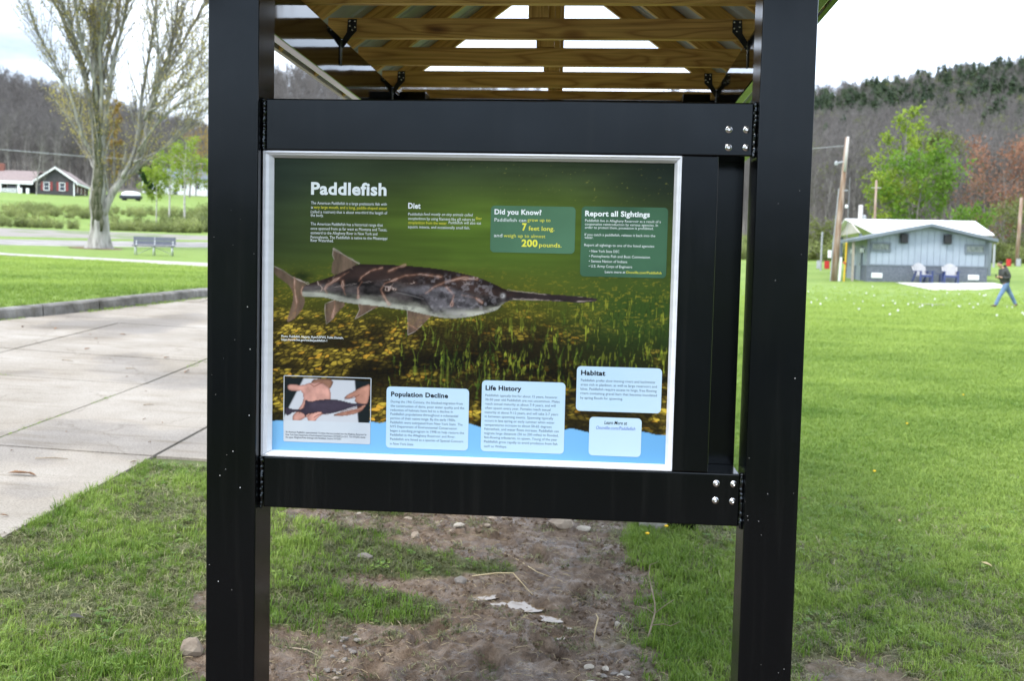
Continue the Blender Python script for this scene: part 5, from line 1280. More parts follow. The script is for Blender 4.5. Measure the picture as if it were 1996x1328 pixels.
# ------------------------------------------------------------------ the big poplar by the bench
def poplar():
    r = random.Random(5); rn = np.random.RandomState(5)
    k = 0.0290; cx, cy = 193, 490
    x0, y0 = -26.3, 51.98; z0 = tz(x0, y0)
    t = empty('poplar_tree', (x0, y0, z0), yaw, 'huge many-stemmed poplar with mossy furrowed trunk beside the park bench', 'tree')
    def L(pts): return [Vector(((p[0]-cx)*k, 0, (cy-p[1])*k)) for p in pts]
    mains = [
     ('m', [(193,490),(194,462),(195,430),(195,400),(196,350),(196,300),(193,220),(194,150),(197,80),(201,0),(204,-150)], [.72,.60,.52,.50,.42,.36,.31,.27,.22,.16,.05], 0),
     ('l', [(203,425),(212,395),(230,368),(255,338),(275,295),(283,235),(293,180),(315,120),(328,60),(332,-10),(334,-130)], [.36,.32,.29,.25,.22,.19,.17,.14,.11,.08,.03], .6),
     ('l', [(281,245),(300,190),(322,140),(345,90),(366,40),(386,0),(410,-80)], [.16,.14,.12,.10,.08,.07,.03], 1.0),
     ('l', [(186,260),(178,180),(164,120),(150,80),(130,30),(114,-40)], [.20,.17,.14,.12,.09,.04], -.8),
     ('l', [(188,205),(184,120),(175,60),(171,0),(165,-100)], [.17,.14,.11,.09,.03], .7),
     ('l', [(186,310),(172,280),(156,205),(130,145),(108,90),(94,10)], [.15,.13,.11,.09,.07,.02], -1.2),
     ('l', [(198,270),(208,190),(212,120),(225,60),(232,-60)], [.19,.16,.13,.10,.03], -1.0),
     ('l', [(197,210),(202,120),(212,40),(216,-100)], [.17,.14,.10,.03], 1.1),
     ('l', [(204,330),(213,240),(226,160),(245,90),(262,20),(270,-100)], [.18,.16,.13,.11,.08,.03], -.5),
     ('l', [(240,355),(258,300),(267,210),(278,120),(285,30),(290,-90)], [.17,.15,.13,.11,.08,.03], .9),
     ('l', [(288,232),(320,215),(355,190),(390,165),(425,135)], [.10,.085,.07,.05,.03], -.6),
     ('l', [(298,185),(345,150),(382,110),(425,60)], [.10,.08,.06,.03], .5),
     ('l', [(270,305),(310,265),(355,235),(415,215)], [.10,.08,.06,.03], -1.4),
     ('l', [(190,340),(176,330),(158,300),(140,260),(120,240)], [.10,.09,.07,.05,.02], 1.2),
     ('l', [(306,200),(318,130),(322,60),(318,-20)], [.09,.08,.06,.03], -1.2),
     ('l', [(178,175),(160,90),(152,20),(150,-60)], [.11,.09,.07,.03], -1.6),
     ('l', [(262,325),(300,300),(335,262),(360,215),(385,190)], [.09,.08,.06,.04,.02], 1.6),
     ('l', [(195,240),(200,170),(188,100),(196,20),(190,-80)], [.15,.12,.10,.07,.03], -1.9),
    ]
    tips = []; tw = MB(); 
    trunk = MB(); moss = MB()
    for kind, pts, rad, dep in mains:
        P = L(pts)
        n_ = len(P)
        for i in range(n_): P[i] = P[i] + Vector((r.uniform(-.05,.05), dep*(i/(n_-1))**1.1*2.2 + r.uniform(-.08,.08), 0))
        # round the path
        rad = [q_*(.84 if kind == 'm' else .70) for q_ in rad]
        Q = [P[0]]; R2 = [rad[0]]
        for i in range(n_-1):
            for f in (.34, .67, 1.0):
                a = P[max(i-1,0)]; b_ = P[i]; c = P[i+1]; d = P[min(i+2, n_-1)]
                q = 0.5*((2*b_) + (c-a)*f + (2*a-5*b_+4*c-d)*f*f + (3*b_-a-3*c+d)*f**3)
                Q.append(q); R2.append(rad[i]+(rad[i+1]-rad[i])*f)
        if kind == 'm':
            # flared, furrowed trunk
            vv = []; ff = []; nn = 22
            for i, (q, rr) in enumerate(zip(Q, R2)):
                for a in range(nn):
                    an = 2*PI*a/nn
                    fl = 1 + 0.30*max(0, 1-q.z/1.0)**2*(0.7+0.6*math.sin(an*5+1)) + 0.09*math.sin(an*3+q.z*.6) + 0.06*math.sin(an*7-q.z*.5) + 0.05*math.sin(an*11+2)
                    vv.append((q.x+math.cos(an)*rr*fl, q.y+math.sin(an)*rr*fl, q.z))
            for i in range(len(Q)-1):
                for a in range(nn): ff.append((i*nn+a, i*nn+(a+1) % nn, (i+1)*nn+(a+1) % nn, (i+1)*nn+a))
            trunk.add(vv, ff)
            # strips of dark moss and old ivy down the stem
            for s_ in range(120):
                i = r.randint(5, 19); an = r.uniform(-2.0, -0.9); rr = R2[i]*1.02; q = Q[i]
                moss.tube([q+Vector((math.cos(an)*rr*.97, math.sin(an)*rr*.97, -.5)), q+Vector((math.cos(an+.05)*rr*1.0, math.sin(an+.05)*rr*1.0, 0)), Q[min(i+1, len(Q)-1)]+Vector((math.cos(an)*rr*.88, math.sin(an)*rr*.88, .1))], [0.03, .085*r.uniform(.6,1.4), .03], 5)
        else:
            trunk.tube(Q, R2, 8 if max(R2) > .12 else 6, 0)
        dirs = [(Q[min(i+1, len(Q)-1)]-Q[max(i-1,0)]).normalized() for i in range(len(Q))]
        # side branches rise steeply along the limb
        for b_ in range(int(len(Q)*2.7)):
            i = r.randint(3 if kind == 'l' else 12, len(Q)-1)
            d = (dirs[i] + perp(dirs[i], r)*r.uniform(.3,.8) + Vector((0,0,.35))).normalized()
            ln = r.uniform(1.2, 3.9)
            p2, d2, _ = limb(trunk, Q[i], d, ln, min(R2[i]*.5, .055), .012, r, 4, 5, up=.35, wob=.16)
            twigs(tw, p2, d2, 9, 0.85, .010, r, .75, .35, out=tips)
        twigs(tw, Q, dirs, len(Q)*2, .9, .011, r, .8, .3, out=tips)
    trunk.build('trunk', BARKL, t, smooth=True); moss.build('moss', MOSS, t, smooth=True)
    o = tw.build('twigs', TWIG, t); tag(o, kind='stuff')
    pts = [a.lerp(b_, r.random()) for a, b_ in tips for _ in range(3) if r.random() < .60]
    Vv, Fv = leaf_cloud(pts, 0.055, rn, 0.11)
    CAT = leaf_mat('catkins_and_buds', (0.34,0.285,0.065), (0.56,0.50,0.17), False, .5)
    o = np_mesh('young_leaves', Vv, Fv, CAT, t); tag(o, kind='stuff')
    mu = MB(); n_ = 26
    zc = [(0.9+0.5*r.random()) for _ in range(n_)]
    vv = [(0,0,0.05)] + [(math.cos(2*PI*i/n_)*zc[i]*1.25, math.sin(2*PI*i/n_)*zc[i], tz(x0+math.cos(2*PI*i/n_)*zc[i]*1.25, y0+math.sin(2*PI*i/n_)*zc[i])-z0+.012) for i in range(n_)]
    mu.add(vv, [(0, 1+i, 1+(i+1) % n_) for i in range(n_)]); mu.build('mulch', M('brown_mulch', (0.10,0.06,0.035), (0.19,0.12,0.07), scale=8, rough=1), t)
poplar()

# ------------------------------------------------------------------ kinds of trees
def bare_tree(seed, h, spread=0.5, dens=1.0, trunk_frac=0.45, mats=(BARK, TWIG)):
    """leafless deciduous tree: (trunk mesh builder, twig mesh builder)"""
    r = random.Random(seed); a = MB(); b_ = MB()
    r0 = h*0.0125
    P, D, Rd = limb(a, (0,0,-.3), (r.uniform(-.06,.06), r.uniform(-.06,.06), 1), h*.95, r0, r0*.18, r, 6, 8, .25, .05)
    for i in range(1, len(P)):
        if P[i].z < h*trunk_frac*.75: continue
        for _ in range(int(4*dens)):
            p = P[i-1].lerp(P[i], r.random())
            d = (D[i]*r.uniform(.5,1.1) + perp(D[i], r)*spread*1.5).normalized()
            if d.z < .05: d.z = .1
            ln = h*r.uniform(.14,.30)*(1.15-0.6*P[i].z/h)
            p2, d2, _ = limb(a, p, d, ln, Rd[i]*.5, Rd[i]*.12, r, 4, 4, .5, .18)
            for _k in range(3):
                j = r.randint(1, 4); d3 = (d2[j] + perp(d2[j], r)*.7 + Vector((0,0,.2))).normalized()
                p3, d3s, _ = limb(a, p2[j], d3, ln*.5, Rd[i]*.18, .010, r, 3, 3, .4, .2)
                twigs(b_, p3, d3s, 7, h*.075, h*.00115, r, .8, .3)
            twigs(b_, p2, d2, 6, h*.08, h*.0012, r, .8, .3)
    return a, b_
def ever_tree(seed, h):
    r = random.Random(seed); a = MB(); b_ = MB()
    a.tube([(0,0,-.3),(0,0,h*.5),(0,0,h)], [h*.014, h*.009, .01], 5)
    z = h*.10
    while z < h*.985:
        R = h*0.21*math.sqrt(max(.02, 1-z/h))*min(1, (z/h)*4)*r.uniform(.65,1.2) + .05
        for k in range(11):
            an = r.uniform(0, 2*PI); d = Vector((math.cos(an), math.sin(an), 0)); s_ = Vector((-d.y, d.x, 0))
            L_ = R*r.uniform(.6,1.15)
            p = Vector((0,0,z + r.uniform(-.1,.1)*h*.1))
            q = p + d*L_*.55 + Vector((0,0,L_*.05)); e = p + d*L_ - Vector((0,0,L_*.28)); w_ = L_*.26
            b_.add([p, q+s_*w_-Vector((0,0,w_*.4)), e, q-s_*w_-Vector((0,0,w_*.4)), q], [(0,1,4),(1,2,4),(2,3,4),(3,0,4)])
        z += h*.024
    return a, b_
def leafy_tree(name, label, loc, h, wid, seed, mat, group=None, bark=BARK, lsize=0.14, ndens=1.0, base=0.28, n_limb=16, shape=1.0, lean=(0,0)):
    r = random.Random(seed); rn = np.random.RandomState(seed)
    t = empty(name, loc, r.uniform(0, 6), label, 'tree', group)
    a = MB(); b_ = MB(); tips = []
    P, D, Rd = limb(a, (0,0,-.2), (lean[0], lean[1], 1), h*.93, h*.014, h*.003, r, 7, 8, .2, .06)
    for q in range(n_limb):
        f = base + (0.95-base)*(q+.5)/n_limb; i = min(int(f*8), 7); p = P[i].lerp(P[i+1], f*8-i)
        an = q*2.4 + r.uniform(-.5,.5); d = Vector((math.cos(an), math.sin(an), r.uniform(.25,.8))).normalized()
        prof = math.sin(PI*min(1, max(.12, (f-base*.6)/(1.05-base*.6))))**.7
        ln = wid*.5*prof*r.uniform(.7,1.2)*shape
        p2, d2, _ = limb(a, p, d, max(ln,.4), Rd[i]*.5, .012, r, 4, 5, .25, .2)
        for _k in range(5):
            j = r.randint(2, 5); d3 = (d2[j]+perp(d2[j], r)*.8).normalized(); p3, d3s, _ = limb(a, p2[j], d3, ln*.4+.2, .02, .006, r, 3, 3, .2, .25)
            tips += p3[1:]
        twigs(b_, p2, d2, 6, wid*.10, .008, r, .8, .1)
        tips += p2[2:]
    tips += P[-2:]*3
    a.build('trunk', bark, t, smooth=True)
    pts = [p for p in tips for _ in range(max(1, int(9*ndens)))]
    Vv, Fv = leaf_cloud(pts, lsize, rn, wid*.050)
    o = np_mesh('crown', Vv, Fv, mat, t)
    return t
LIME = leaf_mat('lime_leaves', (0.17,0.26,0.025), (0.33,0.42,0.05), False, .45)
GREENL = leaf_mat('fresh_green_leaves', (0.10,0.21,0.02), (0.20,0.33,0.04), False, .45)
OLIVE = leaf_mat('olive_buds', (0.13,0.16,0.04), (0.21,0.23,0.075), False, .4)
RUST = leaf_mat('rust_buds', (0.25,0.115,0.07), (0.36,0.19,0.115), False, .4)
DARKG = leaf_mat('dark_green_leaves', (0.020,0.055,0.012), (0.045,0.095,0.022), False, .25)
NEEDLE = leaf_mat('conifer_needles', (0.022,0.044,0.018), (0.062,0.095,0.040), 'inst', .1, .7)
SHRUBL = leaf_mat('brush_leaves', (0.13,0.165,0.045), (0.32,0.36,0.12), 'inst', .35)
AMBER = leaf_mat('amber_buds', (0.24,0.155,0.035), (0.36,0.25,0.07), False, .4)

def gp(x, y): return (x, y, tz(x, y))
# right: trees along the foot of the hill
leafy_tree('leafy_tree', 'tall thin yellow-green tree rising above the restroom roof, lime top over the other trees', gp(28.8, 96), 15.0, 5.2, 3, LIME, lsize=.17, base=.3, ndens=.85)
leafy_tree('leafy_tree', 'broad bright green tree behind the middle of the restroom roof', gp(28.7, 90), 9.8, 6.2, 8, GREENL, lsize=.17, base=.25, ndens=1.25)
leafy_tree('leafy_tree', 'small yellow-green tree just left of the bright green one behind the restroom', gp(26.7, 91), 8.0, 4.6, 21, LIME, lsize=.15, base=.2, ndens=.8)
leafy_tree('leafy_tree', 'loose pale green tree right of the bright green one at the wood edge', gp(33.5, 101), 12.0, 5.5, 31, OLIVE, lsize=.16, base=.35, ndens=.8)
leafy_tree('leafy_tree', 'rust-red budding tree near the right edge behind the walking man', gp(38.5, 96), 10.2, 7.8, 14, RUST, lsize=.13, base=.22, ndens=1.4)
leafy_tree('leafy_tree', 'dull red budding tree with spreading limbs behind the right end of the restroom', gp(35.2, 92), 7.6, 5.2, 23, RUST, lsize=.10, base=.2, ndens=.6)
leafy_tree('leafy_tree', 'low olive bush-like tree behind the red and grey bins', gp(36.5, 87), 4.6, 5.5, 33, OLIVE, lsize=.12, base=.1, ndens=.9)
leafy_tree('leafy_tree', 'low olive undergrowth tree left of the wooden pole', gp(20.6, 90), 3.0, 3.6, 37, OLIVE, lsize=.12, base=.1, ndens=.7)
leafy_tree('leafy_tree', 'low dark green sapling right behind the pavilion roof', gp(31.6, 85), 4.6, 4.4, 39, GREENL, lsize=.12, base=.1, ndens=.8)
# left: young birches and others beyond the gravel road
for i, (x, y, h, wd, lab) in enumerate(((-39.5,92.5,7.6,3.4,'tall young birch with lime-green leaves, leftmost by the gravel road'),(-37.4,91.2,8.6,3.8,'tallest young birch with lime-green leaves, middle of the birch row'),(-35.2,92.8,7.0,3.0,'young birch with lime-green leaves nearest the black post'),(-41.8,95,5.6,2.6,'shortest lime-green birch with double stem left of the others'))):
    leafy_tree('birch_tree', lab, gp(x, y), h, wd, 60+i, LIME, 'young birches beyond the gravel road', BIRCH, lsize=.12, base=.42, ndens=.75, n_limb=13)
leafy_tree('evergreen_tree', 'small dark green conifer beside the white house', gp(-84.5, 190), 6.6, 4.0, 71, DARKG, lsize=.3, base=.08, ndens=1.3)
leafy_tree('columnar_poplar', 'slim amber columnar poplar rising from behind the dark house', gp(-99, 205), 20.5, 4.4, 75, AMBER, lsize=.24, base=.12, ndens=.9, shape=.8)
leafy_tree('columnar_poplar', 'pale thin columnar poplar just left of the amber one behind the dark house', gp(-106, 215), 26.5, 2.6, 76, AMBER, lsize=.2, base=.3, ndens=.35, shape=.6)
leafy_tree('budding_tree', 'wide amber budding tree behind the big poplar crown', gp(-83, 205), 13, 11, 78, AMBER, lsize=.2, base=.2, ndens=.45)
leafy_tree('budding_tree', 'wide amber budding tree behind the lime-green birches', gp(-66, 180), 15, 13, 79, AMBER, lsize=.2, base=.25, ndens=.45)
# bare trees that can be told apart at the edge of the woods
def tree_thing(a, b_, loc, label, group=None, scale=1.0, rz=0, mats=(BARK, TWIG), name='bare_tree'):
    t = empty(name, loc, rz, label, 'tree', group, scale)
    a.build('trunk', mats[0], t, smooth=True); o = b_.build('crown', mats[1], t)
    return t
a, b_ = bare_tree(401, 9.0, .6, .8, .25)
tree_thing(a, b_, gp(-92.6, 163.5), 'bare grey tree forking in front of the dark house gable', mats=(BARKL, TWIG))
a, b_ = bare_tree(402, 12.5, .9, .8, .2)
bt = tree_thing(a, b_, gp(15.3, 76), 'dark bare tree with crooked low limbs by the right kiosk post', mats=(TWIGD, TWIGD))
edge0 = []
for sd_ in (411, 412, 413):
    a, b_ = bare_tree(sd_, 17, .45, .8, .4)
    edge0.append((proto(a, 'trunk', BARK), proto(b_, 'crown', TWIG)))
er = random.Random(77)
# in front of the wood on the right and on the left
spots = []
for i in range(30):
    ph_ = 0.20 + 0.20*i/29 + er.uniform(-.004,.004); ro = er.uniform(106, 124); spots.append((1.152+ro*math.sin(ph_), -2.98+ro*math.cos(ph_), 'bare grey tree in the front rank of the wood behind the restroom', 'bare trees at the wood edge on the right', er.uniform(.42, .64)))
for i in range(24):
    ph_ = -0.56 + 0.20*i/23 + er.uniform(-.004,.004); ro = er.uniform(232, 255); spots.append((1.152+ro*math.sin(ph_), -2.98+ro*math.cos(ph_), 'bare grey tree in the front rank of the wood behind the houses', 'bare trees at the wood edge on the left', er.uniform(.62, .85)))
for i, (x, y, lab, grp, sc) in enumerate(spots):
    me_t, me_c = edge0[i % 3]
    t = empty('bare_tree', gp(x, y), er.uniform(0, 6.28), lab, 'tree', grp, sc)
    link(bpy.data.objects.new('trunk', me_t), t); link(bpy.data.objects.new('crown', me_c), t)

# the woods on the hills, one mass
protos = []
for sd_ in (421, 422, 423):
    a, b_ = bare_tree(sd_, 17, .5, .8, .35); m_ = MB(); m_.add(a.v, a.f, 0); m_.add(b_.v, b_.f, 1); protos.append(proto(m_, 'bare_tree_kind', [BARK, TWIG]))
evers = []
for sd_ in (431, 432):
    a, b_ = ever_tree(sd_, 16); m_ = MB(); m_.add(a.v, a.f, 0); m_.add(b_.v, b_.f, 1); evers.append(proto(m_, 'conifer_kind', [BARK, NEEDLE]))
budmat = leaf_mat('budding_crowns', (0.10,0.115,0.035), (0.21,0.25,0.05), 'inst', .4)
def bud_kind(seed):
    a, b_ = bare_tree(seed, 15, .55, .6, .3); m_ = MB(); m_.add(a.v, a.f, 0); m_.add(b_.v, b_.f, 1)
    rn = np.random.RandomState(seed); pts = [b_.v[i] for i in range(0, len(b_.v), 16)]
    Vv, Fv = leaf_cloud(pts, .26, rn, .25); m_.add(Vv.tolist(), Fv.tolist(), 2); return proto(m_, 'budding_kind', [BARK, TWIG, budmat])
buds = [bud_kind(441)]
Rf = np.random.RandomState(3)
def wood_pts(ph0, ph1, r0, r1, n_):
    f = Rf.uniform(ph0, ph1, n_); ro = np.sqrt(Rf.uniform(r0**2, r1**2, n_)); return 1.152+ro*np.sin(f), -2.98+ro*np.cos(f), ro, f
def wood(name, x, y, meshes, smin, smax):
    n_ = len(x); z = terr(x, y)
    return scatter(name, np.stack([x, y, z-.2], axis=1), Rf.uniform(smin, smax, n_), np.stack([Rf.normal(0,.04,n_), Rf.normal(0,.04,n_), Rf.uniform(0,6.28,n_)], axis=1), Rf.uniform(0, 1, n_), meshes)
x, y, ro, f = wood_pts(0.10, 0.46, 116, 455, 5200)
e = sm(255, 325, ro + 190*(fbm(x*.018, y*.018, 5, 3)-.5))*sm(.30,.52,fbm(x*.045, y*.045, 6, 3)); ch = Rf.random_sample(len(x))
evg = ch < e*(.78-0.28*sm(.28,.38,f)); bud = (~evg) & (Rf.random_sample(len(x)) < .14)
wood('woodland', x[~evg & ~bud], y[~evg & ~bud], protos, .42, .72)
wood('conifer_wood', x[evg], y[evg], evers, .42, .88)
wood('budding_wood', x[bud], y[bud], buds, .45, .75)
x, y, ro, f = wood_pts(-0.62, -0.30, 250, 470, 2300); bud = Rf.random_sample(len(x)) < .03
wood('woodland', x[~bud], y[~bud], protos, .55, .9); wood('budding_wood', x[bud], y[bud], buds, .5, .8)
x, y, ro, f = wood_pts(-0.30, 0.10, 200, 440, 1500); wood('woodland', x, y, protos, .7, 1.05)
# the rise behind the photographer is wooded too (seen as a dark band in the glossy paint)
x, y, ro, f = wood_pts(1.4, 4.9, 95, 160, 900); wood('woodland', x, y, evers+protos, .6, .85)

# brush on the bank beyond the gravel road, low undergrowth along the right-hand wood
def shrub(seed, mat):
    r = random.Random(seed); rn = np.random.RandomState(seed); m_ = MB(); pts = []
    for _ in range(26):
        an = r.uniform(0, 6.28); d = Vector((math.cos(an)*.6, math.sin(an)*.6, 1)).normalized(); P, D, _ = limb(m_, (0,0,-.1), d, r.uniform(.8,1.7), .018, .004, r, 3, 4, .1, .3); pts += P[1:]; 
    Vv, Fv = leaf_cloud(pts*5, .085, rn, .16); m_.add(Vv.tolist(), Fv.tolist(), 1); return proto(m_, 'brush_kind', [TWIG, mat])
shr = [shrub(s_, SHRUBL) for s_ in (451, 452, 453)]
Rb = np.random.RandomState(8)
f = Rb.uniform(-.60, -.33, 900); ro = 86 + 40*Rb.random_sample(900)**1.3 + 10*sm(-.40,-.34,f)
x = 1.152+ro*np.sin(f); y = -2.98+ro*np.cos(f); keep = fbm(x*.09, y*.16, 12, 3) > .38
x, y = x[keep], y[keep]; n_ = len(x); z = terr(x, y)
scatter('brush', np.stack([x,y,z],axis=1), Rb.uniform(.22,.70,n_)*(1+.9*sm(-.42,-.35,np.arctan2(x-1.15,y+2.98))), np.stack([np.zeros(n_),np.zeros(n_),Rb.uniform(0,6.28,n_)],axis=1), np.clip(1.6*(fbm(x*.13,y*.13,14,3)-.5)+.45+Rb.normal(0,.28,n_),0,1), shr)
f = Rb.uniform(.13, .44, 420); ro = Rb.uniform(92, 112, 420); x = 1.152+ro*np.sin(f); y = -2.98+ro*np.cos(f); n_ = 420
scatter('brush', np.stack([x,y,terr(x,y)],axis=1), Rb.uniform(.6,1.3,n_), np.stack([np.zeros(n_),np.zeros(n_),Rb.uniform(0,6.28,n_)],axis=1), Rb.uniform(0,1,n_), shr)

# weeds in the pavement joints and along the kerb
x = -2.955 + Rb.normal(0, .012, 1500); y = Rb.uniform(1.0, 9.5, 1500); kp = fbm(y*1.3, y*0, 5, 3) > .36; w2 = sm(6.0,6.6,y)*sm(9,7,y); x = x + Rb.normal(0,.05,1500)*w2
x, y = x[kp], y[kp]; x2 = Rb.uniform(-6, -3, 260); y2 = 6.12 + Rb.normal(0,.006,260); kp = fbm(x2*1.6, x2*0, 8, 3) > .52
u = Rb.uniform(-3, 9, 700); pk = fbm(u*.9, u*0, 3, 3); u = u[pk > .5]; off = -np.abs(Rb.normal(0,.05,len(u))) 
xk = K1[0]+KD[0]*u+KN[0]*off; yk = K1[1]+KD[1]*u+KN[1]*off
x = np.concatenate([x, x2[kp], xk]); y = np.concatenate([y, y2[kp], yk]); n_ = len(x)
scatter('joint_weeds', np.stack([x,y,terr(x,y)+.006],axis=1), np.concatenate([Rb.uniform(.35,.75,n_-len(xk)), Rb.uniform(.7,1.7,len(xk))]), np.stack([Rb.normal(0,.2,n_),Rb.normal(0,.2,n_),Rb.uniform(0,6.28,n_)],axis=1), Rb.uniform(.15,.9,n_), G_LAWN)

# ------------------------------------------------------------------ restroom building on the right
SIDE = M('pale_blue_siding', (0.275,0.32,0.375), (0.305,0.355,0.41), scale=2, rough=0.55)
BLOCK = M('slate_grey_block', (0.095,0.11,0.135), (0.15,0.168,0.198), scale=9, rough=0.9, bump=0.8, bscale=14, dist=0.05)
GTRIM = M('slate_trim', (0.13,0.155,0.18), (0.15,0.175,0.20), scale=2, rough=0.55)
WHITE = M('white_paint', (0.72,0.74,0.76), (0.78,0.79,0.80), scale=3, rough=0.5)
WROOF = M('white_metal_roof', (0.78,0.79,0.80), (0.84,0.84,0.85), scale=2, rough=0.4)
GLASSB = M('glass_block', (0.16,0.19,0.17), (0.30,0.33,0.30), scale=6, rough=0.15)
BLACKP = M('black_plastic', (0.012,0.012,0.014), rough=0.5)
DOORM = M('grey_door', (0.22,0.25,0.29), (0.25,0.28,0.32), scale=2, rough=0.5)
bx, by = 15.67, 54.07; bz = 1.70
rb = empty('restroom_building', (bx, by, bz), 0, 'pale blue and slate grey park restroom building with low gable roof', 'building')
W_, D_ = 6.30, 4.6
HB, HE, HP = 0.92, 2.33, 3.02
MB().box((0, 0, -.7), (W_, D_, HB)).build('block_base', BLOCK, rb)
MB().prism([(0.03, HB+.001), (W_-.03, HB+.001), (W_-.03, HE), (W_/2, HP), (0.03, HE)], 0.04, D_-.04, 'xz').build('upper_wall', SIDE, rb)
MB().box((-.02, -.025, HB-.03), (W_+.02, 0.039, HB+.05)).build('band_trim', GTRIM, rb)
npn_ = 18; sw = (W_-.30)/npn_
first = None
def topz(x): return HE + (HP-HE)*(1-abs(x-W_/2)/(W_/2))
for i in range(npn_):
    xa = 0.15+i*sw+.012; xb = 0.15+(i+1)*sw-.012
    za, zb_ = topz(xa)-.06, topz(xb)-.06
    pl = [(xa, HB+.052), (xb, HB+.052), (xb, zb_)] + ([(W_/2, HP-.06)] if xa < W_/2 < xb else []) + [(xa, za)]
    MB().prism(pl, 0.012, 0.038, 'xz').build('siding_panel', SIDE, rb)
for x0 in (-.02, W_-.14):
    MB().box((x0, -.03, HB+.052), (x0+.16, .037, HE-.02)).build('corner_trim', GTRIM, rb)
def roof_slab(x0, z0, x1, z1, th=.16):
    return MB().prism([(x0,z0),(x1,z1),(x1,z1+th),(x0,z0+th)], -.55, D_+.5, 'xz')
sl = (HP-HE)/(W_/2)
roof_slab(-0.75, HE-0.75*sl, W_/2, HP).build('roof', GTRIM, rb); roof_slab(W_/2+.002, HP-.002*0, W_+.30, HE-.30*sl).build('roof', GTRIM, rb)
for x0 in (0.16, W_-1.22):
    z0 = 1.66 if x0 < 1 else 1.64
    wf = MB(); wf.box((x0,-.06,z0),(x0+1.06,-.002+.012,z0+.09)); wf.box((x0,-.06,z0+.40),(x0+1.06,.01,z0+.49)); wf.box((x0,-.06,z0+.09),(x0+.09,.01,z0+.40)); wf.box((x0+.97,-.06,z0+.09),(x0+1.06,.01,z0+.40))
    o = wf.build('window', GTRIM, rb)
    for q in range(4):
        for e in range(2):
            MB().cbox((x0+.10+q*.218,-.03,z0+.10+e*.148),(x0+.10+q*.218+.205,.0,z0+.10+e*.148+.138),.012).build('glass_block', GLASSB, o)
for x0 in (1.86, 4.13):
    MB().cbox((x0-.24,-.04,2.10),(x0+.24,.011,2.66),.01).build('lamp_plate', GTRIM, rb)
    MB().cbox((x0-.19,-.26,2.14),(x0+.19,-.041,2.60),.04).build('wall_lamp', BLACKP, rb)
for x0 in (0.26, 5.30):
    lv = MB().cbox((x0,-.05,.22),(x0+.58,-.002,.50),.02)
    o = lv.build('vent', WHITE, rb)
    for q in range(4): MB().box((x0+.05,-.058,.26+q*.055),(x0+.53,-.0505,.29+q*.055)).build('louvre', WHITE, o)
# left side with doors, lamps and posts under the overhang
for y0 in (1.1, 3.2):
    d = MB().cbox((-.05,y0,-.05),(-.002,y0+1.0,1.95),.006).build('door', DOORM, rb)
    MB().cbox((-.10,y0+.1,.9),(-.051,y0+.16,1.05),.01).build('handle', STEEL, d)
for y0 in (0.6, 2.7): MB().cbox((-.20,y0,1.60),(-.002,y0+.18,1.85),.03).build('side_lamp', WHITE, rb)
for y0 in (0.35, 4.3): MB().cbox((-.70,y0,-.4),(-.58,y0+.12,HE-.75*sl),.006).build('porch_post', M('tan_post', (0.30,0.27,0.22), (0.36,0.32,0.27), rough=.7), rb)
# white-roofed pavilion behind it
pv = empty('picnic_pavilion', (17.4, 63, 2.0), 0.0, 'open picnic pavilion with white metal roof behind the restroom building', 'pavilion')
L2 = 7.7
for (xa, xb) in ((0, L2),):
    MB().add([(xa+.5,-1.2,2.75),(xb-.5+0.5,-1.2,2.75),(xb-.2,1.6,3.72),(xa-.55,1.6,3.72),(xa+.5,-1.2,2.69),(xb,-1.2,2.69),(xb-.2,1.6,3.66),(xa-.55,1.6,3.66)],[(0,1,2,3),(7,6,5,4),(0,4,5,1),(1,5,6,2),(2,6,7,3),(3,7,4,0)]).build('roof_slope', WROOF, pv)
    MB().add([(xa-.55,1.605,3.72),(xb-.2,1.605,3.72),(xb,4.4,2.75),(xa-.55,4.4,2.75),(xa-.55,1.605,3.66),(xb-.2,1.605,3.66),(xb,4.4,2.69),(xa-.55,4.4,2.69)],[(0,1,2,3),(7,6,5,4),(0,4,5,1),(1,5,6,2),(2,6,7,3),(3,7,4,0)]).build('roof_slope', WROOF, pv)
MB().prism([(-1.15,2.72),(4.3,2.72),(1.6,3.62)], -.30, -.22, 'yz').build('gable_end', TRIMB, pv)
BROWN = M('brown_boards', (0.10,0.045,0.03), (0.15,0.07,0.045), scale=3, rough=.8)
MB().box((-.2,2.2,-.6),(L2-.4,2.35,2.2)).build('rear_wall', BROWN, pv)
for x0 in (-.2, L2-.15):
    for y0 in (-.9, 4.0): MB().cbox((x0,y0,-.8),(x0+.16,y0+.16,2.68),.01).build('post', GTRIM, pv)
MB().bar((L2-.1,-.82,1.9),(L2-.1+.0,-.1,2.65),.09,.09).build('brace', GTRIM, pv)

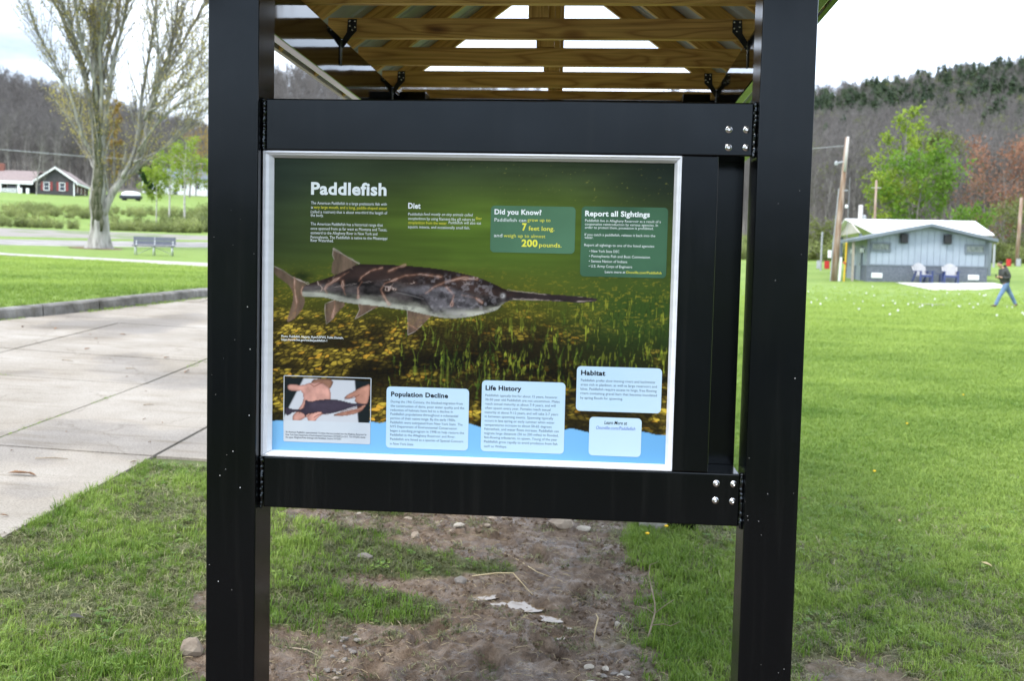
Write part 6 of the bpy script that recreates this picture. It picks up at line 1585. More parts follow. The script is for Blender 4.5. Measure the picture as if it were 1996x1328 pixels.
# two garden chairs and a low table on the pad
GREYP = M('grey_plastic_lumber', (0.36,0.355,0.36), (0.41,0.405,0.41), scale=4, rough=.6)
BLUEP = M('navy_plastic_lumber', (0.025,0.04,0.13), (0.035,0.055,0.16), scale=4, rough=.55)
def garden_chair(loc, rz, label):
    c = empty('garden_chair', loc, rz, label, 'chair', 'garden chairs on the concrete pad')
    for i in range(7):
        x = -.29+i*.097; h = 1.04 - .10*abs(i-3)**1.5/3
        MB().add([(x-.042,.22,.33),(x+.042,.22,.33),(x*1.18+.046,.50,h),(x*1.18-.046,.50,h),(x-.042,.245,.33),(x+.042,.245,.33),(x*1.18+.046,.525,h),(x*1.18-.046,.525,h)],[(0,1,2,3),(7,6,5,4),(0,4,5,1),(1,5,6,2),(2,6,7,3),(3,7,4,0)]).build('back_slat', GREYP, c)
    for i in range(5): MB().cbox((-.30,-.34+i*.112,.40-.018*i),(.30,-.24+i*.112,.425-.018*i),.005).build('seat_slat', GREYP, c)
    for s_ in (-1, 1):
        MB().cbox((s_*.33-.035,-.36,0),(s_*.33+.035,-.28,.58),.006).build('leg', BLUEP, c)
        MB().bar((s_*.33,.50,.02),(s_*.33,.12,.56),.06,.08).build('leg', BLUEP, c)
        MB().cbox((s_*.36-.07,-.42,.581),(s_*.36+.07,.40,.61),.006).build('arm', BLUEP, c)
    MB().cbox((-.29,-.36,.30),(.29,-.33,.399),.004).build('apron', BLUEP, c)
    return c
cz = tz(18.3, 53.3)+.02
garden_chair((18.32, 53.0, cz), math.radians(14), 'grey and navy slatted garden chair left of the little table by the restroom wall')
garden_chair((19.72, 53.0, cz), math.radians(-10), 'grey and navy slatted garden chair right of the little table by the restroom wall')
tb = empty('side_table', (19.03, 53.15, cz), 0, 'low navy slatted table between the two garden chairs', 'table')
for i in range(4): MB().cbox((-.30,-.22+i*.112,.46),(.30,-.12+i*.112,.485),.005).build('top_slat', BLUEP, tb)
for x in (-.26,.26):
    for y in (-.18,.18): MB().cbox((x-.03,y-.03,0),(x+.03,y+.03,.459),.004).build('leg', BLUEP, tb)

# poles, guards, bins
POLEW = M('weathered_pole', (0.20,0.115,0.07), (0.36,0.28,0.23), scale=1.2, rough=.9, stretch=(6,6,.8), bump=.4)
POLEG = M('pale_grey_pole', (0.40,0.385,0.365), (0.52,0.50,0.475), scale=1.5, rough=.9, stretch=(6,6,.7))
YEL = M('yellow_guard', (0.55,0.36,0.015), (0.62,0.42,0.03), rough=.5)
GREYM = M('grey_metal', (0.30,0.31,0.33), (0.36,0.37,0.39), scale=4, rough=.5)
REDP = M('red_paint', (0.42,0.018,0.018), (0.50,0.03,0.025), scale=4, rough=.45)
pl = empty('utility_pole', gp(14.0, 54.3), 0, 'tall leaning wooden utility pole left of the restroom, bleached at the top', 'utility pole')
mb = MB(); mb.tube([(0,0,-.4),(.13,0,2.6),(.28,0,5.2),(.42,0,7.75)], [.175,.16,.135,.105], 12); mb.build('shaft', POLEW, pl, smooth=True)
MB().tube([(.32,-.14,5.9),(.37,-.12,6.8),(.425,-.108,7.76)], [.07,.075,.06], 8).build('bleached_top', POLEG, pl, smooth=True)
MB().tube([(-.16,.05,-.3),(-.08,.05,2.0),(.1,.05,5.0)], .035, 6).build('conduit', GREYM, pl)
MB().cbox((-.34,-.05,1.25),(-.17,.12,1.66),.02).build('meter_box', WHITE, pl)
MB().tube([(-.10,-.02,6.35),(.30,0,6.45)], .05, 6).build('bracket', GREYM, pl); MB().lathe([(.09,0),(.10,.12),(.05,.22)],(-.12,-.02,6.25),8).build('insulator', GREYM, pl)
MB().tube([(.20,-.1,4.85),(.55,-.1,4.90)], .03, 6).build('bracket', GREYM, pl); MB().lathe([(.07,0),(.09,.1),(.04,.18)],(.50,-.1,3.95),8).build('lamp', WHITE, pl)
MB().tube([(.30,.05,-.2),(.36,.05,1.3)], .08, 8).build('cable_guard', WHITE, pl)
gw = empty('guy_guard', gp(14.52, 54.2), 0, 'thin yellow guy-wire guard beside the wooden utility pole', 'guy wire')
MB().tube([(0,0,-.1),(.05,0,1.1),(.06,0,2.1)], .045, 8).build('sleeve', YEL, gw); MB().tube([(.06,0,2.1),(.10,0,5.6)], .012, 4).build('wire', GREYM, gw)
MB().tube([(-.02,0,.95),(.02,0,1.02)], .08, 8).build('marker', REDP, gw)
p2 = empty('utility_pole', gp(19.6, 72), 0, 'pale grey short pole with transformer rising behind the left of the restroom roof', 'utility pole')
MB().tube([(0,0,-.3),(.05,0,4.5)], [.19,.15], 9).build('shaft', POLEG, p2, smooth=True); MB().lathe([(.11,0),(.13,.1),(.13,.5),(.08,.6)],(.30,-.1,3.2),9).build('transformer', GREYM, p2); MB().tube([(.05,0,3.9),(.32,-.1,3.7)], .03, 5).build('bracket', GREYM, p2)
p3 = empty('utility_pole', gp(22.2, 78), 0, 'thin brown pole with white crossarm behind the restroom roof', 'utility pole')
MB().tube([(0,0,-.3),(0,0,6.5)], [.11,.08], 8).build('shaft', POLEW, p3, smooth=True); MB().cbox((-.35,-.04,5.9),(.4,.04,5.95),.01).build('crossarm', POLEG, p3)
p4 = empty('utility_pole', gp(33.2, 79), 0, 'tan wooden pole at the right edge beside the bins', 'utility pole')
MB().tube([(0,0,-.3),(.12,0,5.2)], [.16,.12], 8).build('shaft', POLEW, p4, smooth=True)
for (x, y, h, lab) in ((16.2, 68, 2.6, 'thin grey metal post at the left edge beside the kiosk'), (30.4, 76, 1.7, 'short grey metal post left of the right-hand bins')):
    o = MB().tube([(0,0,-.2),(0,0,h)], [.06,.06] if h > 2 else [.09,.08], 8).build('sign_post', GREYM); o.location = gp(x, y); tag(o, lab, 'post')
yg = MB().tube([(-.25,0,0),(.35,0,1.3)], .03, 6).build('guy_guard', YEL); yg.location = gp(17.3, 69); tag(yg, 'slanting yellow guy guard behind the grey and red bins', 'guy wire')
def bin_(x, y, mat_, lab, sc=.62):
    t = empty('trash_barrel', gp(x, y), 0, lab, 'trash barrel', scale=sc)
    mb = MB(); mb.lathe([(.27,0),(.285,.02),(.285,.29),(.297,.30),(.297,.32),(.285,.33),(.285,.58),(.297,.59),(.297,.61),(.285,.62),(.285,.86),(.292,.88)], n=18); mb.build('drum', mat_, t, smooth=False)
    MB().lathe([(.29,.881),(.296,.9),(.26,.92),(.24,.86)], n=18).build('rim', BLACKP if mat_ is REDP else GREYM, t)
bin_(16.75, 71.2, GREYM, 'grey trash barrel left of the red one by the utility pole')
bin_(17.32, 71.3, REDP, 'red trash barrel right of the grey one by the utility pole')
bin_(32.35, 78.3, REDP, 'red trash barrel left of the grey one at the right edge of the lawn')
bin_(32.95, 78.0, GREYM, 'grey trash barrel right of the red one at the right edge of the lawn')
gr = empty('charcoal_grill', gp(13.65, 60.5), 0, 'grey post grill standing in the lawn beside the kiosk post', 'grill')
MB().cbox((-.11,-.11,-.2),(.11,.11,.62),.01).build('post', GREYM, gr); MB().cbox((-.38,-.2,.621),(-.02,.2,.82),.02).build('firebox', GREYM, gr); MB().cbox((-.36,-.18,.821),(-.04,.18,.835),.003).build('grate', BLACKP, gr)
pt = MB().cbox((-.48,-.30,0),(.48,.30,.035),.008).build('access_cover', concrete('cover_concrete',(0.30,.29,.27),(.38,.37,.35),(.42,.41,.4),4)); pt.location = (14.48, 39.41, tz(14.48,39.41)+.01); tag(pt, 'flat grey access cover lying in the lawn in front of the restroom', 'access cover')

# ------------------------------------------------------------------ park bench
SLATE = M('slate_grey_planks', (0.075,0.082,0.105), (0.105,0.112,0.14), scale=4, rough=.55, stretch=(1,8,8))
PIPE = M('galvanised_pipe', (0.40,0.42,0.43), (0.50,0.52,0.53), scale=5, rough=.4, metal=.4)
bn = empty('park_bench', (-19.09, 42.93, tz(-19.09, 42.93)+.01), yaw+math.radians(12), 'slate grey park bench with pipe legs on the grass beside the big poplar', 'bench')
for x0, x1 in ((-.93, -.012), (.012, .93)):
    for q in range(2):
        z0 = .50+q*.185
        MB().add([(x0,.21+.03*q,z0),(x1,.21+.03*q,z0),(x1,.245+.03*q,z0+.175),(x0,.245+.03*q,z0+.175),(x0,.25+.03*q,z0),(x1,.25+.03*q,z0),(x1,.285+.03*q,z0+.175),(x0,.285+.03*q,z0+.175)],[(0,1,2,3),(7,6,5,4),(0,4,5,1),(1,5,6,2),(2,6,7,3),(3,7,4,0)]).build('back_plank', SLATE, bn)
    for q in range(2): MB().cbox((x0,-.26+q*.21,.42),(x1,-.065+q*.21,.46),.006).build('seat_plank', SLATE, bn)
for x in (-.80, 0, .80):
    f = MB()
    f.tube([(x,-.27,0),(x,-.20,.40),(x,.16,.40),(x,.225,.50),(x,.30,.86)], .022, 8); f.tube([(x,.16,.40),(x,.30,0)], .022, 8)
    f.build('leg_frame', PIPE, bn, smooth=True)
for s_ in (-1, 1): MB().tube([(s_*.80,.29,.04),(0,.0,.40)], .012, 6).build('brace', PIPE, bn)

# ------------------------------------------------------------------ houses far left
DARKW = M('charcoal_siding', (0.038,0.036,0.040), (0.055,0.052,0.056), scale=2, rough=.7)
ROOFB = M('mauve_brown_shingle', (0.20,0.155,0.145), (0.27,0.215,0.20), scale=3, rough=.95)
SHUT = M('red_shutter', (0.20,0.035,0.035), (0.25,0.045,0.045), scale=4, rough=.6)
PANE = M('dark_pane', (0.02,0.025,0.035), (0.04,0.05,0.06), scale=2, rough=.08)
hs = empty('ranch_house', (-95.4, 168.7, 13.75), .27, 'charcoal ranch house with red shutters, white trim and a porch wing on the hill', 'house')
HW, HH, HPK = 6.1, 2.5, 4.6
MB().prism([(0,-1.6),(HW,-1.6),(HW,HH),(HW/2,HPK-.1),(0,HH)], 0, 11, 'xz').build('wall', DARKW, hs)
rs = (HPK-HH)/(HW/2)
for s_ in (-1, 1):
    xe = -.55 if s_ < 0 else HW+.55
    ze = HH - .55*rs
    MB().prism([(HW/2, HPK),(xe, ze),(xe, ze+.22),(HW/2, HPK+.22)], -.45, 11.5, 'xz').build('roof', ROOFB, hs)
    MB().prism([(HW/2, HPK-.06),(xe, ze-.10),(xe, ze+.24),(HW/2, HPK+.27)], -.54, -.455, 'xz').build('rake_board', WHITE, hs)
MB().box((HW+.40,-.54,HH-.62*1),(HW+.62,11.5,HH-.28)).build('gutter', WHITE, hs)
def win(x0, z0, w_, h_, parent, y=-.0):
    f = MB(); f.box((x0-.10,y-.08,z0-.10),(x0+w_+.10,y-.001,z0)); f.box((x0-.10,y-.08,z0+h_),(x0+w_+.10,y-.001,z0+h_+.10)); f.box((x0-.10,y-.08,z0),(x0,y-.001,z0+h_)); f.box((x0+w_,y-.08,z0),(x0+w_+.10,y-.001,z0+h_)); f.box((x0,y-.06,z0+h_/2-.03),(x0+w_,y-.03,z0+h_/2+.03))
    o = f.build('window', WHITE, parent); MB().box((x0,y-.029,z0),(x0+w_,y-.002,z0+h_)).build('pane', PANE, o)
for x0 in (1.15, 3.7):
    win(x0, .85, .80, 1.25, hs)
    for xs_ in (x0-.52, x0+.98): MB().cbox((xs_,-.07,.78),(xs_+.40,-.001,2.28),.01).build('shutter', SHUT, hs)
MB().box((HW-.18,-.06,-.5),(HW+.02,-.001,HH-.2)).build('corner_board', WHITE, hs)
for y0 in (1.6, 4.6, 7.6):
    o = MB().box((HW+.001,y0,.7),(HW+.07,y0+.8,2.1)).build('window', WHITE, hs); MB().box((HW+.071,y0+.1,.8),(HW+.085,y0+.7,2.0)).build('pane', PANE, o)
    for q in (-.42,.85): MB().cbox((HW+.001,y0+q,.65),(HW+.06,y0+q+.36,2.15),.01).build('shutter', SHUT, hs)
MB().box((HW+.0005,-.05,-1.8),(HW+.12,11,-.45)).build('foundation', TRIMB, hs)
# porch wing to the left
PWX = -16
MB().box((PWX,1.9,-1.2),(-.001,9,HH-.35)).build('wall', DARKW, hs)
MB().prism([(-.25,HH-.55),(4.4,HPK-.45),(4.4,HPK-.25),(-.25,HH-.35)], PWX-.4, -.56, 'yz').build('roof', ROOFB, hs)
MB().prism([(4.405,HPK-.45),(9.5,HH-.5),(9.5,HH-.3),(4.405,HPK-.25)], PWX-.4, 2.0, 'yz').build('roof', ROOFB, hs)
MB().box((PWX-.4,-.32,HH-.85),(-.57,-.252,HH-.32)).build('porch_beam', WHITE, hs)
MB().box((PWX,-.25,-.9),(-.56,1.89,-.22)).build('porch_floor', TRIMB, hs)
for x in (-1.2+.0, -2.95, -5.85, -8.75, -11.6): 
    if x != -1.2: MB().cbox((x-.16,-.2,-.22),(x+.16,.1,HH-.851),.01).build('porch_post', WHITE, hs)
for xa, xb in ((-5.68,-3.12),(-8.58,-6.02),(-11.4,-8.92)):
    rl = MB(); rl.box((xa,-.1,.78),(xb,-.02,.88)); rl.box((xa,-.1,-.1),(xb,-.02,0))
    n_ = int((xb-xa)/.16)
    for q in range(n_): rl.box((xa+.05+q*.16,-.09,0),(xa+.14+q*.16,-.03,.78))
    rl.build('railing', WHITE, hs)
for x in (-2.45, -1.3): MB().cbox((x-.35,-.5,-.6),(x+.12,.0,1.0),.03).build('stair_newel', WHITE, hs)
win(-5.2, .5, 1.3, 1.25, hs, 1.899); MB().box((-2.2,1.80,-.2),(-1.3,1.899,1.85)).build('door', BLACKP, hs)
ch = MB().cbox((PWX+8.6,4.0,HPK-.6),(PWX+9.6,5.0,HPK+.9),.02).build('chimney', M('brick_red', (0.16,0.06,0.045), (0.24,0.10,0.075), scale=6, rough=.9), hs)
h2 = empty('white_house', (-97.2, 214, 18.4), yaw+.2, 'white house with grey roof half hidden behind the lime-green birches', 'house')
MB().box((0,0,-2.2),(13.5,7,2.7)).build('wall', WHITE, h2)
MB().prism([(-.6,2.55),(3.5,4.9),(3.5,5.1),(-.6,2.75)], -.6, 14.1, 'yz').build('roof', GTRIM, h2); MB().prism([(3.505,4.9),(7.6,2.55),(7.6,2.75),(3.505,5.1)], -.6, 14.1, 'yz').build('roof', GTRIM, h2)
for x0 in (1.2, 4.6, 8.2, 11): win(x0, .6, 1.0, 1.3, h2)
win(6.4, -.8, .9, .8, h2)
# vehicle parked by the house, roof reflection built as a white shell
cv = empty('parked_vehicle', gp(-75.3, 161.5), yaw+.1, 'dark parked vehicle with its white roof reflection built solid beside the big poplar trunk', 'vehicle', scale=.8)
MB().cbox((-2.1,-.9,.35),(2.1,.9,1.05),.12).build('body', M('dark_blue_paint', (0.015,0.018,0.028), (0.02,.025,.035), rough=.3), cv)
mb = MB(); mb.lathe([(.05,-1.9),(.55,-1.7),(.78,-1.0),(.82,0),(.78,1.0),(.5,1.8),(.05,2.0)], (0,0,1.1), 14, 'x'); mb.build('cover', WHITE, cv, smooth=True)  # white reflection on the roof, put in as a solid shape
for x in (-1.35, 1.35):
    for y in (-.88, .72): MB().lathe([(.12,0),(.33,0),(.34,.03),(.34,.15),(.33,.18),(.12,.18)], (x,y+.17,.33), 14, 'y').build('wheel', BLACKP, cv)
pw = empty('light_pole', gp(-101.5, 158), 0, 'thin grey light pole with a white lamp left of the dark house', 'light pole')
MB().tube([(0,0,-.5),(0,0,7.3)], [.14,.09], 7).build('shaft', POLEG, pw); MB().cbox((-.22,-.2,7.0),(.28,.2,7.9),.05).build('lamp', WHITE, pw)
wz = tz(-95, 160)
wr = MB().tube([(-140,155,wz+8.4),(-118,157,wz+8.0),(-98,160,wz+7.3),(-84,163,wz+6.6),(-60,168,wz+5.9)], .045, 4).build('power_line', GREYM); tag(wr, 'thin power line crossing in front of the wood above the dark house', 'wire')
wr2 = MB().tube([(14.4,54.3,tz(14.,54.3)+7.3),(8,60,9.0),(-2,70,10.5)], .014, 4).build('power_line', GREYM); tag(wr2, 'thin wire leaving the wooden utility pole towards the left', 'wire')

# ------------------------------------------------------------------ the man walking across the lawn
def skin_mesh(name, pts, edges, rad, mat, parent, sub=2, root=0):
    me = bpy.data.meshes.new(name); me.from_pydata(pts, edges, [])
    o = bpy.data.objects.new(name, me); COL.objects.link(o)
    md = o.modifiers.new('skin', 'SKIN'); md.use_smooth_shade = True
    for i, v in enumerate(me.skin_vertices[0].data):
        r_ = rad[i]; v.radius = r_ if hasattr(r_, '__len__') else (r_, r_); v.use_root = (i == root)
    s_ = o.modifiers.new('sub', 'SUBSURF'); s_.levels = sub; s_.render_levels = sub
    bpy.context.view_layer.update()
    m2 = bpy.data.meshes.new_from_object(o.evaluated_get(bpy.context.evaluated_depsgraph_get()))
    m2.materials.clear(); m2.materials.append(mat); m2.name = name
    m2.polygons.foreach_set('use_smooth', np.ones(len(m2.polygons), dtype=bool))
    bpy.data.objects.remove(o)
    return link(bpy.data.objects.new(name, m2), parent)
def chain(spec):
    """list of (point, radius) chains joined by name -> verts, edges, radii"""
    V_, E_, R2 = [], [], []; idx = {}
    for ch in spec:
        prev = None
        for it in ch:
            if isinstance(it, str): prev = idx[it]; continue
            p, r_ = it[0], it[1]; V_.append(p); R2.append(r_); i = len(V_)-1
            if len(it) > 2: idx[it[2]] = i
            if prev is not None: E_.append((prev, i))
            prev = i
    return V_, E_, R2
SKIN = M('skin', (0.42,0.24,0.17), (0.50,0.30,0.21), scale=12, rough=.5)
HOOD = M('charcoal_hoodie', (0.030,0.032,0.030), (0.060,0.062,0.058), scale=7, rough=.95, bump=.3, bscale=20, dist=.02)
JEAN = M('blue_denim', (0.075,0.135,0.24), (0.15,0.23,0.36), scale=5, rough=.9, bump=.3, bscale=14, dist=.02)
HAIR = M('dark_brown_hair', (0.012,0.009,0.008), (0.025,0.02,0.016), scale=20, rough=.7)
SHOE = M('brown_shoe', (0.06,0.032,0.022), (0.09,0.05,0.035), rough=.6)
man = empty('person', (16.98, 38.4, tz(16.98, 38.4)+.02), yaw+.05, 'man in charcoal hoodie and blue jeans striding left across the lawn, head bowed', 'person', scale=1.03)
hand_l, hand_r = (-.33,-.09,1.13), (-.32,.07,1.10)
spec = [
 [((-.02,0,.93), (.155,.13), 'pel'), ((-.05,0,1.06), (.150,.125)), ((-.09,0,1.22), (.165,.13)), ((-.125,0,1.37), (.15,.125), 'ch'), ((-.165,0,1.455), (.065,.065), 'nk'), ((-.215,0,1.505), (.060,.058)), ((-.270,0,1.555), (.088,.080)), ((-.292,0,1.622), (.094,.084)), ((-.288,0,1.685), (.068,.064))],
 ['pel', ((-.05,-.085,.88), .098), ((-.21,-.09,.50), .066), ((-.27,-.09,.42), .058), ((-.405,-.09,.10), .043), ((-.44,-.09,.05), .042), ((-.55,-.09,.035), .030)],
 ['pel', ((.03,.085,.88), .098), ((.215,.09,.53), .066), ((.27,.09,.45), .058), ((.44,.09,.145), .043), ((.475,.09,.085), .040), ((.40,.09,.030), .030)],
 ['ch', ((-.11,-.17,1.385), .062), ((-.02,-.215,1.12), .048), ((-.13,-.19,1.08), .043), ((-.27,-.12,1.115), .030, 'wl'), (hand_l, (.034,.018), 'hl')],
 ['ch', ((-.11,.17,1.385), .062), ((-.02,.215,1.12), .048), ((-.13,.19,1.08), .043), ((-.265,.10,1.09), .030, 'wr'), (hand_r, (.034,.018), 'hr')],
]
for nm, hp, s_ in (('hl', hand_l, 1), ('hr', hand_r, -1)):
    for q, (dy, ln) in enumerate(((-.03,.075),(-.01,.085),(.01,.08),(.028,.062))):
        b0 = (hp[0]-.02, hp[1]+dy, hp[2]+.012); b1 = (b0[0]-ln*.55, b0[1]+dy*.2, b0[2]+.004); b2 = (b1[0]-ln*.25, b1[1]+s_*.010, b1[2]-.03)
        spec.append([nm, (b0, .011), (b1, .0095), (b2, .008)])
    spec.append([nm, ((hp[0]+.01, hp[1]+s_*.035, hp[2]+.02), .012), ((hp[0]-.035, hp[1]+s_*.045, hp[2]+.045), .010)])
V_, E_, R2 = chain(spec)
body = skin_mesh('body', V_, E_, R2, SKIN, man)
# face: nose, chin, ears
fc = MB()
fc.add([(-.368,0,1.608),(-.402,-.014,1.560),(-.402,.014,1.560),(-.366,-.02,1.556),(-.366,.02,1.556)], [(0,1,2),(0,3,1),(0,2,4),(1,3,4,2)])
fc.build('nose', SKIN, man)
for s_ in (-1, 1): MB().lathe([(.004,-.01),(.026,-.006),(.028,.004),(.012,.01)], (-.268,s_*.086,1.585), 8, 'y').build('ear', SKIN, man, smooth=True)
V_, E_, R2 = chain([[((-.250,0,1.590),(.090,.094)), ((-.268,0,1.655),(.108,.100)), ((-.285,0,1.712),(.082,.076))], ])
skin_mesh('hair', V_, E_, R2, HAIR, man)
V_, E_, R2 = chain([
 [((-.03,0,.86),(.200,.168),'h'), ((-.045,0,.97),(.212,.185)), ((-.075,0,1.13),(.215,.190)), ((-.11,0,1.30),(.215,.185),'c'), ((-.140,0,1.41),(.155,.135)), ((-.165,0,1.475),(.112,.108))],
 ['c', ((-.10,-.185,1.375),.102), ((-.005,-.235,1.125),.080), ((-.05,-.235,1.08),.074), ((-.25,-.130,1.112),.052)],
 ['c', ((-.10,.185,1.375),.102), ((-.005,.235,1.125),.080), ((-.05,.235,1.08),.074), ((-.245,.115,1.09),.052)],
 ['c', ((-.07,0,1.47),(.10,.125)), ((-.03,0,1.40),(.07,.12))]])
skin_mesh('hoodie', V_, E_, R2, HOOD, man)
V_, E_, R2 = chain([
 [((-.03,0,1.03),(.165,.145)), ((-.02,0,.955),(.168,.150),'p')],
 ['p', ((-.05,-.088,.84),.116), ((-.205,-.09,.51),.084), ((-.265,-.09,.43),.078), ((-.40,-.09,.10),.068), ((-.415,-.09,.055),.068)],
 ['p', ((.03,.088,.84),.116), ((.21,.09,.54),.084), ((.265,.09,.46),.078), ((.435,.09,.155),.066), ((.455,.09,.115),.066)]])
skin_mesh('jeans', V_, E_, R2, JEAN, man)
for pts_ in ([((-.37,-.09,.055),(.045,.05)), ((-.46,-.09,.045),(.045,.045)), ((-.565,-.09,.036),(.04,.032)), ((-.60,-.09,.034),(.022,.022))],
             [((.53,.09,.135),(.045,.045)), ((.475,.09,.075),(.045,.045)), ((.41,.09,.030),(.040,.030)), ((.37,.09,.024),(.022,.02))]):
    V_, E_, R2 = chain([pts_]); skin_mesh('shoe', V_, E_, R2, SHOE, man)
MB().cbox((-.42,-.055,1.105),(-.41,.02,1.235),.003).build('phone', BLACKP, man)

# ------------------------------------------------------------------ stones, twigs, litter, flowers
STONE = [M('tan_stone', (0.20,0.155,0.115), (0.34,0.28,0.215), scale=9, rough=.85, bump=.5), M('grey_stone', (0.13,0.115,0.10), (0.24,0.215,0.19), scale=9, rough=.8, bump=.5), M('pale_stone', (0.30,0.265,0.215), (0.44,0.40,0.335), scale=9, rough=.85, bump=.4)]
def rock(seed, sx, sy, sz, sub=2):
    bm = bmesh.new(); bmesh.ops.create_icosphere(bm, subdivisions=sub, radius=1.0); r = random.Random(seed)
    planes = [(Vector((r.uniform(-1,1), r.uniform(-1,1), r.uniform(-.6,1))).normalized(), r.uniform(.55,.9)) for _ in range(7)]
    for v in bm.verts:
        c = v.co.copy()
        for n_, d in planes:
            e = c.dot(n_)-d
            if e > 0: c -= n_*e*.9
        c *= 1+r.uniform(-.03,.03)
        v.co = Vector((c.x*sx, c.y*sy, c.z*sz))
    mb = MB(); bm.verts.index_update(); mb.add([v.co[:] for v in bm.verts], [[v.index for v in f.verts] for f in bm.faces]); bm.free(); return mb
def stone(x, y, sx, sy, sz, m_, seed, label, group=None, lift=.35, name='stone'):
    o = rock(seed, sx, sy, sz).build(name, STONE[m_]); o.location = (x, y, gz1(x, y)+sz*lift); o.rotation_euler = (random.Random(seed).uniform(-.15,.15), random.Random(seed+1).uniform(-.15,.15), random.Random(seed+2).uniform(0,6.28))
    tag(o, label, 'stone', group); return o
o = stone(0.985, 2.82, .080, .055, .048, 0, 1, 'largest block-shaped tan stone behind the mud, under the bottom rail'); o.rotation_euler.z = .15
o = stone(1.125, 2.80, .050, .035, .020, 2, 2, 'flat pale stone just right of the large block-shaped stone'); o.rotation_euler.z = .3
o = stone(-0.385, 0.86, .055, .028, .046, 0, 3, 'brown upright stone leaning in the grass left of the near kiosk post', lift=.55); o.rotation_euler = (.2,.25,.5)
stone(-0.25, 2.48, .045, .030, .022, 0, 4, 'brown wedge stone in the wet strip right of the left post')
stone(0.545, 1.83, .050, .032, .024, 1, 5, 'dark lumpy stone at the left end of the puddles')
stone(0.22, 2.42, .030, .024, .022, 0, 6, 'small round brown stone alone in the pale mud strip')
stone(0.04, 2.03, .048, .028, .022, 1, 7, 'grey half-buried stone in the muddy turf patch')
stone(1.285, 1.44, .016, .015, .015, 2, 8, 'little round tan pebble at the foot of the bare twig')
r = random.Random(15)
for i in range(22):
    x = r.uniform(-.35, 1.3); y = 2.72 + r.uniform(-.16,.25); s_ = r.uniform(.009,.026)
    stone(x, y, s_*1.3, s_, s_*.55, r.choice((0,2,2,0)), 30+i, 'small flat tan stone in the scatter along the back of the mud', 'flat tan stones along the back of the mud')
for i in range(40):
    x = r.uniform(.12, .24); y = .55+r.uniform(0,.60); s_ = r.uniform(.006,.013)
    stone(x, y, s_*1.2, s_, s_*.7, r.choice((1,1,0)), 70+i, 'small grey pebble in the gravel beside the near kiosk post', 'pebbles beside the near kiosk post')
for i in range(16):
    x = r.uniform(1.12, 1.34); y = .86+r.uniform(-.06,.12); s_ = r.uniform(.010,.019)
    stone(x, y, s_*1.3, s_, s_*.6, r.choice((0,1,2)), 120+i, 'small brown stone in the heap at the lower edge of the lush grass', 'brown stones by the lush grass')
# bare twig standing in the grass, dry stems, straw
TW = M('dry_twig', (0.20,0.155,0.105), (0.34,0.28,0.20), scale=20, rough=.9); STRAW = M('straw', (0.42,0.33,0.18), (0.55,0.45,0.27), scale=12, rough=.8)
def at_g(x, y, h): return (x, y, gz1(x, y)+h)
b0 = Vector(at_g(1.405,1.30,0)); 
tw = empty('dead_twig', b0, 0, 'bare branching twig standing up out of the lush grass', 'twig')
MB().tube([(0,0,-.01),(.02,.02,.06),(.036,.05,.11),(.033,.06,.15),(.02,.10,.20),(.008,.13,.25),(.015,.15,.285),(.045,.16,.295)], [.0042,.0038,.0034,.003,.0026,.0022,.0018,.001], 6).build('stem', TW, tw, smooth=True)
for pts_ in ([(.036,.05,.105),(.07,.05,.135),(.115,.06,.165)], [(.022,.022,.062),(.07,.02,.07),(.10,.015,.065),(.14,.02,.085)], [(.036,.05,.10),(.0,.045,.125),(-.045,.04,.135)]):
    MB().tube(pts_, [.0024,.0018,.0009] if len(pts_) == 3 else [.0024,.002,.0015,.0009], 5).build('side_twig', TW, tw, smooth=True)
def stick(pts_, rad, m_, name, label, cat='twig', group=None):
    o = MB().tube([at_g(*p) for p in pts_], rad, 6).build(name, m_, smooth=True); tag(o, label, cat, group); return o
stick([(.60,1.86,.02),(.72,1.80,.07),(.80,1.78,.085),(.90,1.68,.02)], [.003,.003,.0028,.0015], STRAW, 'dry_stem', 'long bent straw stem arching over the puddle')
stick([(.66,2.35,.006),(.80,2.2,.008),(.90,2.0,.008),(1.03,1.92,.006)], [.002,.0022,.002,.001], STRAW, 'dry_stem', 'thin pale stem curving across the mud behind the puddle')
stick([(1.185,1.27,0),(1.19,1.29,.05),(1.20,1.30,.085),(1.19,1.31,.10)], [.0022,.003,.0035,.001], STRAW, 'dry_stem', 'short dry stalk upright at the edge of mud and lush grass')
stick([(-.05,.98,.01),(.05,.93,.012),(.12,.90,.008)], [.0025,.003,.0015], TW, 'dry_stem', 'short brown stick in the mud beside the near kiosk post')
stick([(.30,1.36,.012),(.36,1.27,.014),(.38,1.20,.01)], [.0022,.0022,.001], TW, 'dry_stem', 'thin brown stick poking from the muddy turf')
def pv_z(x, y): return tz(x, y)+.026
for i, (x, y, ln, an) in enumerate(((-2.32,3.35,.20,.2),(-2.15,2.4,.09,1.1),(-4.15,7.0,.15,-.3),(-3.4,6.8,.10,.1),(-2.5,5.2,.08,.5),(-3.9,5.2,.10,2.2))):
    d = Vector((math.cos(an), math.sin(an), 0))*ln/2
    P = [(x-d.x, y-d.y, pv_z(x-d.x,y-d.y)+.004), (x, y+.01, pv_z(x,y)+.007), (x+d.x, y+d.y, pv_z(x+d.x,y+d.y)+.004)]
    o = MB().tube(P, [.004,.0045,.002], 5).build('twig', TW, smooth=True); tag(o, 'thin brown twig lying on the concrete pavement', 'twig', 'twigs lying on the pavement')
LEAFB = M('dead_leaf', (0.17,0.085,0.04), (0.30,0.17,0.085), scale=15, rough=.85)
lm = None
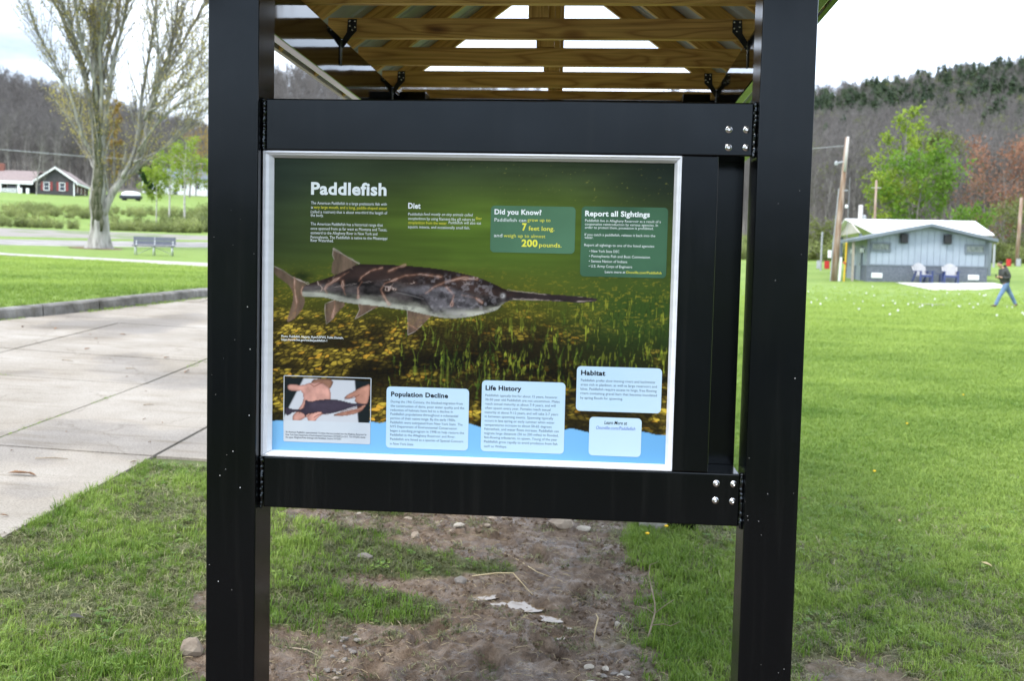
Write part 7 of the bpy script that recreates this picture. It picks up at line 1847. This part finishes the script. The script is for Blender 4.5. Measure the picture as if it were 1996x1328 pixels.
for i in range(30):
    for _ in range(40):
        x, y = r.uniform(-6.0,-1.8), r.uniform(1.8, 9.5)
        ph_ = math.atan2(x-1.152, y+2.98)
        if -.55 < ph_ < -.36 and kerb_off(x, y) < -.1: break
    if lm is None:
        mb = MB(); pts_ = [(-.035,0,.004),(-.018,.012,.012),(.008,.014,.010),(.036,.002,.006),(.010,-.013,.013),(-.018,-.012,.009),(0,0,.004)]
        mb.add(pts_, [(0,1,6),(1,2,6),(2,3,6),(3,4,6),(4,5,6),(5,0,6)]); o = mb.build('dead_leaf', LEAFB); lm = o.data
    else: o = link(bpy.data.objects.new('dead_leaf', lm))
    o.location = (x, y, pv_z(x, y)); o.rotation_euler = (r.uniform(-.3,.3), r.uniform(-.3,.3), r.uniform(0,6.28)); s_ = r.choice((.3,.4,.5,.7,1.1)); o.scale = (s_, s_*r.uniform(.5,1.2), s_)
    tag(o, 'small brown dead leaf lying on the concrete pavement', 'leaf', 'dead leaves on the pavement')
o = link(bpy.data.objects.new('dead_leaf', lm)); o.location = (-2.30, 2.95, tz(-2.3,2.95)+.028); o.scale = (2.3,1.4,1.6); tag(o, 'largest brown leaf flake on the pavement below the mossy joint', 'leaf')
o = link(bpy.data.objects.new('dead_leaf', lm)); o.location = at_g(-.92, .98, .035); o.scale = (1.1,.9,1.4); o.rotation_euler = (.5,.4,1); tag(o, 'dark crumpled leaf in the grass at lower left', 'leaf'); o.data = lm.copy(); o.data.materials[0] = STONE[1]
for i, (x, y) in enumerate(((2.95,3.1),(3.7,2.6),(3.15,2.3),(2.5,3.6))):
    o = link(bpy.data.objects.new('dead_leaf', lm.copy())); o.data.materials[0] = STRAW; o.location = (x, y, gz1(x,y)+.05); o.rotation_euler = (r.uniform(-.4,.4), r.uniform(-.4,.4), r.uniform(0,6)); o.scale = (.9,.6,1)
    tag(o, 'pale straw-coloured leaf lying on the lawn right of the kiosk', 'leaf', 'pale leaves on the right lawn')
# dandelions: seed heads far off, a few yellow flowers near
PUFF = M('seed_head', (0.62,0.62,0.58), (0.75,0.75,0.72), rough=1); DAND = M('dandelion_yellow', (0.75,0.42,0.01), (0.85,0.55,0.02), rough=.8); STEMM = M('flower_stem', (0.12,0.20,0.05), rough=.7)
pm_ = None
for i in range(52):
    ph_ = r.uniform(.185, .405); ro = r.choice((r.uniform(39, 47), r.uniform(44, 53), r.uniform(30,50))); x = 1.152+ro*math.sin(ph_); y = -2.98+ro*math.cos(ph_)
    h = r.uniform(.09,.17)
    if pm_ is None:
        a = MB(); a.lathe([(.004,-.055),(.034,-.045),(.052,-.02),(.055,.01),(.045,.035),(.02,.052)], n=9); a.tube([(0,0,-.30),(0,0,-.05)], .006, 5, 1)
        o = a.build('dandelion_clock', [PUFF, STEMM]); pm_ = o.data
    else: o = link(bpy.data.objects.new('dandelion_clock', pm_))
    o.location = (x, y, tz(x,y)+h); o.scale = (r.uniform(.3,.65),)*3; o.rotation_euler = (r.uniform(-.2,.2), r.uniform(-.2,.2), 0)
    tag(o, 'white dandelion seed head in the lawn in front of the restroom', 'dandelion', 'dandelion clocks in the lawn')
fm = None
for (x, y, h) in ((1.47,2.62,.06),(1.58,2.74,.07),(4.1,6.9,.045),(3.2,4.6,.045),(5.4,9.2,.05)):
    if fm is None:
        a = MB(); a.lathe([(.003,-.006),(.009,-.003),(.012,.002),(.009,.005),(.003,.007)], n=10); a.tube([(0,0,-.09),(0,0,-.006)], .0016, 5, 1); o = a.build('dandelion_flower', [DAND, STEMM]); fm = o.data
    else: o = link(bpy.data.objects.new('dandelion_flower', fm))
    o.location = at_g(x, y, h); tag(o, 'small yellow dandelion flower open in the grass', 'dandelion', 'yellow dandelions in the grass')
